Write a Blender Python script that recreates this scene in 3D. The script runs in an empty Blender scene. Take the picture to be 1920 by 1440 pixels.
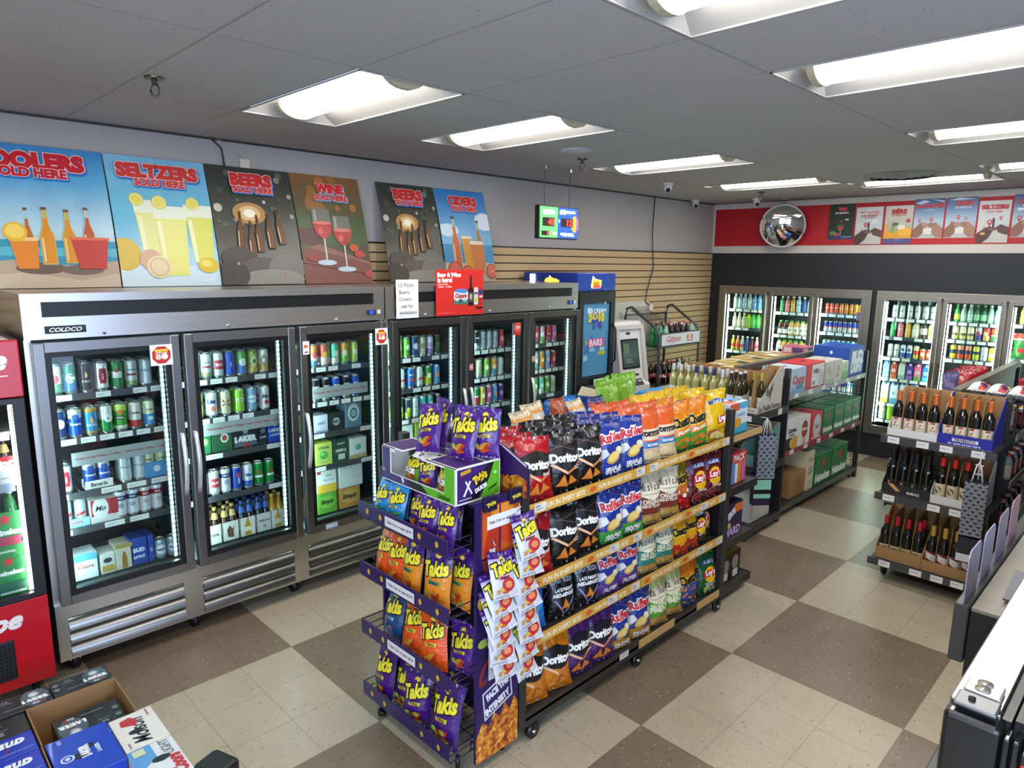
import bpy, bmesh, math, random
from math import pi, sin, cos, radians as R
from mathutils import Vector, Matrix

# ------------------------------------------------------------------ camera, world, large lights, exposure
scn = bpy.context.scene
col = scn.collection
H = 3.042            # ceiling height
XL, XR, YF, YB = -3.18, 4.30, -4.40, 6.05     # room limits

def link(o):
    col.objects.link(o); return o

cam_d = bpy.data.cameras.new('camera')
cam_d.sensor_width = 36.0
cam_d.lens = 36.0 * 1277.77 / 1920
cam_d.clip_start = 0.05
cam = link(bpy.data.objects.new('camera', cam_d))
_yaw, _pit, _rol = -0.7903, -0.1776, 0.0120
_f = Vector((sin(_yaw) * cos(_pit), cos(_yaw) * cos(_pit), sin(_pit)))
_r = _f.cross(Vector((0, 0, 1))).normalized(); _u = _r.cross(_f)
_r2 = cos(_rol) * _r + sin(_rol) * _u; _u2 = -sin(_rol) * _r + cos(_rol) * _u
_m = Matrix((( _r2.x, _u2.x, -_f.x, 1.6801), (_r2.y, _u2.y, -_f.y, -2.5884), (_r2.z, _u2.z, -_f.z, 2.2448), (0, 0, 0, 1)))
cam.matrix_world = _m
scn.camera = cam

world = bpy.data.worlds.new('world'); scn.world = world
world.use_nodes = True
world.node_tree.nodes['Background'].inputs[0].default_value = (0.55, 0.68, 0.9, 1)
world.node_tree.nodes['Background'].inputs[1].default_value = 0.9

def area(name, loc, rot, sx, sy, power, color):
    d = bpy.data.lights.new(name, 'AREA'); d.shape = 'RECTANGLE'; d.size = sx; d.size_y = sy
    d.energy = power; d.color = color
    o = link(bpy.data.objects.new(name, d)); o.location = loc; o.rotation_euler = rot
    return o
# daylight through the shop-front window behind the camera
area('window_and_fill_daylight', (2.6, YF + 0.03, 1.55), (R(90), 0, 0), 3.0, 2.2, 120, (0.66, 0.80, 1.0))
area('window_and_fill_daylight', (XR - 0.03, -2.0, 1.55), (R(90), 0, R(90)), 3.2, 2.2, 105, (0.48, 0.66, 1.0))  # added bluish side daylight from an unseen right-hand window, fills the gondola fronts

LAMP_E = 18.0         # strength of the fluorescent lenses
LED_E = 42.0         # strength of the cooler led strips

vs = scn.view_settings
vs.view_transform = 'Standard'; vs.look = 'None'; vs.gamma = 1.0; vs.use_curve_mapping = False
vs.exposure = 0.4
scn.cycles.max_bounces = 9
scn.cycles.diffuse_bounces = 6
scn.cycles.glossy_bounces = 4
scn.cycles.transmission_bounces = 8
scn.cycles.transparent_max_bounces = 12
scn.cycles.caustics_reflective = False
scn.cycles.caustics_refractive = False
scn.cycles.sample_clamp_indirect = 6

# ------------------------------------------------------------------ materials
def lin(h):
    h = h.lstrip('#')
    def g(c):
        c /= 255.0
        return c / 12.92 if c <= 0.04045 else ((c + 0.055) / 1.055) ** 2.4
    return tuple(g(int(h[i:i + 2], 16)) for i in (0, 2, 4))

_mats = {}
def mat(c, rough=0.45, metal=0.0, emit=0.0, bump=0.0, bscale=60.0, coat=0.0, var=0.0, alpha=1.0):
    """one procedural principled material per look"""
    k = (c, rough, metal, emit, bump, bscale, coat, var, alpha)
    if k in _mats: return _mats[k]
    m = bpy.data.materials.new('mat_%s_%d' % (c.strip('#'), len(_mats)))
    m.use_nodes = True
    nt = m.node_tree; b = nt.nodes['Principled BSDF']
    rgb = lin(c) + (1,)
    b.inputs['Base Color'].default_value = rgb
    b.inputs['Roughness'].default_value = rough
    b.inputs['Metallic'].default_value = metal
    if alpha < 1: b.inputs['Alpha'].default_value = alpha
    if coat: b.inputs['Coat Weight'].default_value = coat
    if emit:
        b.inputs['Emission Color'].default_value = rgb
        b.inputs['Emission Strength'].default_value = emit
    if bump or var:
        tc = nt.nodes.new('ShaderNodeTexCoord')
        n = nt.nodes.new('ShaderNodeTexNoise'); n.inputs['Scale'].default_value = bscale; n.inputs['Detail'].default_value = 3
        nt.links.new(tc.outputs['Object'], n.inputs['Vector'])
        if bump:
            bp = nt.nodes.new('ShaderNodeBump'); bp.inputs['Strength'].default_value = bump; bp.inputs['Distance'].default_value = 0.01
            nt.links.new(n.outputs['Fac'], bp.inputs['Height']); nt.links.new(bp.outputs['Normal'], b.inputs['Normal'])
        if var:
            mx = nt.nodes.new('ShaderNodeMix'); mx.data_type = 'RGBA'
            mx.inputs[6].default_value = tuple(v * (1 - var) for v in rgb[:3]) + (1,)
            mx.inputs[7].default_value = tuple(min(1, v * (1 + var)) for v in rgb[:3]) + (1,)
            nt.links.new(n.outputs['Fac'], mx.inputs[0]); nt.links.new(mx.outputs[2], b.inputs['Base Color'])
    _mats[k] = m
    return m

def node_mat(name, fn):
    if name in _mats: return _mats[name]
    m = bpy.data.materials.new(name); m.use_nodes = True
    fn(m.node_tree, m.node_tree.nodes, m.node_tree.nodes['Principled BSDF'])
    _mats[name] = m
    return m

def glass_pane():
    """clear pane: a faint fresnel reflection over a transparent sheet"""
    def f(nt, N, b):
        out = N['Material Output']
        N.remove(b)
        tr = N.new('ShaderNodeBsdfTransparent'); tr.inputs[0].default_value = (0.90, 0.95, 0.94, 1)
        gl = N.new('ShaderNodeBsdfGlossy'); gl.inputs['Roughness'].default_value = 0.02
        lw = N.new('ShaderNodeFresnel'); ge = N.new('ShaderNodeNewGeometry')
        ior = N.new('ShaderNodeMapRange'); ior.inputs['To Min'].default_value = 1.4; ior.inputs['To Max'].default_value = 1 / 1.4
        nt.links.new(ge.outputs['Backfacing'], ior.inputs[0]); nt.links.new(ior.outputs[0], lw.inputs['IOR'])
        mx = N.new('ShaderNodeMixShader')
        nt.links.new(lw.outputs[0], mx.inputs[0]); nt.links.new(tr.outputs[0], mx.inputs[1]); nt.links.new(gl.outputs[0], mx.inputs[2])
        nt.links.new(mx.outputs[0], out.inputs[0])
    return node_mat('clear_glass', f)

def brushed(name, c, rough=0.3, axis=2, metal=1.0):
    """brushed sheet steel with fine streaks"""
    def f(nt, N, b):
        tc = N.new('ShaderNodeTexCoord'); mp = N.new('ShaderNodeMapping')
        s = [4, 4, 4]; s[axis] = 400; mp.inputs['Scale'].default_value = s
        n = N.new('ShaderNodeTexNoise'); n.inputs['Scale'].default_value = 1; n.inputs['Detail'].default_value = 4
        nt.links.new(tc.outputs['Object'], mp.inputs[0]); nt.links.new(mp.outputs[0], n.inputs['Vector'])
        rr = N.new('ShaderNodeMapRange'); rr.inputs['To Min'].default_value = rough - 0.06; rr.inputs['To Max'].default_value = rough + 0.1
        nt.links.new(n.outputs['Fac'], rr.inputs[0]); nt.links.new(rr.outputs[0], b.inputs['Roughness'])
        bp = N.new('ShaderNodeBump'); bp.inputs['Strength'].default_value = 0.06; bp.inputs['Distance'].default_value = 0.002
        nt.links.new(n.outputs['Fac'], bp.inputs['Height']); nt.links.new(bp.outputs[0], b.inputs['Normal'])
        b.inputs['Base Color'].default_value = lin(c) + (1,); b.inputs['Metallic'].default_value = metal
    return node_mat(name, f)

def foil(c, rough=0.27):
    return mat(c, rough, 0.0, bump=0.55, bscale=34, coat=0.35)

# ------------------------------------------------------------------ mesh builder
class Fr:
    """plane frame: o + s*u + t*v, lifted along n"""
    def __init__(s, o, u, v):
        s.o = Vector(o); s.u = Vector(u).normalized(); s.v = Vector(v).normalized(); s.n = s.u.cross(s.v)
    def __call__(s, a, b, l=0.0):
        return s.o + s.u * a + s.v * b + s.n * l
def FX(x, y, z): return Fr((x, y, z), (0, 1, 0), (0, 0, 1))       # faces +X
def FY(x, y, z): return Fr((x, y, z), (1, 0, 0), (0, 0, 1))       # faces -Y
def FT(x, y, z): return Fr((x, y, z), (0, 1, 0), (-1, 0, 0))      # faces up, read from +X
def FTY(x, y, z): return Fr((x, y, z), (1, 0, 0), (0, 1, 0))      # faces up, read from -Y

class MB:
    def __init__(s):
        s.v = []; s.f = []; s.m = []; s.sm = []; s.mats = []; s.n = 0
    def mi(s, m):
        if isinstance(m, str): m = mat(m)
        if m not in s.mats: s.mats.append(m)
        return s.mats.index(m)
    def add(s, vs_, fs, m, smooth=False):
        k = len(s.v); i = s.mi(m)
        s.v += [tuple(q) for q in vs_]
        for f in fs:
            s.f.append(tuple(a + k for a in f)); s.m.append(i); s.sm.append(smooth)
        return s
    def box(s, x0, x1, y0, y1, z0, z1, m, c=0.0):
        if c <= 0:
            V = [(x, y, z) for x in (x0, x1) for y in (y0, y1) for z in (z0, z1)]
            return s.add(V, [(0, 1, 3, 2), (4, 6, 7, 5), (0, 4, 5, 1), (2, 3, 7, 6), (0, 2, 6, 4), (1, 5, 7, 3)], m)
        bm = bmesh.new()
        bmesh.ops.create_cube(bm, size=1)
        for v in bm.verts:
            v.co = Vector(((x0 + x1) / 2 + v.co.x * (x1 - x0), (y0 + y1) / 2 + v.co.y * (y1 - y0), (z0 + z1) / 2 + v.co.z * (z1 - z0)))
        bmesh.ops.bevel(bm, geom=bm.edges[:], offset=c, segments=2, profile=0.5, affect='EDGES')
        bm.verts.index_update()
        s.add([v.co for v in bm.verts], [[v.index for v in f.verts] for f in bm.faces], m)
        bm.free(); return s
    def lathe(s, prof, m, n=18, o=(0, 0, 0), smooth=True, cap0=True, cap1=True):
        """m: one material or one per profile segment"""
        ms = m if isinstance(m, (list, tuple)) else [m] * (len(prof) - 1)
        ox, oy, oz = o
        rings = [[(ox + r * cos(2 * pi * i / n), oy + r * sin(2 * pi * i / n), oz + z) for i in range(n)] for r, z in prof]
        for k in range(len(prof) - 1):
            s.add(rings[k] + rings[k + 1], [(i, (i + 1) % n, n + (i + 1) % n, n + i) for i in range(n)], ms[k], smooth)
        if cap0 and prof[0][0] > 1e-6: s.add(rings[0], [tuple(range(n))[::-1]], ms[0])
        if cap1 and prof[-1][0] > 1e-6: s.add(rings[-1], [tuple(range(n))], ms[-1])
        return s
    def tube(s, pts, r, m, n=8, closed=False):
        P = [Vector(p) for p in pts]; rings = []
        for i, p in enumerate(P):
            a = P[i - 1] if (i or closed) else p; b = P[(i + 1) % len(P)] if (i < len(P) - 1 or closed) else p
            t = (b - a).normalized(); q = Vector((0, 0, 1)) if abs(t.z) < .9 else Vector((1, 0, 0))
            u = t.cross(q).normalized(); w = t.cross(u)
            rings += [p + u * (r * cos(2 * pi * j / n)) + w * (r * sin(2 * pi * j / n)) for j in range(n)]
        F = []
        for i in range(len(P) - (0 if closed else 1)):
            a = i * n; b = ((i + 1) % len(P)) * n
            F += [(a + j, a + (j + 1) % n, b + (j + 1) % n, b + j) for j in range(n)]
        if not closed: F += [tuple(range(n))[::-1], tuple(range((len(P) - 1) * n, len(P) * n))]
        return s.add(rings, F, m, True)
    def prism(s, poly, fr, d, m):
        """extrude a polygon of frame fr backwards by d"""
        n = len(poly)
        V = [fr(a, b, 0) for a, b in poly] + [fr(a, b, -d) for a, b in poly]
        return s.add(V, [tuple(range(n)), tuple(range(2 * n - 1, n - 1, -1))] + [(i, n + i, n + (i + 1) % n, (i + 1) % n) for i in range(n)], m)
    def decal(s, polys, fr, m, lift, cut=None):
        """flat printed shapes; polys = [(verts2d, faces)]; cut = (xs, ys) grid lines for curved carriers"""
        for V, F in polys:
            if cut:
                V, F = cutgrid(V, F, *cut)
            s.add([fr(a, b, lift) for a, b in V], F, m, bool(cut))
        return s
    def art(s, ops, fr, W, Hh, cut=None, lift0=0.0006, step=0.0003):
        """printed artwork in 0..1 coordinates: see shape codes below"""
        l = lift0
        for op in ops:
            k = op[0]
            if k == 'r':   # rect x0 y0 x1 y1 colour
                P = [([(op[1] * W, op[2] * Hh), (op[3] * W, op[2] * Hh), (op[3] * W, op[4] * Hh), (op[1] * W, op[4] * Hh)], [(0, 1, 2, 3)])]; c = op[5]
            elif k == 'p':  # polygon
                P = [([(a * W, b * Hh) for a, b in op[1]], [tuple(range(len(op[1])))])]; c = op[2]
            elif k == 'e':  # ellipse cx cy rx ry (radii in widths)
                n = 20; rot = op[6] if len(op) > 6 else 0
                P = [([(op[1] * W + W * (op[3] * cos(a) * cos(rot) - op[4] * sin(a) * sin(rot)), op[2] * Hh + W * (op[3] * cos(a) * sin(rot) + op[4] * sin(a) * cos(rot))) for a in (2 * pi * i / n for i in range(n))], [tuple(range(n))])]; c = op[5]
            elif k == 's':  # star
                P = [([(op[1] * W + W * op[3] * (1 if i % 2 == 0 else .42) * sin(pi * i / 5), op[2] * Hh + W * op[3] * (1 if i % 2 == 0 else .42) * cos(pi * i / 5)) for i in range(10)], [tuple(range(10))])]; c = op[4]
            elif k == 't':  # text cx cy width colour {h,rot,shear,out,bold}
                kw = op[6] if len(op) > 6 else {}
                if kw.get('out'):
                    s.decal([fit_text(op[1], op[2] * W, op[3] * Hh, op[4] * W, kw.get('h', 0) * W, kw.get('rot', 0), kw.get('shear', 0), kw.get('ob', .075))], fr, cm(kw['out']), l, cut); l += step
                P = [fit_text(op[1], op[2] * W, op[3] * Hh, op[4] * W, kw.get('h', 0) * W, kw.get('rot', 0), kw.get('shear', 0), kw.get('bold', .03))]; c = op[5]
            if k in 'pe': P = [(clip01(P[0][0], W, Hh), None)]; P = [(v, [tuple(range(len(v)))]) for v, _ in P if len(v) > 2]
            s.decal(P, fr, cm(c), l, cut); l += step
        return s
    def mesh(s, name):
        me = bpy.data.meshes.new(name)
        me.from_pydata(s.v, [], s.f)
        for m in s.mats: me.materials.append(m)
        me.polygons.foreach_set('material_index', s.m)
        me.polygons.foreach_set('use_smooth', s.sm)
        me.update()
        return me
    def build(s, name, parent=None, loc=None, rz=0.0, m=None):
        o = link(bpy.data.objects.new(name, s.mesh(name)))
        if parent is not None: o.parent = parent
        if loc is not None: o.location = loc
        if rz: o.rotation_euler.z = rz
        return o

_ink = {}
def cm(c):
    """print ink: matt colour, or a ready material"""
    if not isinstance(c, str): return c
    if c not in _ink: _ink[c] = mat(c, 0.42)
    return _ink[c]

def clip01(P, W, Hh):
    """trim a printed shape to its sheet"""
    for ax, lim, sg in ((0, 0, 1), (0, W, -1), (1, 0, 1), (1, Hh, -1)):
        out = []
        for i, b in enumerate(P):
            a = P[i - 1]; da, db = (a[ax] - lim) * sg, (b[ax] - lim) * sg
            if (da >= 0) != (db >= 0):
                t = da / (da - db); out.append((a[0] + (b[0] - a[0]) * t, a[1] + (b[1] - a[1]) * t))
            if db >= 0: out.append(b)
        P = out
    return P

def cutgrid(V, F, xs, ys):
    bm = bmesh.new()
    vs_ = [bm.verts.new((a, b, 0)) for a, b in V]
    for f in F:
        try: bm.faces.new([vs_[i] for i in f])
        except ValueError: pass
    x0 = min(a for a, b in V); x1 = max(a for a, b in V); y0 = min(b for a, b in V); y1 = max(b for a, b in V)
    for x in xs:
        if x0 < x < x1: bmesh.ops.bisect_plane(bm, geom=bm.verts[:] + bm.edges[:] + bm.faces[:], plane_co=(x, 0, 0), plane_no=(1, 0, 0))
    for y in ys:
        if y0 < y < y1: bmesh.ops.bisect_plane(bm, geom=bm.verts[:] + bm.edges[:] + bm.faces[:], plane_co=(0, y, 0), plane_no=(0, 1, 0))
    bm.verts.index_update()
    r = [(v.co.x, v.co.y) for v in bm.verts], [tuple(v.index for v in f.verts) for f in bm.faces]
    bm.free(); return r

_txt = {}
def text2d(body, bold, shear):
    k = (body, bold, shear)
    if k not in _txt:
        cu = bpy.data.curves.new('lettering', 'FONT'); cu.body = body; cu.size = 1; cu.offset = bold; cu.shear = shear
        cu.resolution_u = 3; cu.align_x = 'CENTER'; cu.space_line = 0.9
        o = bpy.data.objects.new('lettering', cu); col.objects.link(o)
        me = bpy.data.meshes.new_from_object(o.evaluated_get(bpy.context.evaluated_depsgraph_get()))
        V = [(v.co.x, v.co.y) for v in me.vertices]; F = [tuple(p.vertices) for p in me.polygons]
        bpy.data.objects.remove(o); bpy.data.curves.remove(cu); bpy.data.meshes.remove(me)
        if not V: V = [(0, 0), (1, 0), (0, 1)]; F = []
        x0 = min(a for a, b in V); x1 = max(a for a, b in V); y0 = min(b for a, b in V); y1 = max(b for a, b in V)
        _txt[k] = ([(a - (x0 + x1) / 2, b - (y0 + y1) / 2) for a, b in V], F, x1 - x0, y1 - y0)
    return _txt[k]

def fit_text(body, cx, cy, w, h, rot, shear, bold):
    V, F, tw, th = text2d(body, bold, shear)
    base = text2d(body, .03, shear)
    sx = w / base[2]; sy = h / base[3] if h else sx
    c, s_ = cos(rot), sin(rot)
    return [(cx + a * sx * c - b * sy * s_, cy + a * sx * s_ + b * sy * c) for a, b in V], F

# ------------------------------------------------------------------ scene objects
def tag(o, label, cat, group=None):
    o['label'] = label; o['category'] = cat
    if group: o['group'] = group
    return o
def thing(name, label, cat, loc=(0, 0, 0), rz=0.0, group=None):
    o = link(bpy.data.objects.new(name, None)); o.empty_display_size = 0.05
    o.location = loc; o.rotation_euler = (0, 0, rz)
    return tag(o, label, cat, group)
def struct(name, mb):
    o = mb.build(name); o['kind'] = 'structure'; return o
def place(proto, label, cat, loc, rot=(0, 0, 0), group=None, scale=None):
    """first use takes the prototype itself, later uses copy it and its parts"""
    root, used = proto['o'], proto['used']
    if used:
        r = root.copy(); link(r)
        for ch in root.children:
            c = ch.copy(); link(c); c.parent = r
            for g in ch.children:
                d = g.copy(); link(d); d.parent = c
    else:
        r = root; proto['used'] = True
    r.location = loc; r.rotation_euler = rot
    if scale: r.scale = scale
    return tag(r, label, cat, group)
_protos = []
def proto(o):
    _protos.append({'o': o, 'used': False}); return _protos[-1]
def part_copy(src, parent, name, loc, rot=(0, 0, 0)):
    c = src.copy(); link(c); c.name = name; c.parent = parent; c.location = loc; c.rotation_euler = rot
    for k in ('label', 'category', 'group'):
        if k in c: del c[k]
    for ch in src.children:
        e = ch.copy(); link(e); e.parent = c
    return c
ORD = ['first', 'second', 'third', 'fourth', 'fifth', 'sixth', 'seventh', 'eighth', 'ninth', 'tenth', 'eleventh', 'twelfth', 'thirteenth', 'fourteenth']
rnd = random.Random(7)
# ------------------------------------------------------------------ room shell
def floor_mat(c, name, spk):
    def f(nt, N, b):
        tc = N.new('ShaderNodeTexCoord')
        n1 = N.new('ShaderNodeTexNoise'); n1.inputs['Scale'].default_value = 9; n1.inputs['Detail'].default_value = 5
        n2 = N.new('ShaderNodeTexNoise'); n2.inputs['Scale'].default_value = 70; n2.inputs['Detail'].default_value = 2
        mp = N.new('ShaderNodeMapping'); mp.inputs['Scale'].default_value = (1, 0.45, 1); mp.inputs['Rotation'].default_value = (0, 0, 0.6)
        nt.links.new(tc.outputs['Object'], mp.inputs[0]); nt.links.new(mp.outputs[0], n2.inputs['Vector']); nt.links.new(tc.outputs['Object'], n1.inputs['Vector'])
        base = lin(c)
        mx = N.new('ShaderNodeMix'); mx.data_type = 'RGBA'
        mx.inputs[6].default_value = tuple(v * .86 for v in base) + (1,); mx.inputs[7].default_value = tuple(v * 1.12 for v in base) + (1,)
        nt.links.new(n1.outputs['Fac'], mx.inputs[0])
        hi = N.new('ShaderNodeMapRange'); hi.inputs['From Min'].default_value = .66; hi.inputs['From Max'].default_value = .71
        nt.links.new(n2.outputs['Fac'], hi.inputs[0])
        m2 = N.new('ShaderNodeMix'); m2.data_type = 'RGBA'; m2.inputs[7].default_value = lin(spk[0]) + (1,)
        nt.links.new(mx.outputs[2], m2.inputs[6]); nt.links.new(hi.outputs[0], m2.inputs[0])
        lo = N.new('ShaderNodeMapRange'); lo.inputs['From Min'].default_value = .34; lo.inputs['From Max'].default_value = .29
        nt.links.new(n2.outputs['Fac'], lo.inputs[0])
        m3 = N.new('ShaderNodeMix'); m3.data_type = 'RGBA'; m3.inputs[7].default_value = lin(spk[1]) + (1,)
        nt.links.new(m2.outputs[2], m3.inputs[6]); nt.links.new(lo.outputs[0], m3.inputs[0])
        nt.links.new(m3.outputs[2], b.inputs['Base Color'])
        rr = N.new('ShaderNodeMapRange'); rr.inputs['To Min'].default_value = .22; rr.inputs['To Max'].default_value = .42
        nt.links.new(n1.outputs['Fac'], rr.inputs[0]); nt.links.new(rr.outputs[0], b.inputs['Roughness'])
    return node_mat(name, f)
f_light = floor_mat('#b3a68f', 'vinyl_tile_cream', ('#c3b9a4', '#857866'))
f_dark = floor_mat('#7c6b58', 'vinyl_tile_brown', ('#a99b88', '#453a31'))
f_seam = mat('#55493d', .8)
T3 = 0.9144; T1 = 0.3048
mb = MB()
ix0, ix1 = math.floor(XL / T3), math.ceil(XR / T3); iy0, iy1 = math.floor(YF / T3), math.ceil(YB / T3)
for ix in range(ix0, ix1):
    for iy in range(iy0, iy1):
        m = f_dark if (ix + iy) % 2 else f_light
        for a in range(3):
            for b_ in range(3):
                x0 = ix * T3 + a * T1; y0 = iy * T3 + b_ * T1; g = .0007
                X0, X1 = max(XL, x0 + g), min(XR, x0 + T1 - g); Y0, Y1 = max(YF, y0 + g), min(YB + .7, y0 + T1 - g)
                if X1 > X0 and Y1 > Y0: mb.add([(X0, Y0, 0), (X1, Y0, 0), (X1, Y1, 0), (X0, Y1, 0)], [(0, 1, 2, 3)], m)
mb.add([(XL, YF, -.0012), (XR, YF, -.0012), (XR, YB, -.0012), (XL, YB, -.0012)], [(0, 1, 2, 3)], f_seam)
struct('floor', mb)

def tile_mat():
    def f(nt, N, b):
        tc = N.new('ShaderNodeTexCoord')
        v = N.new('ShaderNodeTexNoise'); v.inputs['Scale'].default_value = 95; v.inputs['Detail'].default_value = 3; v.inputs['Roughness'].default_value = .6
        n = N.new('ShaderNodeTexNoise'); n.inputs['Scale'].default_value = 1.3
        nt.links.new(tc.outputs['Object'], v.inputs['Vector']); nt.links.new(tc.outputs['Object'], n.inputs['Vector'])
        pit = N.new('ShaderNodeMapRange'); pit.inputs['From Min'].default_value = .36; pit.inputs['From Max'].default_value = .30
        nt.links.new(v.outputs['Fac'], pit.inputs[0])
        c = lin('#b0aaa7')
        m1 = N.new('ShaderNodeMix'); m1.data_type = 'RGBA'; m1.inputs[6].default_value = tuple(x * .95 for x in c) + (1,); m1.inputs[7].default_value = tuple(x * 1.05 for x in c) + (1,)
        nt.links.new(n.outputs['Fac'], m1.inputs[0])
        m2 = N.new('ShaderNodeMix'); m2.data_type = 'RGBA'; m2.inputs[7].default_value = lin('#5f5b57') + (1,)
        nt.links.new(m1.outputs[2], m2.inputs[6]); nt.links.new(pit.outputs[0], m2.inputs[0])
        nt.links.new(m2.outputs[2], b.inputs['Base Color'])
        bp = N.new('ShaderNodeBump'); bp.inputs['Strength'].default_value = .35; bp.inputs['Distance'].default_value = .003
        nt.links.new(v.outputs['Fac'], bp.inputs['Height']); nt.links.new(bp.outputs[0], b.inputs['Normal'])
        b.inputs['Roughness'].default_value = .95
    return node_mat('ceiling_tile', f)
# ceiling: 2 ft x 4 ft lay-in tiles between T bars; lamp cells stay open
CX, CY, CW, CD = -2.19, -0.90, 1.2192, 0.6096
lamps = [(0, 0), (0, 2), (0, 5), (0, 8), (1, 9), (2, 0), (2, 2), (2, 5), (2, 8), (2, -3), (0, -3)]
vent_cells = [(1, 8)]
mb = MB(); tm = tile_mat(); bar = mat('#98938e', .6); gap = mat('#4a4641', .8)
i0, i1 = math.floor((XL - CX) / CW), math.ceil((XR - CX) / CW); j0, j1 = math.floor((YF - CY) / CD), math.ceil((YB - CY) / CD)
g = .0065
for i in range(i0, i1):
    for j in range(j0, j1):
        if (i, j) in lamps: continue
        x0 = max(XL, CX + i * CW + g); x1 = min(XR, CX + (i + 1) * CW - g); y0 = max(YF, CY + j * CD + g); y1 = min(YB, CY + (j + 1) * CD - g)
        if x1 - x0 < .02 or y1 - y0 < .02: continue
        mb.box(x0, x1, y0, y1, H + .001, H + .012, tm)
struct('ceiling', mb)
mb = MB()
for i in range(i0, i1 + 1):
    x = CX + i * CW
    if XL < x < XR:
        mb.box(x - .011, x + .011, YF, YB, H + .012, H + .03, gap)
        mb.box(x - .005, x + .005, YF, YB, H + .0005, H + .012, bar)
for j in range(j0, j1 + 1):
    y = CY + j * CD
    if YF < y < YB:
        mb.box(XL, XR, y - .011, y + .011, H + .012, H + .03, gap)
        mb.box(XL, XR, y - .005, y + .005, H + .0015, H + .012, bar)
struct('trim_ceiling_bars', mb)

wallp = mat('#aaa4a1', .85, bump=.15, bscale=140, var=.03)
mb = MB(); mb.box(XL - .12, XL, YF, YB + .02, 0, H + .05, wallp)
struct('wall_left', mb)
# slatwall panelling over the lower part of that wall
slat = mat('#c2a47a', .55, var=.05, bscale=3); groove = mat('#2a211a', .9)
mb = MB(); mb.box(XL + .0005, XL + .006, YF + .01, YB - .005, .05, 2.385, groove)
z = 2.378
while z > .1:
    mb.box(XL + .006, XL + .018, YF + .01, YB - .005, z - .0655, z, slat); z -= .0762
struct('wall_slat_panel', mb)
# black strip on top of the slats
mb = MB(); mb.box(XL + .0005, XL + .021, YF + .01, YB - .005, 2.379, 2.392, '#1d1a18'); struct('trim_slat_top', mb)
# a thin dark gap line where ceiling meets wall
mb = MB(); mb.box(XL + .0005, XL + .014, YF, YB - .002, H - .012, H, '#33302d'); struct('trim_wall_angle_left', mb)
mb = MB(); mb.box(XL, XR, YB - .014, YB - .0005, H - .008, H, '#5a544f'); struct('trim_wall_angle_back', mb)

# back wall: black below, white strip, red band, with two openings for the built-in coolers
blk = mat('#1c1d22', .55, var=.1, bscale=2); red = mat('#b3121f', .55); wht = mat('#c9c2ba', .8)
OPEN = [(-2.98, -1.10), (-0.985, 0.865)]      # x ranges of the cooler frames
OZ0, OZ1 = .31, 1.935
mb = MB(); t = .12
xs = [XL, OPEN[0][0], OPEN[0][1], OPEN[1][0], OPEN[1][1], XR]
for k in range(5):
    if k % 2 == 0: mb.box(xs[k], xs[k + 1], YB, YB + t, 0, 2.39, blk)
    else:
        mb.box(xs[k], xs[k + 1], YB, YB + t, 0, OZ0, blk); mb.box(xs[k], xs[k + 1], YB, YB + t, OZ1, 2.39, blk)
mb.box(XL, XR, YB, YB + t, 2.39, H + .05, wht)
struct('wall_back', mb)
mb = MB(); mb.box(XL + .022, XR, YB - .006, YB - .0005, 2.392, 2.478, wht); struct('trim_white_strip', mb)
mb = MB(); mb.box(XL + .035, XR, YB - .004, YB - .0005, 2.485, 2.965, red); struct('trim_red_band', mb)
mb = MB(); mb.box(XR, XR + .12, YF, YB, 0, H + .05, wallp); struct('wall_right', mb)
# front wall behind the camera with the shop window
mb = MB()
mb.box(XL, 1.0, YF - .12, YF, 0, H + .05, wallp); mb.box(4.2, XR, YF - .12, YF, 0, H + .05, wallp)
mb.box(1.0, 4.2, YF - .12, YF, 0, .4, wallp); mb.box(1.0, 4.2, YF - .12, YF, 2.75, H + .05, wallp)
struct('wall_front', mb)
mb = MB(); fr_ = mat('#8d9094', .4, .8)
for x in (1.0, 2.03, 3.1, 4.15): mb.box(x, x + .05, YF - .08, YF - .03, .4, 2.75, fr_)
mb.box(1.0, 4.2, YF - .08, YF - .03, .4, .46, fr_); mb.box(1.0, 4.2, YF - .08, YF - .03, 2.69, 2.75, fr_)
mb.box(1.0, 4.2, YF - .058, YF - .052, .46, 2.69, glass_pane())
struct('window_1', mb)
mb = MB()  # unseen window added on the right to go with the side daylight
for y in (-3.7, -2.6, -1.45, -.35): mb.box(XR + .03, XR + .08, y, y + .05, .4, 2.75, fr_)
mb.box(XR + .03, XR + .08, -3.7, -.3, .4, .46, fr_); mb.box(XR + .03, XR + .08, -3.7, -.3, 2.69, 2.75, fr_); mb.box(XR + .052, XR + .058, -3.7, -.3, .46, 2.69, glass_pane())
struct('window_added', mb)

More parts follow.
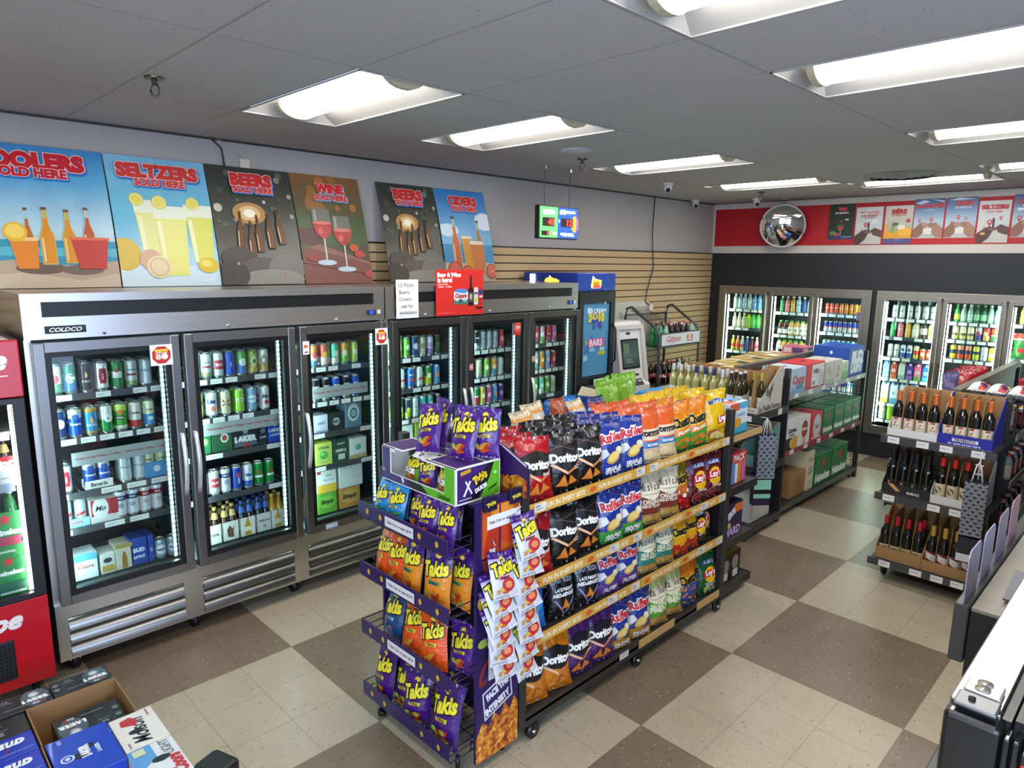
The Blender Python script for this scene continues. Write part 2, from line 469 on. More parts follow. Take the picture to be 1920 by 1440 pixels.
# ------------------------------------------------------------------ ceiling fixtures
lens = mat('#fffcf6', .4, emit=LAMP_E); refl = mat('#a5a29e', .4); capm = mat('#b9ab93', .5)
def troffer(i, j, label):
    x0 = CX + i * CW; y0 = CY + j * CD
    t = thing('ceiling_light', label, 'light', (x0 + CW / 2, y0 + CD / 2, H), 0, 'recessed fluorescent ceiling lights')
    a, b = CW / 2 - .012, CD / 2 - .012
    mb = MB()     # white pan with sloped sides
    V = [(-a, -b, 0), (a, -b, 0), (a, b, 0), (-a, b, 0), (-a + .05, -.13, .075), (a - .05, -.13, .075), (a - .05, .13, .075), (-a + .05, .13, .075)]
    mb.add(V, [(0, 4, 5, 1), (1, 5, 6, 2), (2, 6, 7, 3), (3, 7, 4, 0), (4, 7, 6, 5)], refl)
    mb.build('pan', t)
    mb = MB()
    mb.box(-a, a, -b, -b + .006, -.004, .002, refl); mb.box(-a, a, b - .006, b, -.004, .002, refl); mb.box(-a, -a + .006, -b, b, -.004, .002, refl); mb.box(a - .006, a, -b, b, -.004, .002, refl)
    mb.build('frame', t)
    mb = MB()     # rounded wrap lens
    n = 10; pr = [(.115 * cos(pi + pi * k / n), .06 + .07 * sin(pi + pi * k / n)) for k in range(n + 1)]
    L = a - .10
    V = [(-L, p, q) for p, q in pr] + [(L, p, q) for p, q in pr]
    mb.add(V, [(k, k + 1, n + 2 + k, n + 1 + k) for k in range(n)], lens, True)
    mb.build('lens', t)
    for sgn in (-1, 1):
        mb = MB()
        pr2 = [(.121 * cos(pi + pi * k / n), .06 + .076 * sin(pi + pi * k / n)) for k in range(n + 1)]
        xa, xb = sgn * (L - .004), sgn * (L + .03)
        V = [(xa, p, q) for p, q in pr2] + [(xb, p, q) for p, q in pr2]
        mb.add(V, [(k, k + 1, n + 2 + k, n + 1 + k) for k in range(n)] + [tuple(range(n + 1)), tuple(range(n + 1, 2 * n + 2))], capm)
        mb.build('end_cap', t)
LT = {(0, 0): 'glowing fluorescent ceiling light above the near steel cooler', (0, 2): 'glowing fluorescent ceiling light, second along the slat wall',
      (0, 5): 'glowing fluorescent ceiling light beyond the lottery sign', (0, 8): 'glowing fluorescent ceiling light in front of the convex mirror',
      (1, 9): 'glowing fluorescent ceiling light beside the round air vent', (2, 0): 'fluorescent ceiling light cut by the top of the picture',
      (2, 2): 'large glowing fluorescent ceiling light over the sales counter', (2, 5): 'glowing fluorescent ceiling light over the red wine shelf',
      (2, 8): 'glowing fluorescent ceiling light by the back wall posters', (2, -3): 'fluorescent ceiling light behind the photographer, counter side', (0, -3): 'fluorescent ceiling light behind the photographer, cooler side'}
for (i, j), l in LT.items(): troffer(i, j, l)

t = thing('air_vent', 'round grey ceiling air diffuser with concentric rings near back wall', 'vent', (-.37, 4.28, H))
mb = MB(); vm = mat('#7d7a76', .5, .3); vd = mat('#2d2b29', .7)
for k, r in enumerate((.30, .24, .18, .12, .06)):
    mb.lathe([(r, -.002 - .004 * k), (r - .045, -.022 - .004 * k)], vm, 32, cap0=False, cap1=False)
mb.lathe([(.02, -.03), (.001, -.03)], vm, 16)
mb.build('rings', t)
mb = MB(); mb.lathe([(.29, -.0015), (.001, -.0015)], vd, 32, cap0=False); mb.build('throat', t)

t = thing('ceiling_speaker', 'flat round white ceiling speaker cover above the lottery sign', 'speaker', (-1.65, 1.33, H))
mb = MB(); mb.lathe([(.115, 0), (.11, -.008), (.095, -.010), (.001, -.010)], mat('#bfc0cc', .6), 32); mb.build('cover', t)
mb = MB(); mb.lathe([(.12, -.001), (.115, -.006)], mat('#a9a9b2', .6), 32, cap0=False, cap1=False); mb.build('rim', t)

brass = mat('#5c5348', .35, .9)
def sprinkler(x, y, label):
    t = thing('fire_sprinkler', label, 'sprinkler', (x, y, H), .6, 'pendent fire sprinklers')
    mb = MB(); mb.lathe([(.042, 0), (.04, -.008), (.016, -.012), (.001, -.012)], brass, 20); mb.build('escutcheon', t)
    mb = MB(); mb.lathe([(.013, -.010), (.013, -.03), (.008, -.034), (.001, -.034)], brass, 12); mb.build('body', t)
    mb = MB(); mb.tube([(.006, 0, -.03)] + [(.024 * sin(a), 0, -.056 + .024 * cos(a)) for a in (R(40), R(90), R(140))] + [(.004, 0, -.082)], .0035, brass, 6)
    mb.tube([(-.006, 0, -.03)] + [(-.024 * sin(a), 0, -.056 + .024 * cos(a)) for a in (R(40), R(90), R(140))] + [(-.004, 0, -.082)], .0035, brass, 6)
    mb.build('yoke', t)
    mb = MB(); mb.lathe([(.022, -.082), (.022, -.085), (.001, -.085)], brass, 14); mb.build('deflector', t)
sprinkler(-1.778, -1.452, 'dark brass fire sprinkler hanging under the ceiling above the steel cooler')
sprinkler(-1.895, 1.696, 'dark brass fire sprinkler beside the wires of the lottery sign')
sprinkler(-1.965, 4.90, 'small brass fire sprinkler above the convex mirror')

cw = mat('#d6d3cf', .4); cd = mat('#1a1a1d', .25)
def camera_dome(x, y, z, label, wall=False):
    t = thing('security_camera', label, 'security camera', (x, y, z), 0, 'white security cameras')
    mb = MB(); mb.lathe([(.055, 0), (.055, -.02), (.045, -.026), (.001, -.026)], cw, 24); mb.build('base', t)
    mb = MB(); n = 10; mb.lathe([(.042 * sin(pi * k / n) + .0005, -.05 - .042 * -cos(pi * k / n) * -1) for k in range(n + 1)], cw, 20); mb.build('ball', t)
    mb = MB(); d = Vector((.55, -.62, -.55)).normalized(); c = Vector((0, 0, -.05)) + d * .034
    mb.tube([c, c + d * .012], .022, cd, 16); mb.build('lens', t)
camera_dome(-2.276, 3.50, H, 'white ball security camera on the ceiling between two lights')
camera_dome(-3.05, 5.34, H, 'white security camera in the back corner by the slat wall')
camera_dome(-2.34, 5.56, H, 'dark-eyed white security camera beside the convex mirror')
# ------------------------------------------------------------------ builders of goods
alu = mat('#c4c7c9', .28, .9); aluw = mat('#d9dcde', .3, .6)
def cyl(r):
    """carrier for print on a can or bottle: s runs around, facing +X"""
    def f(a, b, l): return Vector(((r + l) * cos(a / r), (r + l) * sin(a / r), b))
    return f
def cyl_cut(r): return [i * r * .22 for i in range(-9, 10)], []

CAN = {'tall': (.033, .160), 'std': (.033, .122), 'slim': (.0285, .156), 'sleek': (.026, .134)}
_cans = {}
def can_proto(kind, bands, ops=()):
    """bands: list of (height fraction where the band ends, colour)"""
    k = (kind, tuple(bands), tuple(map(str, ops)))
    if k in _cans: return _cans[k]
    r, h = CAN[kind]
    prof = [(r * .70, .003), (r * .78, 0), (r * .93, .008), (r, .016)]; ms = [alu, alu, alu]
    z0, z1 = .016, h - .018
    last = 0
    for fr, c in bands:
        prof.append((r, z0 + (z1 - z0) * fr)); ms.append(mat(c, .3, .35))
    prof += [(r * .93, h - .008), (r * .80, h - .002), (r * .83, h)]; ms += [mat(bands[-1][1], .3, .35), alu, alu]
    mb = MB(); mb.lathe(prof, ms, 16, cap1=False)
    if ops:
        W = r * 2.2
        f0 = cyl(r); f = lambda a, b, l: f0(a - W / 2, b + z0, l)
        mb.art(ops, f, W, z1 - z0, ([i * W / 6 for i in range(1, 6)], []))
    o = mb.build('beverage_can')
    m2 = MB(); m2.lathe([(r * .80, h - .002), (r * .74, h - .006), (.0005, h - .006)], aluw, 16, cap0=False)
    m2.box(-.004, .012, -.006, .006, h - .006, h - .004, alu)
    m2.build('lid', o)
    _cans[k] = proto(o); return _cans[k]

_bots = {}
def bottle_proto(key, prof, glass, label=None, cap=None, lab_ops=(), neck=None, name='bottle', liquid=None):
    """lathe bottle; label=(z0,z1,colour), cap=(z0,colour,r), parts: label, cap"""
    if key in _bots: return _bots[key]
    mb = MB(); mb.lathe(prof, glass, 16)
    o = mb.build(name)
    def rad(z):
        for (r0, a), (r1, b) in zip(prof, prof[1:]):
            if a <= z <= b and b > a: return r0 + (r1 - r0) * (z - a) / (b - a)
        return prof[-1][0]
    if label:
        z0, z1, c = label; r = rad((z0 + z1) / 2) + .0006
        m2 = MB(); m2.lathe([(r, z0), (r, z1)], c if not isinstance(c, str) else mat(c, .55), 20, cap0=False, cap1=False)
        if lab_ops:
            W = r * 2.0; f0 = cyl(r); f = lambda a, b, l: f0(a - W / 2, b + z0, l)
            m2.art(lab_ops, f, W, z1 - z0, ([i * W / 6 for i in range(1, 6)], []))
        m2.build('label', o)
    if neck:
        z0, z1, c = neck
        m2 = MB(); m2.lathe([(rad(z0) + .0006, z0), (rad(z1) + .0006, z1)], mat(c, .5), 16, cap0=False, cap1=False); m2.build('neck_label', o)
    if cap:
        z0, c, r = cap; h = prof[-1][1]
        m2 = MB(); m2.lathe([(r, z0), (r, h + .001), (r * .93, h + .003), (.0005, h + .003)], mat(c, .35, .15), 16, cap0=False); m2.build('cap', o)
    _bots[key] = proto(o); return _bots[key]

g_dark = mat('#0d0f0c', .08, coat=.5); g_green = mat('#1e6a2c', .1, coat=.4); g_clear = mat('#b9c6bd', .08, coat=.4); g_olive = mat('#2c2f14', .1, coat=.4)
g_amber = mat('#3b1e0b', .1, coat=.4); g_pale = mat('#a9a567', .1, coat=.4); g_gold = mat('#c08a1e', .12, coat=.4)
WINE = [(.030, 0), (.0365, .004), (.0375, .02), (.0375, .185), (.034, .20), (.022, .222), (.0155, .238), (.0145, .30), (.0155, .301), (.0155, .31)]
BEER = [(.026, 0), (.030, .004), (.0305, .02), (.0305, .125), (.027, .145), (.016, .175), (.0125, .20), (.0125, .228)]
SODA = [(.030, 0), (.034, .01), (.034, .06), (.031, .09), (.034, .12), (.034, .15), (.025, .18), (.014, .20), (.0125, .205), (.0125, .22)]
def wine(key, glass, capc, capz, lab=None, ops=(), bord=True, neck=None):
    return bottle_proto('wine_' + key, WINE, glass, lab, (capz, capc, .0168), ops, neck, 'wine_bottle')

class Bag:
    """pillow bag standing on its bottom seal, front to +X"""
    def __init__(s, w, h, d, seed):
        s.w, s.h, s.d = w, h, d
        q = random.Random(seed); s.ph = [q.uniform(0, 6.28) for _ in range(8)]
    def prof(s, t):
        a = max(0, min(1, (t - .035) / .30)) ** .55; b = max(0, min(1, (.955 - t) / .38)) ** .6
        return min(a, 1) * min(b, 1)
    def pt(s, sx, t, side, l=0.0):
        """sx -1..1, t 0..1"""
        p = s.prof(t); e = (max(0, 1 - abs(sx) ** 2.6)) ** .75
        dpt = s.d / 2 * p * e * (1.04 - .14 * t)
        ph = s.ph
        edge = (1 - p) * .9 + .12
        dpt += s.w * .026 * edge * e * (sin(sx * 13 + ph[0] + 3 * t) + .7 * sin(sx * 23 + ph[1] - 5 * t)) * (1 if p > .02 else .35)
        dpt += s.w * .010 * e * p * (sin(7 * t + 5 * sx + ph[2]) + sin(11 * t - 6 * sx + ph[3]))
        bend = s.w * .05 * sin(3 * sx + ph[4]) * max(0, t - .8) / .2     # top seal waves
        y = sx * s.w / 2 * (1 - .09 * p) + s.w * .012 * sin(9 * t + ph[5]) * sx
        x = side * (dpt + .0006 + l) + bend
        z = t * s.h + s.h * .012 * sin(2.6 * sx + ph[6]) * t
        return Vector((x, y, z))
    def mesh(s, mb, bands, back):
        """bands: [(t end, material)] up the front"""
        nx, ny = 14, 20
        ts = sorted(set([i / ny for i in range(ny + 1)] + [.03, .97] + [b[0] for b in bands]))
        def bm(t):
            for e, m in bands:
                if t < e: return m
            return bands[-1][1]
        for side in (1, -1):
            V = [s.pt(-1 + 2 * i / nx, t, side) for t in ts for i in range(nx + 1)]
            for j in range(len(ts) - 1):
                m = bm((ts[j] + ts[j + 1]) / 2) if side > 0 or back is None else back
                row = [(j * (nx + 1) + i, j * (nx + 1) + i + 1, (j + 1) * (nx + 1) + i + 1, (j + 1) * (nx + 1) + i) for i in range(nx)]
                if side < 0: row = [q[::-1] for q in row]
                k0 = V[j * (nx + 1):(j + 2) * (nx + 1)]
                mb.add(k0, [tuple(a - j * (nx + 1) for a in q) for q in row], m, True)
    def carrier(s):
        def f(a, b, l): return s.pt(2 * a / s.w - 1, b / s.h, 1, l)
        return f
    def cut(s): return [s.w * i / 14 for i in range(1, 14)], [s.h * i / 16 for i in range(1, 16)]

_bags = {}
def bag_proto(key, w, h, d, bands, ops=(), back='#c9c9cc', seal=None, name='chip_bag', seed=None):
    if key in _bags: return _bags[key]
    b = Bag(w, h, d, seed or hash_(key))
    mb = MB(); b.mesh(mb, [(t, foil(c)) for t, c in bands], mat(back, .35, .3) if back else None)
    if ops: mb.art(ops, b.carrier(), w, h, b.cut(), lift0=.0010, step=.0005)
    o = mb.build(name)
    sc_ = seal or bands[-1][1]
    for nm, t0, t1, c in (('top_seal', .965, 1.0, sc_), ('bottom_seal', 0.0, .03, bands[0][1])):
        m2 = MB(); n = 28; V = []
        for i in range(n + 1):
            sx = -1 + 2 * i / n; zz = (.0035 if i % 2 else 0)
            for t in (t0, t1):
                p = b.pt(sx, t, 1, .0012); V.append((p.x, p.y, p.z + (zz if t in (0.0, 1.0) else 0) * (1 if t else -.3)))
        V2 = [(x - .004, y, z) for x, y, z in V]; k = len(V)
        F = [(2 * i, 2 * i + 2, 2 * i + 3, 2 * i + 1) for i in range(n)]
        m2.add(V + V2, F + [tuple(a + k for a in f[::-1]) for f in F] + [(2 * i + 1, 2 * i + 3, k + 2 * i + 3, k + 2 * i + 1) for i in range(n)], foil(c))
        m2.build(nm, o)
    _bags[key] = proto(o); return _bags[key]
def hash_(k):
    v = 17
    for c in k: v = (v * 31 + ord(c)) % 99991
    return v

_box = {}
def carton(key, w, d, h, c, front=(), top=(), sideA=(), sideB=(), name='carton', flaps=True, c2=None, topc=None):
    """closed carton: w along Y, d along X, h up; front is +X, sideA is -Y, sideB is +Y; origin under its centre"""
    if key in _box: return _box[key]
    mb = MB(); mb.box(-d / 2, d / 2, -w / 2, w / 2, 0, h, mat(c, .5, bump=.04, bscale=30), .003)
    mb.art(front, FX(d / 2, -w / 2, 0), w, h)
    mb.art(sideA, FY(-d / 2, -w / 2, 0), d, h)
    mb.art(sideB, Fr((d / 2, w / 2, 0), (-1, 0, 0), (0, 0, 1)), d, h)
    if topc: mb.art([('r', .01, .01, .99, .99, topc)], FT(d / 2, -w / 2, h), w, d)
    mb.art(top, FT(d / 2, -w / 2, h), w, d, lift0=.0010)
    o = mb.build(name)
    if flaps:
        m2 = MB(); dk = mat('#0e0d0c', .9)
        m2.art([('e', .5, .5, .10, .035, dk)], FT(d / 2, -w / 2, h + .0012), w, d)
        m2.box(-.0006, .0006, -w / 2 + .004, w / 2 - .004, h - .0005, h + .0012, mat(c, .6)); m2.build('handle_hole', o)
    _box[key] = proto(o); return _box[key]

def tray(name, label, cat, x0, x1, y0, y1, z, hf, hs, hb, c, inner, loc=None, group=None, face='-Y', ops=(), cells=0, ci=None):
    """open corrugated tray in place; low front (hf), sides (hs), tall back (hb); front at y0 (face -Y)"""
    cx, cy = (x0 + x1) / 2, (y0 + y1) / 2
    t = thing(name, label, cat, (cx, cy, z), 0, group)
    w = (x1 - x0) / 2; d = (y1 - y0) / 2; k = .004
    co = mat(c, .6, bump=.05, bscale=40); ic = mat(inner, .75, var=.06, bscale=14)
    mb = MB(); mb.box(-w, w, -d, d, 0, k, ic); mb.build('bottom', t)
    mb = MB(); mb.box(-w, w, -d, -d + k, k, hf, co); mb.art(ops, FY(-w, -d, 0), 2 * w, hf); mb.build('front_panel', t)
    mb = MB(); mb.box(-w, w, d - k, d, k, hb, ic); mb.build('back_panel', t)
    for sgn, nm in ((-1, 'side_panel'), (1, 'side_panel')):
        mb = MB(); x = sgn * (w - k / 2)
        poly = [(-d + k, k), (d - k, k), (d - k, hb), (d - k - .3 * d, hb), (-d + k, max(hf, hs))]
        V = [(x - k / 2, a, b) for a, b in poly] + [(x + k / 2, a, b) for a, b in poly]; n = 5
        mb.add(V[:n] + V[n:], [tuple(range(n))[::-1]] + [tuple(range(n, 2 * n))] + [(i, (i + 1) % n, n + (i + 1) % n, n + i) for i in range(n)], co if sgn > 0 else co)
        mb.build(nm, t)
    if cells > 1:
        mb = MB()
        for i in range(1, cells):
            x = -w + 2 * w * i / cells
            poly = [(-d * .86, k), (d - k, k), (d - k, hb * .99), (-d * .55, hb * .97), (-d * .80, hb * .62)]
            V = [(x - .0012, a, b) for a, b in poly] + [(x + .0012, a, b) for a, b in poly]; n = 5
            mb.add(V, [tuple(range(n))[::-1], tuple(range(n, 2 * n))] + [(j, (j + 1) % n, n + (j + 1) % n, n + j) for j in range(n)], ic)
        mb.build('divider', t)
    return t
# ------------------------------------------------------------------ stainless three-door coolers along the slat wall
ssteel = brushed('brushed_steel_y', '#cfccc9', .30, 2)
dsteel = brushed('brushed_steel_dark', '#6f6d6b', .36, 2)
pgray = mat('#77767a', .38, .85, bump=.03, bscale=200)
black = mat('#0c0d10', .4); blackg = mat('#08090c', .18)
inner = mat('#2f3a3d', .5); innerl = mat('#8fa3a6', .5)
led = mat('#c9f7fa', .4, emit=LED_E); ledw = mat('#ffffff', .4, emit=LED_E * .45)
tagp = mat('#e6e8e6', .5); rail = mat('#4a4c50', .3, .2); railclear = mat('#bfc9ca', .25)
gpane = glass_pane()
lvm = mat('#a5a29e', .3, 1.0)
FXP = -2.36           # front plane of cabinet
SH = {3: (1.525, 1.285, .985, .785, .475), 0: (1.525, 1.285, 1.06, .790, .475), 1: (1.525, 1.285, 1.065, .830, .475), 2: (1.52, 1.285, 1.05, .81, .475)}

def price_rail(parent, x, y0, y1, z, tags, seed, full=.8):
    """strip along a shelf edge with paper tags; front to +X; local coordinates"""
    q = random.Random(seed)
    mb = MB(); mb.box(x, x + .004, y0, y1, z - .034, z + .004, rail); mb.build('price_rail', parent)
    n = tags; w = (y1 - y0) / n
    for i in range(n):
        if q.random() > full: continue
        a = y0 + w * i + .006
        mb = MB(); mb.box(x + .0042, x + .0052, a, a + w * .78, z - .030, z + .0005, tagp)
        mb.art([('r', .08, .55, .6, .62, '#6a6f72'), ('r', .08, .3, .45, .36, '#7d8386')], FX(x + .0052, a, z - .030), w * .78, .03)
        mb.build('price_tag', parent)

def steel_cooler(y0, label, doors, dark, handles, badge):
    W = 2.098
    t = thing('display_cooler', label, 'refrigerator', (0, y0, 0), 0, None)
    door_m = dsteel if dark else brushed('brushed_steel_door', '#8f8d8c', .33, 2)
    xb = XL + .06; zt, zb = 2.062, .105
    # cabinet shell, open at the front
    mb = MB()
    mb.box(xb, FXP - .02, 0, .03, zb, zt, ssteel); mb.box(xb, FXP - .02, W - .03, W, zb, zt, ssteel)
    mb.box(xb, FXP - .02, .03, W - .03, zt - .03, zt, ssteel)
    mb.box(xb, FXP - .02, .03, W - .03, zb, zb + .03, ssteel)
    mb.build('cabinet', t)
    mb = MB(); mb.box(xb, xb + .02, .03, W - .03, zb + .03, zt - .03, inner)
    for k in (1, 2): mb.box(xb + .02, FXP - .06, k * W / 3 - .012, k * W / 3 + .012, .43, 1.80, inner)
    mb.box(xb + .02, FXP - .05, .03, W - .03, .40, .445, innerl); mb.box(xb + .02, FXP - .05, .03, W - .03, 1.80, 1.83, inner)
    mb.build('liner', t)
    # header with black air slot
    mb = MB()
    mb.box(FXP - .02, FXP, 0, W, 2.02, zt, ssteel); mb.box(FXP - .02, FXP, 0, W, 1.835, 1.945, ssteel)
    mb.box(FXP - .02, FXP, 0, .085, 1.945, 2.02, ssteel); mb.box(FXP - .02, FXP, W - .085, W, 1.945, 2.02, ssteel)
    mb.build('header', t)
    mb = MB(); mb.box(FXP - .018, FXP - .008, .085, W - .085, 1.945, 2.02, black); mb.build('air_slot', t)
    mb = MB(); mb.box(FXP, FXP + .008, W - .145, W - .075, 1.872, 1.908, '#2b2c30', .002)
    mb.art([('r', .3, .2, .75, .8, mat('#1b3bff', .3, emit=2.0))], FX(FXP + .008, W - .145, 1.872), .07, .036); mb.build('temperature_display', t)
    mb = MB(); mb.box(FXP, FXP + .006, W - .06, W - .035, 1.876, 1.905, '#d6d3cd', .002); mb.build('switch', t)
    for yy in (.35, 1.0, 1.72):
        mb = MB(); mb.tube([(FXP, yy, 1.853), (FXP + .012, yy, 1.853)], .009, alu, 10); mb.tube([(FXP + .012, yy, 1.853), (FXP + .015, yy, 1.853)], .005, black, 8); mb.build('door_lock', t)
    if badge:
        mb = MB(); mb.box(FXP, FXP + .004, .09, .27, 1.862, 1.90, '#14161a', .001)
        mb.art([('t', 'COLDCO', .5, .5, .8, '#e8e8ea', {'shear': .3, 'h': .12})], FX(FXP + .004, .09, 1.862), .18, .038); mb.build('badge', t)
    # lower apron with three louvre grilles
    mb = MB(); mb.box(FXP - .02, FXP, 0, W, .345, .425, ssteel); mb.box(FXP - .02, FXP, 0, W, zb, .128, ssteel)
    e = [0, .055, .645, .755, 1.343, 1.453, 2.043, W]
    for k in range(0, 8, 2): mb.box(FXP - .02, FXP, e[k], e[k + 1], .128, .345, ssteel)
    mb.build('apron', t)
    for k in (1, 3, 5):
        mb = MB(); a, b = e[k], e[k + 1]
        mb.box(FXP - .05, FXP - .045, a, b, .12, .35, black)
        for j in range(3):
            zz = .128 + j * .0725
            V = [(FXP - .034 + .046 * sin(R(15 * q)), zz - .002 + .060 * cos(R(15 * q))) for q in range(7)]
            P = [(x, y_, z) for x, z in V for y_ in (a, b)]
            mb.add(P, [(2 * q, 2 * q + 2, 2 * q + 3, 2 * q + 1) for q in range(6)], lvm, True)
            mb.box(FXP - .04, FXP + .012, a, b, zz - .0045, zz - .002, lvm)
        mb.build('louvre_grille', t)
    for yy in (.08, .72, 1.38, W - .08):
        c = MB(); c.tube([(FXP - .10, yy - .018, .045), (FXP - .10, yy + .018, .045)], .045, black, 14); c.box(FXP - .13, FXP - .07, yy - .026, yy + .026, .06, .105, alu); c.build('caster', t)
    for k in range(3):
        a, b = ((.025, .706), (.73, 1.40), (1.43, 2.09))[k]
        dt, db = 1.822, .432
        # door: frame, black border, glass, handle
        m = .048
        mb = MB(); x0, x1 = FXP - .005, FXP + .045
        mb.box(x0, x1, a, a + m, db, dt, door_m, .004); mb.box(x0, x1, b - m, b, db, dt, door_m, .004)
        mb.box(x0, x1, a + m, b - m, dt - m, dt, door_m); mb.box(x0, x1, a + m, b - m, db, db + m, door_m)
        fo = mb.build('door', t)
        mb = MB(); q = .028; ai, bi, zi, zj = a + m, b - m, db + m, dt - m
        for u in ((ai, ai + q, zi, zj), (bi - q, bi, zi, zj), (ai + q, bi - q, zj - q, zj), (ai + q, bi - q, zi, zi + q)):
            mb.box(x0 + .01, x1 - .012, *u, black)
        mb.build('gasket', fo)
        mb = MB(); mb.box(x1 - .02, x1 - .016, ai + q, bi - q, zi + q, zj - q, gpane); mb.build('glass_pane', fo)
        hs = handles[k]
        hy = a + m / 2 if hs < 0 else b - m / 2
        mb = MB(); P = []
        for i in range(9):
            f = i / 8; P.append((x1 + .008 + .035 * sin(pi * f), hy, .90 + .36 * f))
        mb.tube(P, .013, aluw, 8)
        mb.tube([(x1 - .002, hy, .905), (x1 + .012, hy, .905)], .010, aluw, 8); mb.tube([(x1 - .002, hy, 1.255), (x1 + .012, hy, 1.255)], .010, aluw, 8)
        mb.build('handle', fo)
        # led strip: dotted column inside the far jamb
        mb = MB(); yl = bi - q - .004
        mb.box(FXP - .06, FXP - .045, yl - .006, yl + .012, .50, 1.78, innerl); mb.build('light_bar', t)
        mb = MB()
        for i in range(44): mb.box(FXP - .0448, FXP - .042, yl - .003, yl + .009, .512 + i * .029, .512 + i * .029 + .014, led)
        mb.build('led_strip', t)
        mb = MB(); mb.box(FXP - .075, FXP - .06, ai + q + .002, ai + q + .010, .50, 1.78, led); mb.build('led_strip', t)
        # wire shelves
        zs = SH[doors[k]]
        c0, c1 = k * W / 3 + .02, (k + 1) * W / 3 - .02
        for si, z in enumerate(zs):
            if z > .47 and si < 4 or si == 4:
                mb = MB()
                if si < 4:
                    for yy in range(16): mb.box(xb + .03, -2.475, c0 + (c1 - c0) * yy / 15 - .002, c0 + (c1 - c0) * yy / 15 + .002, z - .005, z - .001, aluw)
                    mb.box(xb + .03, xb + .036, c0, c1, z - .012, z - .003, aluw); mb.box(-2.482, -2.474, c0, c1, z - .014, z - .002, aluw)
                    mb.build('shelf', t)
                    price_rail(t, -2.472, c0 + .01, c1 - .01, z, 7 if si < 2 else 5, int(z * 1000) + k + int(y0 * 10), .85 if si < 2 else .55)
    return t
cool_a = steel_cooler(-1.955, 'long stainless three-door cooler full of beer beside the red fridge', (3, 0, 1), False, (1, -1, -1), True)
cool_b = steel_cooler(.152, 'long stainless three-door cooler of ciders beside the blue freezer', (2, 2, 2), True, (1, -1, -1), False)

# stickers, banners and signs on the coolers (lie on the doors)
def flat_sign(name, label, cat, fr, w, h, base, ops, th=.0012, group=None):
    mb = MB(); mb.prism([(0, 0), (w, 0), (w, h), (0, h)], fr, th, base)
    mb.art(ops, fr, w, h); o = mb.build(name)
    return tag(o, label, cat, group)
octo = [(.5 + .44 * cos(pi / 8 + k * pi / 4), .5 + .44 * sin(pi / 8 + k * pi / 4)) for k in range(8)]
octi = [(.5 + .36 * cos(pi / 8 + k * pi / 4), .5 + .36 * sin(pi / 8 + k * pi / 4)) for k in range(8)]
OPS_AGE = [('p', octo, '#c3221d'), ('p', octi, '#d8dad6'), ('p', octi, '#c8352a'), ('r', .2, .66, .8, .78, '#f0c33b'), ('e', .36, .4, .14, .12, '#e9c9b8'), ('e', .64, .42, .15, .14, '#f1ece4'), ('t', 'STOP', .5, .56, .5, '#f6efe2')]
flat_sign('door_sticker', 'red octagon sticker on the first door of the near cooler', 'sticker', FX(FXP + .0458, -1.405, 1.66), .115, .115, '#f0efe9', OPS_AGE)
flat_sign('door_sticker', 'red octagon sticker on the third door of the near cooler', 'sticker', FX(FXP + .0458, .035, 1.665), .10, .115, '#f0efe9', OPS_AGE)
flat_sign('door_sticker', 'small white card-payment sticker on a cooler door frame corner', 'sticker', FX(FXP + .0458, -.508, 1.645), .045, .085, '#eceae4', [('e', .4, .62, .22, .22, '#c7321f'), ('e', .62, .62, .2, .2, '#e8932a'), ('r', .2, .15, .8, .22, '#444444')])
flat_sign('door_sticker', 'red round sticker on the middle door of the far cooler', 'sticker', FX(FXP + .0322, 1.39, 1.64), .11, .13, '#b9352c', [('e', .5, .5, .40, .40, '#d85a4b'), ('t', '19+', .5, .5, .5, '#f3e9e0')])
flat_sign('door_sticker', 'tiny pink sticker low on the far cooler middle door frame', 'sticker', FX(FXP + .0458, .895, 1.40), .04, .05, '#d98c86', [('r', .2, .4, .8, .6, '#f2e9e6')])
flat_sign('door_sticker', 'tiny pink sticker on the far cooler third door frame', 'sticker', FX(FXP + .0458, 1.605, 1.40), .04, .05, '#d98c86', [('r', .2, .4, .8, .6, '#f2e9e6')])
flat_sign('door_sticker', 'pale blue sticker on the bottom rail of a cooler door', 'sticker', FX(FXP + .0458, -.395, .437), .09, .036, '#9fb3c4', [('r', .1, .4, .7, .6, '#dfe6ea')])
HB = [('t', 'Hours of sale: 7:00am - 11:00pm', .26, .5, .44, '#a3453f'), ('t', 'Hours of sale: 7:00am - 11:00pm', .74, .5, .44, '#a3453f')]
for yy, z, w, l in ((-1.79, 1.135, .50, 'grey hours-of-sale strip inside the first cooler door'), (-1.10, 1.182, .51, 'grey hours-of-sale strip inside the second cooler door'), (-.385, 1.315, .44, 'grey hours-of-sale strip inside the third cooler door')):
    flat_sign('hours_strip', l, 'sign', FX(-2.458, yy, z), w, .075, '#9aa0a0', HB)
flat_sign('paper_notice', 'white paper notice about twelve packs taped to the far cooler header', 'sign', FX(FXP + .0145, .235, 1.835), .195, .275, '#eeece8',
          [('t', '12 Packs', .46, .86, .70, '#3b3b3e', {'bold': 0}), ('t', 'Beers/', .38, .68, .5, '#3b3b3e', {'bold': 0}), ('t', 'Coolers', .40, .50, .55, '#3b3b3e', {'bold': 0}), ('t', '..ask for', .47, .32, .60, '#3b3b3e', {'bold': 0}), ('t', 'assistance', .53, .15, .78, '#3b3b3e', {'bold': 0}), ('r', .12, .045, .4, .05, '#77777a')])
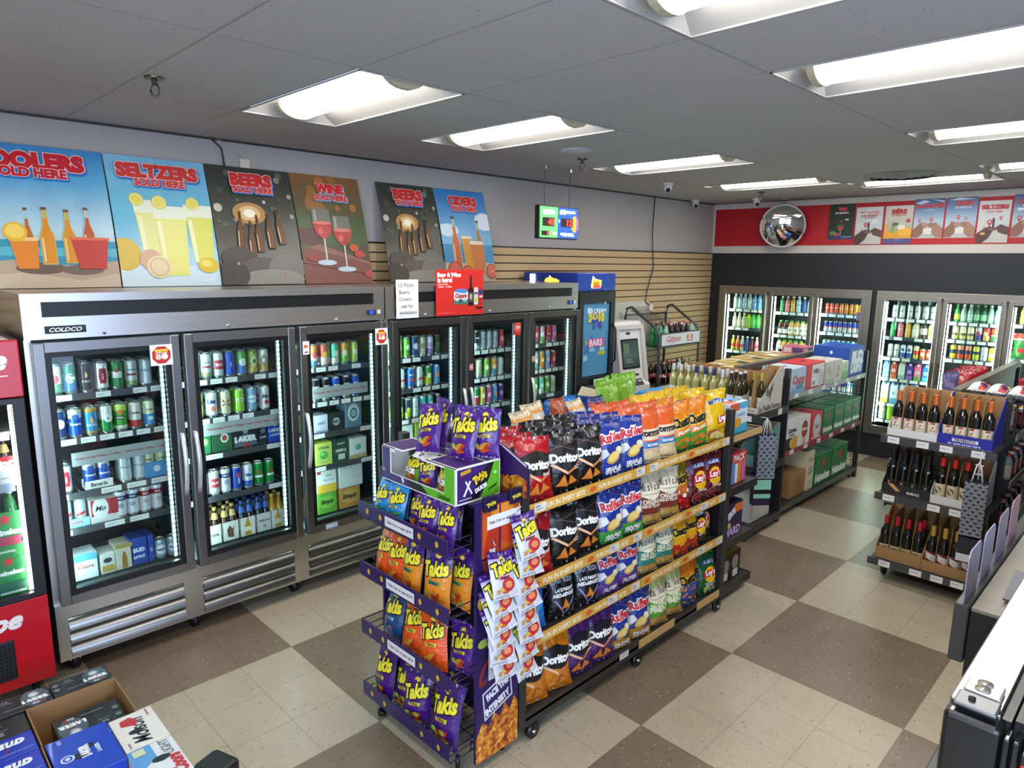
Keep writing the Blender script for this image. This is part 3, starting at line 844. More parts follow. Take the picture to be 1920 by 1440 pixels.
ops = [('t', 'Beer & Wine', .27, .89, .48, '#ffffff', {'bold': .05}), ('t', 'is here!', .18, .78, .29, '#ffffff', {'bold': .05}), ('t', 'Hours of sale:', .14, .69, .2, '#ffd9d2'), ('t', '7:00am - 11:00pm', .18, .63, .28, '#ffd9d2'),
       ('p', [(.36, .24), (.36, .52), (.42, .58), (.60, .58), (.66, .52), (.66, .24)], '#d9dfe3'), ('p', [(.36, .24), (.36, .36), (.44, .30), (.5, .38), (.58, .28), (.66, .36), (.66, .24)], '#3f7d6a'), ('p', [(.36, .52), (.42, .58), (.60, .58), (.66, .52), (.58, .48), (.45, .5)], '#4b88c9'), ('t', 'Coors', .51, .43, .24, '#b3232b', {'shear': .25, 'bold': .06}), ('t', 'LIGHT', .52, .31, .16, '#2d3d63'),
       ('p', [(.665, .20), (.665, .56), (.70, .62), (.705, .88), (.735, .88), (.74, .62), (.775, .56), (.775, .20)], '#16130f'), ('r', .672, .28, .768, .5, '#4c4440'), ('e', .72, .4, .03, .05, '#b9a898'),
       ('p', [(.785, .22), (.785, .58), (.80, .61), (.86, .61), (.875, .58), (.875, .22)], '#cfd3cf'), ('e', .83, .33, .035, .04, '#b9cf3f'), ('r', .79, .45, .87, .5, '#3d5fa0'),
       ('p', [(.885, .24), (.885, .55), (.97, .58), (.985, .55), (.985, .24)], '#b5202f'), ('r', .89, .45, .98, .55, '#27386e'), ('r', .90, .38, .97, .42, '#e9e2da'), ('r', .83, .13, .97, .17, '#120d0d'), ('r', .03, .05, .38, .065, '#e66a5c')]
flat_sign('sale_sign', 'red beer and wine sign with bottles standing on the far cooler header', 'sign', FX(FXP + .0145, .592, 1.835), .475, .345, '#d3261f', ops, .004)
# ------------------------------------------------------------------ drinks in the steel coolers
W_ = '#d4d8d8'; SV = '#b4bbbf'
def oval(c, t=None, tc='#ffffff', cy=.55):
    o = [('e', .5, cy, .30, .34, c)]
    return o + ([('t', t, .5, cy, .46, tc, {'bold': .05})] if t else [])
def word(t, c, cy=.6, w=.7, **k): return [('t', t, .5, cy, w, c, dict(bold=.06, **k))]
def diam(c, c2): return [('p', [(.5, .88), (.82, .55), (.5, .22), (.18, .55)], c), ('e', .5, .55, .16, .2, c2)]
ST = {  # style: (can, bands, print, colour words)
 'gw': ('tall', [(.35, '#4f8a5a'), (1, W_)], oval('#b7353a'), 'green-white'), 'dg': ('tall', [(.45, '#1d5a8a'), (1, '#1f6b45')], oval('#e8eee9', 'C', '#1f6b45'), 'green-blue'),
 'bk': ('tall', [(1, '#17171a')], [('p', [(.42, .55), (.5, .8), (.62, .6), (.52, .5)], '#c5a15a'), ('t', 'STOUT', .5, .36, .6, '#c9c4b8')], 'black'),
 'st': ('tall', [(1, '#d9dad6')], [('p', [(.3, .2), (.22, .5), (.3, .85), (.7, .85), (.78, .5), (.7, .2)], '#a3202c'), ('t', 'STELLA', .5, .5, .48, '#efe8e0', {'rot': R(90)})], 'white-red'),
 'gl': ('tall', [(1, '#3f7a48')], [('r', .15, .38, .85, .66, '#dfe3dc'), ('e', .5, .7, .15, .15, '#a0303a')], 'green'), 'sr': ('tall', [(.2, '#8f9a6a'), (1, '#c9ccc6')], [('r', .15, .42, .85, .52, '#8f3a3a'), ('t', 'TUBORG', .5, .68, .7, '#4a5560')], 'silver-red'),
 'sw': ('tall', [(1, '#c3ccd0')], word('POLAR', '#7a8a96'), 'silver'), 'nv': ('tall', [(1, '#22325c')], oval('#c7ccd6'), 'navy'),
 'bw': ('tall', [(.72, '#1f4fae'), (1, '#d3d7dc')], [('e', .5, .78, .25, .2, '#2a55a8'), ('t', 'Bavaria', .5, .48, .75, '#e8eef8')], 'blue-white'),
 'tg': ('tall', [(.08, '#b59345'), (.9, '#2a8fc4'), (1, '#b59345')], [('p', [(.35, .45), (.5, .75), (.65, .45)], '#d79a45'), ('t', 'BALTIC', .5, .35, .7, '#e9edf0')], 'teal-gold'),
 'wg': ('tall', [(.5, '#2e8b46'), (1, '#d8dcd8')], [('e', .66, .55, .3, .3, '#e9ece8'), ('t', 'K', .66, .55, .2, '#23402c')], 'white-green'),
 'lg': ('tall', [(.15, '#cdd3c4'), (.8, '#3f9a3d'), (1, '#c0d86a')], [('r', .15, .42, .85, .58, '#1b2a1c'), ('t', 'STEIGL', .5, .5, .6, '#e4ead8'), ('e', .5, .75, .2, .2, '#c8742a')], 'bright-green'),
 'wr': ('tall', [(.3, '#b3332c'), (1, '#dcd8cc')], word('Carling', '#5a4a44', .62, .7), 'cream-red'), 'yb': ('tall', [(.5, '#3f8fc6'), (1, '#dfe3b8')], word('WEST', '#6d8a5a', .7, .6) + [('e', .5, .3, .2, .16, '#cfe4f0')], 'yellow-blue'),
 'wn': ('tall', [(.68, '#d3d8de'), (.9, '#1d2f66'), (1, '#d3d8de')], [('t', 'OLD', .5, .80, .4, '#f2f2f2'), ('e', .5, .45, .2, .2, '#8792a8')], 'white-navy'),
 'wm': ('tall', [(.68, '#d8d8d8'), (.92, '#8f2030'), (1, '#d8d8d8')], [('t', 'OLD', .5, .80, .4, '#f2f2f2'), ('e', .5, .45, .2, .2, '#b0a6a8')], 'white-maroon'),
 'bu': ('std', [(1, '#9fb4c4')], [('e', .5, .5, .42, .42, '#e6edf2'), ('t', 'BUSCH', .5, .5, .66, '#23406e', {'bold': .08})], 'silver-blue'),
 'rw': ('tall', [(1, '#c8ccce')], [('r', .1, .3, .9, .75, '#b0303a'), ('t', 'BUD', .5, .53, .6, '#f3ece6')], 'red-silver'), 'ul': ('tall', [(1, '#2447a0')], [('t', 'ULTRA', .5, .5, .45, '#d4dcec', {'rot': R(90)})], 'royal-blue'),
 'gb': ('tall', [(.5, '#3f6fae'), (1, '#5d9a52')], oval('#dfe6da'), 'green-blue'), 'gg': ('tall', [(.4, '#b6a452'), (1, '#7f9a4a')], diam('#d9d6a8', '#5a6b38'), 'gold-green'), 'wo': ('tall', [(.4, '#c0a66a'), (1, '#d9d8cf')], diam('#9a8a52', '#efeada'), 'white-gold'),
 'yg': ('tall', [(1, '#c6c24a')], [('p', [(.1, .35), (.9, .6), (.9, .75), (.1, .5)], '#2b3327'), ('e', .5, .25, .2, .2, '#7d8a2e')], 'yellow-black'), 'wp': ('tall', [(1, '#d3d9de')], [('t', 'Lite', .5, .68, .65, '#2a3f74', {'bold': .08}), ('e', .6, .32, .22, .22, '#d0705c')], 'white-blue'),
 'wx': ('tall', [(1, '#c9c6a4')], [('p', [(.2, .3), (.8, .75), (.8, .6), (.2, .45)], '#8f2a2f'), ('p', [(.2, .75), (.8, .3), (.8, .45), (.2, .6)], '#8f2a2f')], 'cream-red'), 'li': ('tall', [(1, '#8cc63f')], [('r', .15, .5, .85, .66, '#e4efc8'), ('t', 'LIME', .5, .58, .5, '#3c6b22')], 'lime-green'),
 'lb': ('tall', [(1, '#7fa3bd')], [('e', .5, .55, .4, .36, '#c8d8e2'), ('t', 'BUSCH', .5, .55, .62, '#2a4f7f')], 'pale-blue'), 'mo': ('tall', [(1, '#d6d8d9')], [('t', 'Mo', .5, .6, .7, '#33343c', {'shear': .3}), ('e', .55, .3, .2, .2, '#b0343a')], 'white-script'),
 'co': ('tall', [(1, '#d9d7cc')], [('p', [(.38, .1), (.38, .5), (.45, .68), (.45, .85), (.55, .85), (.55, .68), (.62, .5), (.62, .1)], '#c9962c')], 'white-gold'), 'lt': ('tall', [(1, '#23409a')], [('e', .5, .72, .18, .18, '#c43a3a'), ('t', 'Labatt', .5, .42, .55, '#dfe5f2', {'rot': R(90)})], 'blue'),
 'hn': ('tall', [(1, '#1f8a3c')], [('s', .5, .62, .22, '#c8332f'), ('r', .12, .34, .88, .46, '#e0e8e0')], 'green'), 'wb': ('tall', [(.3, '#3f62b0'), (1, '#d3d8de')], word('Blue', '#2d4a9a', .6, .6), 'white-blue'),
 'pb': ('slim', [(.3, '#8aa7d6'), (1, '#dfe0e2')], oval('#e4a0b6'), 'white-pastel'), 'po': ('slim', [(.25, '#5f8fd0'), (.6, '#e0d7d4'), (1, '#e08a4a')], oval('#d04f5f'), 'orange-pastel'), 'pr': ('slim', [(.4, '#e6c9c2'), (1, '#d05a4a')], oval('#e8b13f'), 'coral-red'),
 'pt': ('slim', [(.3, '#e8e2d0'), (1, '#5fb89a')], oval('#e9f0df'), 'mint-green'), 'pg': ('slim', [(.5, '#7fb24f'), (1, '#e0a04a')], oval('#f0e6cf'), 'green-orange'), 'kw': ('tall', [(.35, '#c9cccd'), (1, '#1c1e22')], word('WHITE', '#dfe3e4', .7, .7) + [('e', .5, .3, .22, .2, '#3a3d44')], 'black-white'),
 'bl': ('tall', [(1, '#2a56b4')], [('t', 'BUD', .5, .66, .62, '#e6ecf6', {'bold': .08}), ('t', 'LIGHT', .5, .48, .62, '#e6ecf6', {'bold': .08})], 'blue'), 'gy': ('slim', [(.5, '#c6cf3f'), (1, '#3f8f4a')], oval('#e6ecd0'), 'green-yellow'), 'nl': ('slim', [(.3, '#a9c23f'), (1, '#3a3f52')], [('e', .5, .45, .3, .3, '#b9cf3f')], 'navy-lime'),
 'ww': ('slim', [(1, '#cfd9da')], [('t', 'nude', .5, .6, .6, '#6d8a92'), ('e', .5, .3, .15, .15, '#9ab8a0')], 'plain-white'), 'tl': ('slim', [(1, '#4fb6b8')], [('e', .5, .6, .3, .3, '#d9e9e6'), ('e', .5, .58, .16, .18, '#5a4638')], 'teal'), 'dk': ('slim', [(1, '#24402f')], oval('#4f7a4a'), 'dark-green'),
 'wd': ('slim', [(1, '#d9dcd6')], [('e', .3, .7, .12, .12, '#d05a4a'), ('e', .66, .5, .12, .12, '#e09a4a'), ('e', .4, .3, .12, .12, '#d05a4a')], 'white-dotted'), 'bo': ('slim', [(1, '#2f6fc0')], [('p', [(.1, .4), (.9, .62), (.9, .45), (.1, .25)], '#d0503f'), ('t', 'BLUE', .5, .72, .6, '#e6ecf2')], 'blue-red'), 'wl': ('slim', [(1, '#d6dadd')], [('p', [(.1, .45), (.9, .55), (.9, .42), (.1, .32)], '#c03a4a')], 'white-red'),
 'gs': ('slim', [(1, '#b9cf5a')], oval('#f0f2da'), 'pale-lime'), 'lw': ('slim', [(.35, '#8f6fb0'), (1, '#d9d4de')], oval('#b79ac8'), 'lilac-white'), 'si': ('slim', [(1, '#aab4b8')], word('CLAW', '#6f7b80', .6, .6), 'silver'), 'pk': ('slim', [(1, '#c8679a')], oval('#e9c0d4'), 'pink'),
 'nr': ('slim', [(.5, '#b3333a'), (1, '#26335a')], word('SNAP', '#e9e6e0', .55, .7), 'navy-red'), 'rr': ('slim', [(.55, '#b52f34'), (1, '#c9474a')], word('SNAP', '#e9e6e0', .55, .7), 'red'), 'gr': ('slim', [(.5, '#a8323a'), (1, '#2f7a4a')], word('SNAP', '#e9e6e0', .55, .7), 'green-red'), 'yw': ('slim', [(1, '#cdbf3f')], oval('#efe9b8'), 'yellow'), 'sk': ('slim', [(1, '#6aa9d6')], oval('#e09a7a'), 'sky-blue'), 'pu': ('slim', [(1, '#6a4a94')], oval('#c08ad0'), 'purple'),
 'rp': ('slim', [(.5, '#c04a6a'), (1, '#b03a3f')], oval('#e6a6a0'), 'red-pink'), 'kg': ('slim', [(.4, '#6fae5a'), (1, '#d8a0a8')], oval('#efe4e0'), 'pink-green'), 'or': ('slim', [(1, '#dd8a3a')], oval('#f2dcb8'), 'orange'), 'tp': ('slim', [(1, '#8fc4c0')], oval('#e6f0ea'), 'pale-teal'), 'bg': ('slim', [(1, '#6fae4a')], oval('#d9ecc0'), 'leaf-green'), 'be': ('slim', [(.4, '#3f8fb0'), (1, '#d9a24a')], oval('#e6e0c8'), 'teal-orange'), 'ol': ('slim', [(1, '#c8c9a8')], oval('#8f9a6a'), 'pale-olive'),
}
SHN = ['top', 'second', 'third', 'fourth', 'bottom']
def can_row(codes, y0, y1, x, z, where, group, rows=2, end='red fridge end', pitch=.068, jit=.004):
    n = len(codes)
    for i, c in enumerate(codes):
        if c == '.': continue
        kind, bands, ops, cw_ = ST[c]
        p = can_proto(kind, bands, ops)
        y = y0 + (y1 - y0) * (i + .5) / n
        jit = max(0, min(.004, ((y1 - y0) / n - 2 * CAN[kind][0]) / 2.2))
        for r in range(rows):
            place(p, ('rear ' if r else '') + '%s can, %s from the %s, %s' % (cw_, ORD[i], end, where), 'drink can', (x - r * pitch, y + rnd.uniform(-jit, jit) * .5, z),
                  (0, 0, rnd.uniform(-.25, .1) + (0 if r == 0 else rnd.uniform(-1, 1))), group + (' rear row' if r else ''))
def door_y(k, base): return ((.025, .706), (.73, 1.40), (1.43, 2.09))[k][0] + .075 + base, ((.025, .706), (.73, 1.40), (1.43, 2.09))[k][1] - .095 + base
ROWS = [  # cooler base, door, shelf index, codes
 (0, 0, 0, 'gw dg bk st gl sr sw'), (0, 0, 1, 'nv bw tg wg lg wr yb'), (0, 0, 2, 'st . . . sw sw .'), (0, 0, 3, '. . . . wn wn wm wm'),
 (0, 1, 0, 'sw sr rw ul gb gg wo'), (0, 1, 1, 'yg wp wx li lb mo'), (0, 1, 3, 'co rw wn lt wb hn hn'),
 (0, 2, 0, 'pb po pr pt pg gs'), (0, 2, 1, 'sw kw kw bl kw bl'),
 (1, 0, 0, 'gw gs bg nv ol lw dk'), (1, 0, 1, 'wd wl bo wl gy sk'), (1, 0, 2, 'gy gy nl ww tl tl dk'),
 (1, 1, 0, 'si si kw si si si rp'), (1, 1, 1, 'kg ww ol bg be ww'), (1, 1, 2, 'nr rr gr yw pk sk pu'),
 (1, 2, 0, 'pu pu rp kg rr pk'), (1, 2, 1, 'yw pk tp or sk rp'), (1, 2, 2, 'gs tp bg pt bg ol'), (1, 2, 3, 'rr gs gs bg gy yw'),
]
CB = (-1.955, .152); CN = ("near cooler's", "far cooler's")
for cb, k, s, codes in ROWS:
    a, b = door_y(k, CB[cb]); b -= .02 if k == 2 else 0; z = SH[(3, 0, 1)[k] if cb == 0 else 2][s]
    can_row(codes.split(), a, b, -2.512, z, "%s shelf, %s %s door" % (SHN[s], CN[cb], ORD[k]), 'cans on the %s shelf behind the %s %s door' % (SHN[s], CN[cb], ORD[k]), 2 if s < 3 else 1)

# multipacks: open paperboard carriers with cans, and closed cartons
def pack(name, label, cat, loc, w, d, h, c, front, rz=0, key=None, **kw):
    p = carton(key or (name + label[:24]), w, d, h, c, front, name=name, flaps=kw.pop('flaps', False), **kw)
    return place(p, label, cat, loc, (0, 0, rz), kw.get('group'))
zA = SH[3]
def carrier(label, code, n, y, z, h, c, ops, d=1):
    """cans held in a printed paperboard wrap (a thing of its own) """
    kind = ST[code][0]; r = CAN[kind][0]; w = n * .068
    t = thing('can_multipack', label, 'drink multipack', (-2.53, y, z), 0, None)
    mb = MB(); q = .036
    mb.box(q, q + .002, -w / 2, w / 2, 0, h, mat(c, .45)); mb.box(-q, -q + .002, -w / 2, w / 2, 0, h, mat(c, .45)); mb.box(-q, q, -w / 2, w / 2, 0, .002, mat(c, .45))
    mb.art(ops, FX(q + .002, -w / 2, 0), w, h); mb.build('carrier', t)
    pr_ = can_proto(kind, ST[code][1], ST[code][2])['o']
    for i in range(n): part_copy(pr_, t, 'can', (0, -w / 2 + .034 + i * .068, .002))
carrier('blue and white can four-pack on the third shelf of the first cooler door', 'bw', 2, -1.665, zA[2], .045, '#e6e6de', [('t', 'Bavaria', .5, .5, .6, '#33343a')])
carrier('pale yellow and blue can pack beside the silver cans, first cooler door', 'yb', 2, -1.365, zA[2], .09, '#4f9ad0', [('e', .5, .55, .14, .14, '#d8e6ee')])
carrier('light blue and white can pack low in the first cooler door', 'wl', 2, -1.795, zA[3], .05, '#8fbfe0', [('t', 'Coors', .5, .6, .5, '#c03a4a')])
pack('beer_carton', 'red and white beer carton with black script, first cooler door, fourth shelf', 'beer carton', (-2.55, -1.645, zA[3]), .155, .13, .135, '#d8d8d4', [('r', .02, .3, .98, .98, '#b8323a'), ('e', .32, .6, .26, .42, '#e4e4e0'), ('t', 'Mo', .32, .62, .34, '#26262c', {'shear': .3}), ('e', .75, .62, .16, .3, '#a3242c')])
BZ = SH[0][4]
def low(label, y, w, h, c, ops, x=-2.56, z=BZ, d=.13, name='beer_carton', cat='beer carton'):
    return pack(name, label, cat, (x, y, z), w, d, h, c, ops, key=label)
low('pale blue and white box at the bottom of the first cooler door', -1.775, .13, .15, '#dfe6ea', [('r', 0, .72, 1, 1, '#5fa8d6'), ('t', 'Coors', .55, .5, .6, '#b8485a')])
low('white carton with gold beer picture, bottom of first cooler door', -1.66, .075, .12, '#d8d6cc', [('r', .1, .1, .9, .4, '#b8993f'), ('e', .5, .65, .3, .2, '#3a3f4a')])
low('cream and gold carton, bottom shelf of first cooler door', -1.575, .09, .15, '#cfc9b4', [('r', 0, .85, 1, 1, '#a8924f'), ('p', [(.35, .05), (.35, .45), (.46, .7), (.54, .7), (.65, .45), (.65, .05)], '#a8782f')])
low('blue carton lettered in white, bottom shelf of first cooler door', -1.497, .09, .165, '#2448a0', [('t', 'BUD', .5, .55, .66, '#dfe6f2', {'bold': .08}), ('t', 'LIGHT', .5, .30, .66, '#dfe6f2', {'bold': .08})])
low('narrow blue carton beside silver cans, bottom of first cooler door', -1.431, .03, .165, '#2a4cae', [('t', 'BUDWEISER', .5, .45, .8, '#c8d2ea', {'rot': R(90), 'h': .5})])
can_row('bu bu'.split(), -1.412, -1.274, -2.52, BZ, 'bottom shelf, near cooler\'s first door', 'silver cans at the bottom of the near cooler', 1)
Z2 = SH[0]
low('bright green carton at the end of the second cooler door, third shelf', -1.09, .085, .155, '#2f7a4a', [('e', .5, .5, .3, .3, '#9ac65a'), ('e', .5, .5, .15, .15, '#dfe8c8')], z=Z2[2])
low('dark green carton with white round badge, second cooler door', -.98, .125, .155, '#2f5a3c', [('e', .62, .55, .2, .24, '#dfe4d8'), ('e', .62, .55, .13, .15, '#a8483a'), ('r', .1, .82, .5, .9, '#8fae96')], z=Z2[2])
LK = [('p', [(.02, .06), (.2, .42), (.5, .62), (.8, .42), (.98, .06)], '#5a6670'), ('e', .5, .72, .12, .14, '#aab4ba'), ('t', 'LAKER', .5, .36, .82, '#f0f2f2', {'bold': .09}), ('t', 'Ice', .55, .12, .3, '#b8323a', {'shear': .3})]
low('black and silver carton with mountain crest, second cooler door', -.832, .165, .16, '#1c1f24', LK, z=Z2[2])
low('small black carton lettered in white, second cooler door, third shelf', -.718, .055, .15, '#22262c', [('e', .5, .6, .3, .3, '#6d7a82'), ('t', 'LAKER', .5, .32, .8, '#e6e9ea')], z=Z2[2])
low('royal blue carton with white fish crest, second cooler door, third shelf', -.635, .10, .17, '#1f49ba', [('e', .5, .72, .16, .16, '#c8d4ee'), ('t', 'LAKER', .5, .48, .82, '#eef2fa', {'bold': .08}), ('t', 'LAGER', .5, .3, .7, '#dfe6f6')], z=Z2[2])
# bottle six-packs on the bottom shelf of the second door
BOT = {'corona': bottle_proto('corona', BEER, g_gold, (.04, .10, '#e8e4cf'), (.213, '#c9b45a', .0138), [('t', 'Corona', .5, .55, .7, '#2a4a8a')], None, 'beer_bottle'),
       'navy': bottle_proto('navy', BEER, g_dark, (.04, .10, '#dfe0e2'), (.213, '#2f4f9a', .0138), [], (.155, .195, '#3a5fae'), 'beer_bottle'),
       'brown': bottle_proto('brown', BEER, g_amber, (.04, .10, '#d8c8a0'), (.213, '#b9a05a', .0138), [], (.155, .195, '#c8a86a'), 'beer_bottle'),
       'green': bottle_proto('green', BEER, g_green, (.04, .10, '#e6e8e0'), (.213, '#b8bcb6', .0138), [], (.155, .195, '#2f7a3c'), 'beer_bottle')}
def sixpack(label, y, z, kind, c, ops, w=.125, x=-2.55, cols=2, hh=.125):
    t = thing('bottle_carrier', label, 'beer carrier', (x, y, z), 0, None)
    mb = MB(); d = .13; m = mat(c, .5)
    mb.box(d / 2 - .002, d / 2, -w / 2, w / 2, 0, hh, m); mb.box(-d / 2, -d / 2 + .002, -w / 2, w / 2, 0, hh, m); mb.box(-d / 2, d / 2, -w / 2, -w / 2 + .002, 0, hh, m); mb.box(-d / 2, d / 2, w / 2 - .002, w / 2, 0, hh, m)
    mb.box(-d / 2, d / 2, -w / 2, w / 2, 0, .002, m); mb.art(ops, FX(d / 2, -w / 2, 0), w, hh); mb.build('carton', t)
    src = BOT[kind]['o']
    for i in range(cols):
        for j in range(2):
            part_copy(src, t, 'bottle', (d / 4 - j * d / 2, -w / 2 + w * (i + .5) / cols, .003))
sixpack('white carrier of brown bottles at the end of the second cooler door', -1.075, BZ, 'brown', '#e2e1da', [('t', 'andria', .5, .5, .7, '#3a3a40')], .10)
sixpack('white carrier with brown stag print, second cooler door', -.965, BZ, 'brown', '#dcdbd4', [('p', [(.3, .2), (.25, .6), (.45, .8), (.6, .6), (.75, .75), (.65, .4), (.7, .15)], '#6a4a34')], .10)
sixpack('white carrier with a yellow bottle print, second cooler door', -.855, BZ, 'navy', '#e0dfd6', [('p', [(.3, .05), (.3, .6), (.44, .85), (.44, 1), (.56, 1), (.56, .85), (.7, .6), (.7, .05)], '#c99a2a'), ('r', .3, .25, .7, .5, '#e9e2c4')], .10)
sixpack('pale carrier of navy capped bottles, second cooler door', -.745, BZ, 'navy', '#d6d6d0', [('t', 'PERONI', .5, .6, .7, '#44464c'), ('e', .5, .3, .1, .1, '#8a8c92')], .10)
sixpack('white carrier beside the light strip with a gold bottle print', -.65, BZ, 'corona', '#dfded6', [('p', [(.3, .05), (.3, .6), (.44, .85), (.44, 1), (.56, 1), (.56, .85), (.7, .6), (.7, .05)], '#d0a432'), ('r', .3, .25, .7, .5, '#e9e2c4')], .10)
Z3 = SH[1]
low('small lime yellow box at the end of the third cooler door', -.395, .05, .115, '#b9c63f', [('e', .5, .5, .3, .3, '#e6ecb8')], z=Z3[2])
low('white box with purple script, third cooler door, third shelf', -.30, .10, .125, '#c9c9d6', [('t', 'nutrl', .5, .55, .6, '#5a4a8a', {'shear': .3}), ('r', 0, 0, 1, .12, '#8f8fae')], z=Z3[2])
low('black box with a white badge, third cooler door, third shelf', -.185, .11, .125, '#1f2428', [('e', .5, .5, .26, .26, '#a8b0b2'), ('t', 'REST', .5, .5, .45, '#23282c', {'bold': .06})], z=Z3[2])
low('silver and blue carton printed with a round can badge, third cooler door', -.045, .13, .195, '#5f7f94', [('e', .5, .55, .36, .5, '#c3d6de'), ('e', .5, .52, .22, .3, '#2f4454'), ('e', .5, .52, .16, .22, '#8fb0c0')], z=Z3[2])
low('teal box at the end of the third cooler door, fourth shelf', -.40, .06, .15, '#2f8f86', [('r', .2, .3, .8, .6, '#cfe6e0')], z=Z3[3])
low('lime box framed in yellow with a leaf picture, third cooler door', -.29, .13, .16, '#c6cf5a', [('r', .1, .1, .9, .9, '#a9c06a'), ('e', .5, .45, .24, .22, '#4f9a3c'), ('e', .42, .5, .12, .1, '#7fc05a'), ('t', 'STREAM', .5, .78, .6, '#35502a')], z=Z3[3])
low('dark green box with small white lettering, third cooler door', -.155, .12, .165, '#2c4638', [('t', 'GREEN', .5, .8, .5, '#b8c8b8'), ('t', 'SIMPLE', .5, .5, .7, '#dfe6dc'), ('r', .3, .1, .75, .35, '#c8d0c6')], z=Z3[3])
low('white box with a green plant print, third cooler door, fourth shelf', -.015, .14, .15, '#dfe6e2', [('e', .5, .55, .16, .16, '#5fae9a'), ('e', .42, .6, .1, .08, '#7fc0a8'), ('r', 0, 0, 1, .2, '#b8a878')], z=Z3[3])
SM = lambda c: [('e', .5, .55, .44, .30, c), ('t', 'Simply', .5, .55, .72, '#2d3b22', {'shear': .25, 'bold': .05})]
low('gold carton with leafy print at the bottom of the third cooler door', -.40, .075, .14, '#b8a83f', SM('#c9c05a'), z=Z3[4])
low('green carton with leafy print at the bottom of the third cooler door', -.275, .15, .15, '#5f9f3c', SM('#7fb84a'), z=Z3[4])
low('amber carton with leafy print at the bottom of the third cooler door', -.095, .17, .15, '#b98a45', SM('#d0a05a'), z=Z3[4])
low('black carton stacked on the gold carton, third cooler door', -.405, .085, .15, '#23262a', [('r', .1, .5, .9, .62, '#9aa0a2'), ('t', 'COTT', .5, .3, .6, '#b8bcbc')], z=Z3[4] + .143)
low('white and yellow carton stacked on the green leafy carton', -.275, .15, .165, '#e0e2dc', [('r', 0, 0, 1, .36, '#d6b03f'), ('t', 'SAN', .6, .75, .3, '#8a9aa0'), ('t', 'PELLEGRI', .6, .55, .55, '#8a9aa0'), ('r', .0, .85, .2, 1, '#c0503f')], z=Z3[4] + .153)
low('large white speckled carton stacked on the amber carton', -.08, .19, .19, '#d3dedd', [('e', .2, .8, .02, .02, '#6a8a8a'), ('e', .5, .72, .02, .02, '#6a8a8a'), ('e', .75, .85, .02, .02, '#6a8a8a'), ('e', .65, .4, .02, .02, '#6a8a8a'), ('e', .3, .3, .02, .02, '#6a8a8a')], z=Z3[4] + .153)
# far cooler, fourth and bottom shelves
ZB = SH[2]; FB = CB[1]
low('white box with a tree print and purple base, far cooler first door', .40, .15, .19, '#d6e0da', [('e', .5, .66, .16, .14, '#4f6a58'), ('r', .47, .4, .53, .6, '#4a4038'), ('r', .1, .05, .9, .28, '#6a5a7a')], z=ZB[3])
low('lime green box beside the tree print box, far cooler first door', .56, .12, .20, '#a9cf4a', [('e', .5, .6, .24, .22, '#dfeeb0'), ('e', .5, .6, .14, .12, '#5f9a3a')], z=ZB[3])
low('second lime green box by the light strip, far cooler first door', .70, .11, .20, '#9cc846', [('e', .5, .6, .24, .22, '#dfeeb0')], z=ZB[3])
low('red berry carton, far cooler middle door, fourth shelf', 1.02, .12, .15, '#a8384a', [('e', .4, .5, .18, .2, '#d8606a'), ('e', .65, .55, .15, .18, '#c84a5a')], z=ZB[3])
low('mauve berry carton, far cooler middle door, fourth shelf', 1.15, .11, .15, '#8f5a78', [('e', .5, .5, .25, .2, '#c89ab0')], z=ZB[3])
low('white carton with teal moon badge, far cooler middle door', 1.30, .13, .17, '#4f7f8a', [('e', .5, .55, .32, .4, '#c9e6ea'), ('e', .6, .6, .18, .22, '#3f6f7a')], z=ZB[3])
for i, (c, nm) in enumerate((('#b4bfc2', 'grey'), ('#6f9a8a', 'sage green'), ('#c8b89a', 'beige'), ('#8a6a9a', 'violet'))):
    low('%s carton on the bottom shelf of the far cooler first door' % nm, .36 + i * .12, .11, .16, c, [('e', .5, .55, .25, .25, '#e6e6e0')], z=ZB[4])
# ------------------------------------------------------------------ posters leaning on top of the steel coolers
def grad(name, stops, axis=1):
    """printed two-tone or three-tone ground, along local z of the poster"""
    def f(nt, N, b):
        tc = N.new('ShaderNodeTexCoord'); sp = N.new('ShaderNodeSeparateXYZ'); rp = N.new('ShaderNodeValToRGB')
        nt.links.new(tc.outputs['Generated'], sp.inputs[0]); nt.links.new(sp.outputs[2], rp.inputs[0])
        el = rp.color_ramp.elements
        for i, (p, c) in enumerate(stops):
            e = el[i] if i < 2 else el.new(p)
            e.position = p; e.color = lin(c) + (1,)
        n = N.new('ShaderNodeTexNoise'); n.inputs['Scale'].default_value = 7; n.inputs['Detail'].default_value = 3
        nt.links.new(tc.outputs['Object'], n.inputs['Vector'])
        mx = N.new('ShaderNodeMix'); mx.data_type = 'RGBA'; mx.blend_type = 'OVERLAY'; mx.inputs[0].default_value = .22
        nt.links.new(rp.outputs[0], mx.inputs[6]); nt.links.new(n.outputs['Fac'], mx.inputs[7])
        nt.links.new(mx.outputs[2], b.inputs['Base Color']); b.inputs['Roughness'].default_value = .38
    return node_mat(name, f)
def bottle_ops(x, y, w, h, glass, liq, cap='#7a4a2a', lean=0):
    k = lambda a, b: (x + a * w + lean * b * w, y + b * h)
    body = [k(-.5, 0), k(-.5, .50), k(-.2, .70), k(-.17, .96), k(.17, .96), k(.2, .70), k(.5, .50), k(.5, 0)]
    lq = [k(-.44, .02), k(-.44, .49), k(-.17, .68), k(-.15, .80), k(.15, .80), k(.17, .68), k(.44, .49), k(.44, .02)]
    return [('p', body, glass), ('p', lq, liq), ('p', [k(-.19, .95), k(-.19, 1.0), k(.19, 1.0), k(.19, .95)], cap), ('p', [k(-.36, .05), k(-.36, .46), k(-.26, .46), k(-.26, .05)], '#f2d9a0')]
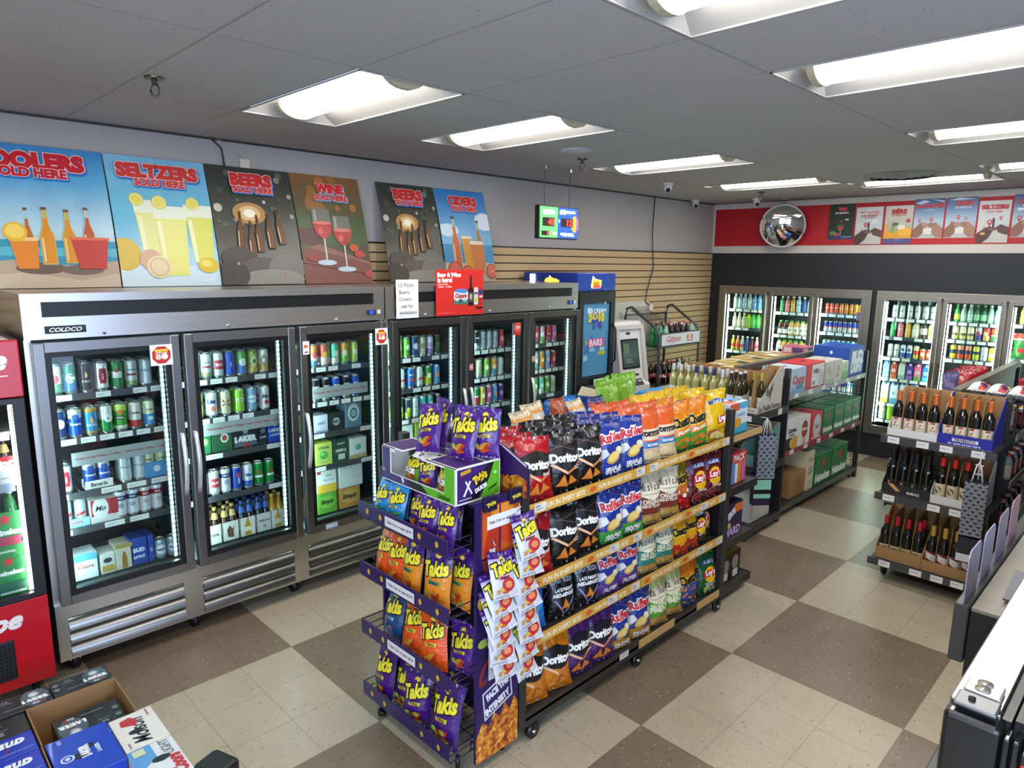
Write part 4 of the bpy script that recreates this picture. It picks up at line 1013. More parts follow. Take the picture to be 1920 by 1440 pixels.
def title(t, w, cx=.5, cy=.90, sub='SOLD HERE', w2=None, c='#c8202c', sh='#2f6fc4', cy2=None):
    o = [('t', t, cx + .012, cy - .016, w, sh, {'bold': .11}), ('t', t, cx + .006, cy - .008, w, sh, {'bold': .11}), ('t', t, cx, cy, w, '#f2c6c0', {'bold': .115}), ('t', t, cx, cy, w, c, {'bold': .075})]
    w2 = w2 or w * .72; y2 = cy2 or cy - .085
    o += [('t', sub, cx + .010, y2 - .012, w2, sh, {'bold': .11}), ('t', sub, cx, y2, w2, '#f2c6c0', {'bold': .11}), ('t', sub, cx, y2, w2, c, {'bold': .06})]
    return o
def bokeh(seed, n, cols, y0=.0, y1=1.0, r0=.015, r1=.05):
    q = random.Random(seed)
    return [('e', q.uniform(.05, .95), q.uniform(y0, y1), (r := q.uniform(r0, r1)), r, q.choice(cols)) for _ in range(n)]
BEERS = bokeh(4, 26, ['#8a8478', '#a39a86', '#5d6650', '#c7c0ac', '#4c5446'], .5, .97) + [('e', .42, .60, .20, .13, '#b98a4f'), ('e', .42, .60, .13, .09, '#e0bd84'), ('e', .42, .60, .07, .05, '#fff2d8')]
for x, y, l in ((.27, .30, .38), (.40, .22, .06), (.50, .27, -.1), (.64, .30, -.22), (.78, .34, -.45)):
    BEERS += bottle_ops(x, y, .085, .32, '#3a2413', '#6a3d16', '#8a5a2a', l)
BEERS += [('e', .22, .22, .20, .13, '#4a3f3a'), ('e', .48, .12, .26, .15, '#57504a'), ('e', .80, .14, .24, .16, '#77706a'), ('e', .60, .04, .4, .12, '#8a857e'), ('e', .12, .08, .2, .16, '#3d3632')] + bokeh(9, 6, ['#b0713a', '#c98a45'], .02, .18, .006, .018)
lemon = lambda x, y, r: [('e', x, y, r, r, '#e3cf55'), ('e', x, y, r * .86, r * .86, '#f3eaa8'), ('e', x, y, r * .74, r * .74, '#ead95f')]
COOL = [('r', 0, .16, 1, .33, '#2f8fa8'), ('r', 0, .22, 1, .28, '#57b0bd'), ('p', [(0, 0), (0, .17), (.3, .20), (.6, .15), (1, .19), (1, 0)], '#b79f85'), ('p', [(0, 0), (0, .08), (.3, .11), (.7, .05), (1, .10), (1, 0)], '#cbb59b'), ('e', .42, .135, .18, .05, '#6a5648'), ('e', .72, .125, .16, .045, '#75604f')]
COOL += bottle_ops(.36, .17, .075, .38, '#a9c7d0', '#b86a1a') + bottle_ops(.49, .16, .11, .40, '#c3b26a', '#d88a16') + bottle_ops(.65, .17, .10, .38, '#c9b25f', '#d98c1a') + bottle_ops(.80, .21, .09, .36, '#b9c3c0', '#b8571c')
COOL += [('p', [(.26, .13), (.22, .34), (.42, .34), (.40, .13)], '#e0811c'), ('p', [(.22, .32), (.42, .32), (.42, .345), (.22, .345)], '#efc58a'), ('e', .27, .38, .085, .08, '#e6b32a'), ('e', .27, .385, .065, .06, '#f2cf5a'), ('p', [(.70, .13), (.66, .345), (.94, .345), (.90, .13)], '#c0352a'), ('p', [(.65, .335), (.95, .335), (.95, .355), (.65, .355)], '#dd6a4a')]
SELT = [('r', 0, 0, 1, .16, '#cfe3ea'), ('r', 0, .16, 1, .30, '#a9d4e0'), ('e', .06, .24, .16, .17, '#d8b64a')]
for x0, x1, y0, y1, c in ((.20, .52, .14, .66, '#e3df8f'), (.70, 1.0, .18, .64, '#dcd95f'), (.38, .72, .08, .62, '#e6e07c')):
    e = .05
    SELT += [('p', [(x0 + e, y0), (x0, y1), (x1, y1), (x1 - e, y0)], c), ('p', [(x0 + .004, y1 - .10), (x0, y1), (x1, y1), (x1 - .004, y1 - .10)], '#e9ecd0'), ('p', [(x0 + e, y0 + .01), (x0 + .03, y1 - .12), (x0 + .07, y1 - .12), (x0 + e + .04, y0 + .01)], '#f0edb8')]
SELT += lemon(.24, .66, .07) + lemon(.46, .645, .075) + lemon(.80, .65, .07) + [('e', .30, .20, .11, .11, '#d9a98a'), ('e', .37, .145, .12, .12, '#e6d8a0'), ('e', .37, .145, .10, .10, '#d9b98f'), ('e', .37, .145, .08, .08, '#e8cfa6'), ('e', .88, .16, .11, .085, '#dcbc2f'), ('e', .86, .175, .06, .04, '#ecd767'), ('p', [(.80, .03), (.84, .05), (.86, .03)], '#e9f2f4')]
glass_ = lambda x, y, s: [('p', [(x - .11 * s, y + .30 * s), (x - .12 * s, y + .17 * s), (x - .09 * s, y + .10 * s), (x, y + .05 * s), (x + .09 * s, y + .10 * s), (x + .12 * s, y + .17 * s), (x + .11 * s, y + .30 * s)], '#77746a'),
    ('p', [(x - .12 * s, y + .19 * s), (x - .12 * s, y + .17 * s), (x - .09 * s, y + .10 * s), (x, y + .05 * s), (x + .09 * s, y + .10 * s), (x + .12 * s, y + .17 * s), (x + .12 * s, y + .19 * s)], '#b8403a'), ('e', x, y + .185 * s, .115 * s, .02 * s, '#d97a6a'), ('e', x - .03 * s, y + .12 * s, .03 * s, .04 * s, '#d8624f'),
    ('r', x - .011, y - .12 * s, x + .011, y + .06 * s, '#c9c4bb'), ('e', x, y - .13 * s, .12 * s, .03 * s, '#b9cdd4'), ('r', x - .09 * s, y + .2 * s, x - .06 * s, y + .29 * s, '#a9a59a')]
WINEP = [('r', 0, .35, 1, .62, '#4d5a38'), ('r', 0, .35, .3, .50, '#5a3030')] + bokeh(3, 10, ['#8a5a2a', '#b0703a', '#6a5030', '#9a6a3a'], .68, 1.0, .04, .12) + [('p', [(0, 0), (0, .30), (.25, .36), (1, .20), (1, 0)], '#7a4a3f'), ('p', [(0, .18), (0, .19), (1, .08), (1, .07)], '#4f2d26'), ('p', [(.1, .32), (.25, .355), (1, .195), (1, .18)], '#8f5f50')] + glass_(.34, .34, 1.15) + glass_(.62, .28, 1.15) + [('e', .76, .33, .07, .05, '#c05a2a'), ('e', .84, .27, .08, .05, '#b8443a'), ('e', .16, .23, .10, .05, '#8f3f38'), ('e', .95, .09, .07, .05, '#b04a40'), ('e', .68, .4, .05, .04, '#9a4a2a')]
CIDP = [('r', 0, .14, 1, .40, '#3f8fb8'), ('r', 0, .10, 1, .20, '#cbb9a0'), ('e', .9, .66, .2, .14, '#dfe9f0'), ('e', .15, .55, .2, .1, '#cfe3ee')] + bottle_ops(.26, .14, .16, .56, '#a9c0b8', '#c8642a', '#4a4a4a') + bottle_ops(.74, .15, .15, .52, '#b0bfae', '#b8722a', '#4a4a4a')
CIDP += [('p', [(.40, .12), (.37, .48), (.58, .48), (.56, .12)], '#d8952a'), ('p', [(.37, .46), (.58, .46), (.58, .49), (.37, .49)], '#efdcb4'), ('p', [(.56, .08), (.53, .42), (.80, .42), (.77, .08)], '#d0782f'), ('p', [(.53, .40), (.80, .40), (.80, .44), (.53, .44)], '#efd6bc')]
for x, y, r in ((.18, .12, .14), (.42, .09, .12), (.92, .11, .12)): CIDP += [('e', x, y, r, r, '#b8402f'), ('e', x, y, r * .85, r * .85, '#d96a55'), ('e', x, y, r * .15, r * .15, '#efb5a0')]
def leaning(name, label, y0, y1, ground, ops, group=None, top=2.866):
    """poster board standing on the cooler top, leaning back on the wall"""
    xb, xt, z0 = -2.955, XL + .03, 2.066
    w = y1 - y0; h = math.hypot(top - z0, xt - xb)
    t = link(bpy.data.objects.new(name, None))
    mb = MB(); f = FX(0, 0, 0)
    n = 10; V = []; bow = .018
    carr = lambda a, b, l: Vector((l + bow * sin(pi * b / h), a, b))
    for side, l in ((1, 0), (-1, -.003)):
        P = [carr(a, h * i / n, l) for i in range(n + 1) for a in (0, w)]
        q = [(2 * i, 2 * i + 1, 2 * i + 3, 2 * i + 2) for i in range(n)]
        mb.add(P, q if side > 0 else [p[::-1] for p in q], ground if side > 0 else mat('#d8d6d0', .7), True)
    for a in (0, w):
        P = [carr(a, h * i / n, l) for i in range(n + 1) for l in (0, -.003)]
        mb.add(P, [(2 * i, 2 * i + 1, 2 * i + 3, 2 * i + 2) for i in range(n)], '#55575a')
    mb.art(ops, carr, w, h, ([], [h * i / n for i in range(1, n)]), lift0=.0008, step=.0003)
    bpy.data.objects.remove(t)
    o = mb.build(name, None, (xb, y0, z0))
    o.rotation_euler.y = -math.atan2(xb - xt, top - z0)
    return tag(o, label, 'poster', group)
sky = grad('print_beach_sky', [(0, '#9a8468'), (.4, '#b9d5da'), (.75, '#5ba6cf'), (1, '#3f86c0')])
leaning('drink_poster', 'beach poster titled COOLERS leaning above the near steel cooler', -2.02, -1.342, sky, COOL + title('COOLERS', .80, .44, .885, w2=.52, cy2=.80))
leaning('drink_poster', 'pale blue poster titled SELTZERS with three lemonade glasses', -1.334, -.738, grad('print_seltz', [(0, '#b9dbe4'), (.5, '#63b6cf'), (1, '#7fb9d6')]), SELT + title('SELTZERS', .80, .5, .885, w2=.50, c='#d23a34', cy2=.795))
night = grad('print_night', [(0, '#8a867f'), (.4, '#4d4a3f'), (1, '#3a3d38')])
leaning('drink_poster', 'dusk poster titled BEERS standing between SELTZERS and WINE posters', -.732, -.137, night, BEERS + title('BEERS', .48, .5, .885, w2=.47, c='#d0302f'))
leaning('drink_poster', 'poster titled WINE with two glasses of rose', -.129, .445, grad('print_wine', [(0, '#5a3a30'), (.5, '#4a5238'), (.8, '#6a5a3c'), (1, '#8a5f38')]), WINEP + title('WINE', .40, .53, .875, w2=.48, c='#d22a2f', sh='#3f93c0'))
leaning('drink_poster', 'second dusk BEERS poster, standing next to the CIDERS poster', .612, 1.185, night, BEERS + title('BEERS', .50, .5, .885, w2=.47, c='#d0302f'))
leaning('drink_poster', 'blue sky poster titled CIDERS with bottles and cut fruit', 1.20, 1.78, grad('print_cider', [(0, '#b8a890'), (.4, '#79b5d6'), (1, '#2f7fc0')]), CIDP + title('CIDERS', .56, .52, .875, w2=.50, c='#d0302f'))

# ------------------------------------------------------------------ red glass-door fridge at the edge of the picture
RX = -2.285; RY0, RY1 = -2.66, -1.992
t = thing('display_fridge', 'red glass-door beer fridge standing beside the near steel cooler', 'refrigerator', (0, 0, 0))
rred = mat('#c01525', .3, coat=.3); bxt = mat('#2a2b2e', .45)
mb = MB(); mb.box(XL + .1, RX - .03, RY0, RY0 + .03, .09, 1.85, bxt); mb.box(XL + .1, RX - .03, RY1 - .03, RY1, .09, 1.85, bxt); mb.box(XL + .1, RX - .03, RY0 + .03, RY1 - .03, 1.80, 1.85, '#c9c6c0'); mb.box(XL + .1, RX - .03, RY0 + .03, RY1 - .03, .09, .55, bxt); mb.box(XL + .1, XL + .13, RY0 + .03, RY1 - .03, .55, 1.8, '#3a3d40'); mb.build('cabinet', t)
SCR = dict(shear=.35, bold=.05)
mb = MB(); mb.box(RX - .03, RX + .012, RY0, RY1, 1.575, 1.85, rred, .006); mb.art([('t', 'Red Stripe', .52, .62, .80, '#f2ece8', SCR), ('r', .1, .38, .92, .40, '#f2ece8')], FX(RX + .012, RY0, 1.575), RY1 - RY0, .275); mb.build('header_sign', t)
mb = MB(); mb.box(RX - .03, RX + .010, RY0, RY1, .09, .545, rred, .004); mb.art([('t', 'Red Stripe', .44, .78, .78, '#f2ece8', SCR)], FX(RX + .010, RY0, .09), RY1 - RY0, .455); mb.build('lower_panel', t)
mb = MB(); mb.box(RX + .0102, RX + .015, RY0 + .08, RY1 - .16, .15, .36, '#232528', .004)
for i in range(24):
    for j in range(9): mb.box(RX + .0152, RX + .0162, RY0 + .095 + i * .0175, RY0 + .105 + i * .0175, .165 + j * .021, .177 + j * .021, '#0b0c0d')
mb.build('vent_grille', t)
fo_m = mat('#202226', .35)
mb = MB(); mb.box(RX - .02, RX + .012, RY1 - .052, RY1, .55, 1.57, fo_m, .004); mb.box(RX - .02, RX + .012, RY0, RY0 + .052, .55, 1.57, fo_m, .004); mb.box(RX - .02, RX + .012, RY0 + .05, RY1 - .05, 1.545, 1.57, fo_m); mb.box(RX - .02, RX + .012, RY0 + .05, RY1 - .05, .55, .575, fo_m); dr = mb.build('door', t)
mb = MB(); mb.box(RX - .004, RX, RY0 + .052, RY1 - .052, .575, 1.545, gpane); mb.build('glass_pane', dr)
mb = MB()
for i in range(60): mb.box(RX - .030, RX - .024, RY1 - .066, RY1 - .054, .58 + i * .0160, .58 + i * .0160 + .011, ledw)
mb.build('led_strip', t)
for yy in (RY0 + .08, RY1 - .08):
    for xx in (RX - .09, XL + .2):
        mb = MB(); mb.tube([(xx, yy, 0), (xx, yy, .035)], .016, black, 10); mb.tube([(xx, yy, .035), (xx, yy, .09)], .008, alu, 8); mb.build('leg', t)
RS = (1.395, 1.135, .865, .625)
RC = ('#cfcfd0', '#8f9fb4', '#c0405a', '#2f6a4c')
for z, c in zip(RS, RC):
    mb = MB(); mb.box(XL + .13, RX - .05, RY0 + .035, RY1 - .035, z - .006, z, aluw); mb.build('shelf', t)
    mb = MB(); mb.box(RX - .05, RX - .045, RY0 + .035, RY1 - .07, z - .035, z + .008, mat(c, .3)); mb.art([('r', .55, .1, .85, .9, '#e6d24a' if z > 1.3 else c), ('r', .86, .1, .99, .9, '#e4e4e4' if z > 1.3 else c)], FX(RX - .045, RY0 + .035, z - .035), RY1 - RY0 - .105, .043); mb.build('price_rail', t)
mb = MB(); mb.box(XL + .13, RX - .05, RY0 + .035, RY1 - .035, .552, .56, '#4a4d50'); mb.build('floor_panel', t)
ST['ru'] = ('tall', [(1, '#b9364a')], [('t', 'Stripe', .5, .7, .7, '#2f3f8a', {'bold': .05}), ('e', .5, .45, .3, .2, '#d8c8d8'), ('r', .2, .2, .8, .26, '#2f3f8a')], 'crimson')
can_row('ru ru ru ru ru'.split(), RY0 + .10, RY1 - .09, RX - .095, RS[0] + .0015, 'top shelf of the red fridge', 'crimson cans in the red fridge', 1, 'hinge side')
STR = [('r', 0, 0, 1, 1, '#c8c9c9'), ('p', [(0, .3), (0, 1), (1, 1), (1, .75)], '#c5222b'), ('t', 'Stripe', .5, .70, .9, '#f4efea', {'shear': .35, 'bold': .06, 'rot': .15}), ('r', .55, .2, .95, .25, '#8a8a8a')]
HNK = [('r', 0, 0, 1, 1, '#2a8a43'), ('s', .5, .72, .24, '#d0222b'), ('t', 'Heineken', .5, .22, .94, '#f2f4f0', {'bold': .06, 'h': .22})]
for i, y in enumerate((-2.12, -2.265)):
    sixpack('red and white carrier of brown bottles, %s from the steel cooler, red fridge' % ORD[i], y, RS[1] + .0015, 'brown', '#c8c9c9', STR, .14, RX - .125, 2, .14)
    sixpack('green star carrier of green bottles, %s from the steel cooler, red fridge' % ORD[i], y, RS[2] + .0015, 'green', '#2a8a43', HNK, .14, RX - .125, 2, .13)
HNC = [('e', .5, .5, .46, .46, '#3aa050'), ('e', .5, .5, .42, .42, '#1d7a38'), ('s', .5, .56, .2, '#d0222b'), ('t', 'Heineken', .5, .28, .84, '#f2f4f0', {'bold': .06, 'h': .16}), ('t', 'ORIGINAL', .5, .82, .5, '#e6eee6')]
for nm, z in (('upper', RS[3] + .0015), ('lower', .5615)):
    for i, y in enumerate((-2.125, -2.275)):
        hh = .205 if nm == 'upper' else .052
        pack('can_multipack', 'green star can pack, %s row, %s from the steel cooler, red fridge' % (nm, ORD[i]), 'drink multipack', (RX - .12, y, z), .145, .12, hh, '#1f8a3f', HNC if nm == 'upper' else [('t', 'Heineken', .5, .5, .84, '#f2f4f0', {'bold': .06, 'h': .2})], key='hn' + nm)

# ------------------------------------------------------------------ lottery jackpot display hanging from the ceiling
t = thing('lottery_display', 'small lit lottery jackpot display hanging on two wires', 'sign', (-2.31, 1.905, 2.44))
LW, LH = .50, .275
F = FX(0, -LW / 2 - .0, 0)
rot_l = -R(36)
mb = MB(); mb.box(-.05, 0, -LW / 2, LW / 2, 0, LH, '#141518', .004); mb.build('housing', t)
lg = mat('#5fd86a', .4, emit=1.1); lb = mat('#1f4fe0', .4, emit=1.1); lw = mat('#f2f6f6', .4, emit=1.2); lo = mat('#f08a2a', .4, emit=1.2); lr = mat('#ff2f22', .4, emit=3.0); ldk = mat('#2a0708', .4)
mb = MB(); mb.art([('r', .02, .04, .47, .96, lg), ('r', .48, .04, .97, .96, lb), ('e', .92, .48, .10, .14, lo), ('r', .955, .04, .985, .96, lb),
    ('t', 'LOTTO', .24, .80, .28, lw, {'bold': .1}), ('t', '6/49', .60, .83, .16, lw, {'bold': .1}), ('t', 'MILLION', .80, .84, .24, lw), ('t', 'GOLD BALL', .72, .15, .36, lw, {'bold': .08}), ('t', 'MAX', .40, .17, .12, lw), ('t', '$', .505, .55, .035, lw),
    ('r', .08, .38, .38, .64, ldk), ('r', .55, .38, .86, .64, ldk), ('r', .06, .10, .25, .24, ldk)], FX(0, -LW / 2, 0), LW, LH); mb.build('screen', t)
mb = MB(); mb.art([('t', '40', .29, .51, .15, lr, {'bold': .03, 'h': .11}), ('t', '12', .77, .51, .14, lr, {'bold': .03, 'h': .11}), ('t', '0', .215, .17, .05, lr, {'bold': .03, 'h': .06})], FX(.0042, -LW / 2, 0), LW, LH); mb.build('digits', t)
for y, dx in ((-.16, 0), (.16, .0)):
    mb = MB(); mb.tube([(-.025, y, LH), (-.028, y - .004, LH + .16), (-.025, y + .006, H - 2.44 - .002)], .0028, '#3a3a3c', 6); mb.box(-.033, -.017, y - .006, y + .012, H - 2.44 - .03, H - 2.44 - .001, alu); mb.build('hanging_wire', t)

# ------------------------------------------------------------------ blue ice-cream freezer
t = thing('upright_freezer', 'tall blue ice-cream freezer with lit header beside the steel cooler', 'freezer', (0, 0, 0))
bx0, bx1, by0, by1 = XL + .08, -2.435, 2.295, 2.86
bblue = mat('#1c3f9c', .3, coat=.2); bside = mat('#8f9fd0', .35)
mb = MB(); mb.box(bx0, bx1, by0, by1, .08, 1.98, bside, .004); mb.build('cabinet', t)
mb = MB(); mb.box(bx0, bx1 + .03, by0 - .004, by1 + .004, 1.982, 2.148, bblue, .004)
hdr = mat('#2a50c8', .35, emit=.5)
lgw = mat('#fff4d8', .4, emit=1.6); lgy = mat('#ffd23a', .4, emit=1.4); lgr = mat('#e8303a', .4, emit=1.2)
ICE = [('p', [(.34, .25), (.38, .85), (.52, .55), (.62, .60), (.60, .15), (.36, .15)], lgw), ('p', [(.39, .55), (.41, .78), (.50, .52)], lgr), ('e', .42, .42, .07, .07, lgy), ('e', .49, .42, .07, .07, lgy), ('e', .555, .42, .06, .06, lgy), ('p', [(.38, .16), (.40, .30), (.58, .30), (.60, .16)], lgr), ('t', 'ice', .48, .43, .14, '#e8802a', {'bold': .08})]
mb.art(ICE, FX(bx1 + .03, by0, 1.982), by1 - by0, .166); mb.art([(o[0], [(.35 + (a - .35) * .75 + .12, b) for a, b in o[1]], o[2]) if o[0] == 'p' else (o[:1] + (o[1] + .05,) + o[2:] if o[0] == 'e' else ('r', 0, 0, .001, .001, lgw)) for o in ICE], FY(bx0, by0 - .004, 1.982), bx1 - bx0 + .03, .166)
mb.build('header', t)
mb = MB(); mb.box(bx0 + .10, bx0 + .155, by0 - .02, by0 - .004, 2.01, 2.13, mat('#e8f4ff', .4, emit=3.0)); mb.build('header_lamp', t)
mb = MB(); u = bx1 + .004
for q in ((by0 + .01, by0 + .075, .30, 1.975), (by1 - .075, by1 - .01, .30, 1.975), (by0 + .075, by1 - .075, 1.87, 1.975), (by0 + .075, by1 - .075, .30, 1.16)): mb.box(u, u + .045, *q, mat('#17191d', .35))
fd = mb.build('door', t)
mb = MB(); mb.box(u + .02, u + .024, by0 + .075, by1 - .075, 1.16, 1.87, gpane); mb.build('glass_pane', fd)
FRZ = [('r', 0, 0, 1, 1, '#4f8fb8')]; q = random.Random(5)
for k in range(16): FRZ.append(('r', (x := q.uniform(.04, .7)), (y := q.uniform(.03, .9)), x + q.uniform(.1, .28), y + q.uniform(.02, .08), q.choice(['#2f5fb0', '#7fc0d8', '#3a7ac0', '#c8b84a', '#b04a9a', '#d86aa8', '#9ad0e0', '#2a4a9a', '#8a5ac0'])))
FRZ += [('t', '2/$10', .5, .80, .6, '#d8c83a', {'bold': .08}), ('t', '99c', .5, .72, .4, '#2f4fa0', {'bold': .08}), ('t', 'ICE CREAM', .5, .90, .7, '#eaf4fa'), ('r', .2, .40, .85, .52, '#b85a9a'), ('t', 'BARS', .5, .46, .5, '#f2e4ee')]
mb = MB(); mb.box(u + .026, u + .028, by0 + .085, by1 - .085, 1.17, 1.86, mat('#4f8fb8', .4, emit=.35)); mb.art(FRZ, FX(u + .028, by0 + .085, 1.17), by1 - by0 - .17, .69); mb.build('price_poster', fd)
mb = MB(); mb.tube([(u + .045, by1 - .04, 1.25), (u + .085, by1 - .04, 1.30), (u + .085, by1 - .04, 1.60), (u + .045, by1 - .04, 1.65)], .010, black, 8); mb.build('handle', fd)
for k, (dy, c, w_, lab) in enumerate(((.12, '#2a2d38', .13, 'dark box of goods standing in front of the blue freezer door'), (.29, '#d8dad2', .15, 'white carton with printed stripes in front of the blue freezer'))):
    pack('goods_carton', lab, 'box', (u + .135, by0 + dy, .90), w_, .12, .19 if k == 0 else .24, c, [('r', .1, .6, .9, .75, '#3a5a3a' if k else '#4a5068'), ('r', .1, .2, .9, .4, '#c8a0a8' if k else '#1f2230'), ('r', .1, .8, .9, .85, '#444444')], key='gc%d' % k)
t = thing('stock_table', 'low dark stand carrying cartons in front of the blue freezer', 'stand', (0, 0, 0))
mb = MB(); mb.box(u + .06, u + .24, by0 + .02, by1 - .02, .87, .8995, '#202226'); mb.build('top', t)
for yy in (by0 + .04, by1 - .04):
    for xx in (u + .075, u + .225): mb = MB(); mb.box(xx - .012, xx + .012, yy - .012, yy + .012, 0, .87, black); mb.build('leg', t)

# ------------------------------------------------------------------ white cash machine
t = thing('cash_machine', 'white free-standing cash machine with a tilted dark screen', 'cash machine', (-2.62, 3.30, 0), R(-6))
aw = mat('#d9d8da', .35); awf = mat('#c9c5bd', .4)
def slab(mb, prof, y0, y1, m, smooth=False):
    n = len(prof); V = [(x, y0, z) for x, z in prof] + [(x, y1, z) for x, z in prof]
    mb.add(V, [tuple(range(n))[::-1], tuple(range(n, 2 * n))], m); mb.add(V, [(i, (i + 1) % n, n + (i + 1) % n, n + i) for i in range(n)], m, smooth)
side = [(-.30, 0), (-.30, 1.52), (-.27, 1.60), (-.20, 1.635), (.05, 1.64), (.085, 1.60), (.185, 1.04), (.235, .98), (.235, .86), (.21, .82), (.21, 0)]
mb = MB(); slab(mb, side, -.21, .21, aw); mb.build('body', t)
def onface(s_, t_):   # on the sloped face: s across, t up the slope 0..1
    return Vector((.185 + (.085 - .185) * t_, s_, 1.04 + .56 * t_))
class SF:
    def __call__(s, a, b, l=0): return onface(a, b / .5689) + Vector((.9844, 0, .1758)) * l
sf = SF()
mb = MB()
for a0, a1, b0, b1 in ((-.215, -.17, -.02, .575), (.17, .215, -.02, .575), (-.17, .17, .53, .575)):
    P = [sf(a, b, l) for l in (0.001, .022) for a, b in ((a0, b0), (a1, b0), (a1, b1), (a0, b1))]
    mb.add(P, [(4, 5, 6, 7), (0, 4, 7, 3), (1, 2, 6, 5), (0, 1, 5, 4), (3, 7, 6, 2)], awf)
mb.build('fascia', t)
mb = MB(); P = [sf(a, b, l) for l in (.001, .008) for a, b in ((-.145, .12), (.115, .12), (.115, .43), (-.145, .43))]
mb.add(P, [(4, 5, 6, 7), (0, 4, 7, 3), (1, 2, 6, 5), (0, 1, 5, 4), (3, 7, 6, 2)], blackg)
scr = mat('#2f3f3a', .15, emit=.25)
mb.art([('r', .06, .05, .94, .95, scr), ('r', .12, .5, .45, .85, '#5f7a5a'), ('r', .5, .55, .7, .8, '#3a4a5a'), ('r', .2, .2, .6, .23, '#8aa09a'), ('r', .2, .28, .5, .31, '#8aa09a')], lambda a, b, l: sf(a - .145, b + .12, .008 + l), .26, .31); mb.build('screen', t)
mb = MB(); mb.art([('r', 0, 0, 1, 1, '#1d1e20')], lambda a, b, l: sf(a - .05, b + .475, .002 + l), .06, .025); mb.art([('r', 0, 0, 1, 1, '#1d1e20')], lambda a, b, l: sf(a - .11, b + .07, .002 + l), .06, .018)
mb.art([('r', 0, 0, 1, 1, '#1d1e20')], lambda a, b, l: sf(a + .02, b + .04, .002 + l), .07, .02); mb.art([('r', 0, 0, 1, 1, '#33353a')], lambda a, b, l: sf(a - .12, b + .025, .002 + l), .08, .02); mb.build('card_slot', t)
mb = MB(); V = [(.150, -.12, 1.046), (.150, .11, 1.046), (.232, .11, .992), (.232, -.12, .992)]
kf = Fr((.150 + .05, -.12, 1.03), (0, 1, 0), (-.84, 0, .55))
mb.add([(.19, -.13, 1.046), (.19, .12, 1.046), (.236, .12, .989), (.236, -.13, .989), (.19, -.13, 1.03), (.19, .12, 1.03), (.230, .12, .975), (.230, -.13, .975)], [(0, 1, 2, 3)[::-1], (0, 3, 7, 4), (1, 5, 6, 2), (3, 2, 6, 7), (0, 4, 5, 1)], '#2a2b2e')
for i in range(4):
    for j in range(3):
        a = -.11 + i * .035; f = .15 + j * .28; x = .19 + .046 * f; z = 1.046 - .057 * f
        mb.box(x - .002, x + .008, a, a + .026, z, z + .006, '#8f9194')
mb.box(.205, .222, .045, .09, 1.02, 1.034, '#e8e8e6'); mb.build('keypad', t)
mb = MB(); mb.tube([(.235, 0, .905), (.242, 0, .905)], .016, alu, 14); mb.build('lock', t)
mb = MB(); mb.box(.2105, .2135, -.205, .205, .79, .80, '#77757a'); mb.build('panel_gap', t)
mb = MB(); mb.tube([(-.22, -.215, 1.56), (-.22, -.26, 1.57)], .008, black, 8); mb.build('antenna', t)

# ------------------------------------------------------------------ wire rack of soft-drink bottles against the slats
gx0, gx1, gy0, gy1 = XL + .075, -2.62, 4.02, 4.88
t = thing('bottle_rack', 'grey wire rack of soft drink bottles against the slat wall', 'rack', (0, 0, 0))
gm = mat('#55565a', .35, .5)
for y in (gy0, gy1):
    mb = MB(); mb.tube([(gx1, y, 0), (gx1, y, 1.42), (gx1 - .04, y, 1.50), (gx0 + .08, y, 1.74), (gx0 + .02, y, 1.72), (gx0, y, 1.62), (gx0, y, 0)], .016, gm, 8); mb.build('side_frame', t)
mb = MB(); mb.tube([(gx1, gy0, 1.45), (gx1, gy1, 1.45)], .008, gm, 6); mb.tube([(gx0, gy0, 1.64), (gx0, gy1, 1.64)], .008, gm, 6)
for z in (.30, .85, 1.30):
    mb.box(gx0, gx1, gy0, gy1, z - .008, z, gm)
mb.build('shelf', t)
mb = MB()
for i in range(16):
    y = gy0 + (gy1 - gy0) * i / 15; mb.tube([(gx0 + .03, y, 1.735), (gx1 - .04, y, 1.505)] if i < 7 else [(gx0, y, 1.30), (gx0, y, 1.62)], .003, gm, 5)
for i in range(5): x = gx0 + .06 + i * .09; mb.tube([(x, gy0, 1.715 - .235 * (x - gx0) / .5), (x, gy0 + .38, 1.715 - .235 * (x - gx0) / .5)], .003, gm, 5)
mb.build('wire_panel', t)
mb = MB(); mb.box(gx1 + .012, gx1 + .018, gy0 + .02, gy1 - .02, 1.315, 1.445, '#cfd3d8'); mb.art([('t', 'Calypso', .30, .5, .36, '#c8323a', {'shear': .3, 'bold': .02}), ('p', [(.66, .2), (.64, .75), (.72, .9), (.80, .75), (.80, .2)], '#b83a3a'), ('e', .72, .6, .04, .05, '#e6b8a8'), ('r', .68, .3, .78, .4, '#e6d8d0')], FX(gx1 + .018, gy0 + .02, 1.315), gy1 - gy0 - .04, .13); mb.build('brand_plate', t)
mb = MB(); mb.box(gx1 + .012, gx1 + .016, gy0 + .02, gy1 - .02, .78, .85, '#c3c8cc'); mb.build('shelf_plate', t)
PET = [(.028, 0), (.034, .012), (.034, .07), (.030, .10), (.034, .13), (.034, .17), (.022, .215), (.0135, .235), (.0135, .25)]
dcola = bottle_proto('cola', PET, mat('#1d0c0a', .1, coat=.5), (.08, .15, '#b0303a'), (.235, '#c8343a', .0145), [('t', 'Cola', .5, .5, .7, '#f2e8e4', {'shear': .3})], None, 'soda_bottle')
dzero = bottle_proto('zero', PET, mat('#1d0c0a', .1, coat=.5), (.08, .15, '#d3d4d6'), (.235, '#d8dadc', .0145), [('r', .2, .3, .8, .6, '#b0303a')], None, 'soda_bottle')
dgreen = bottle_proto('lime', PET, mat('#1f8a4c', .12, coat=.4), (.08, .15, '#2f9a5a'), (.235, '#2a9a4a', .0145), [], None, 'soda_bottle')
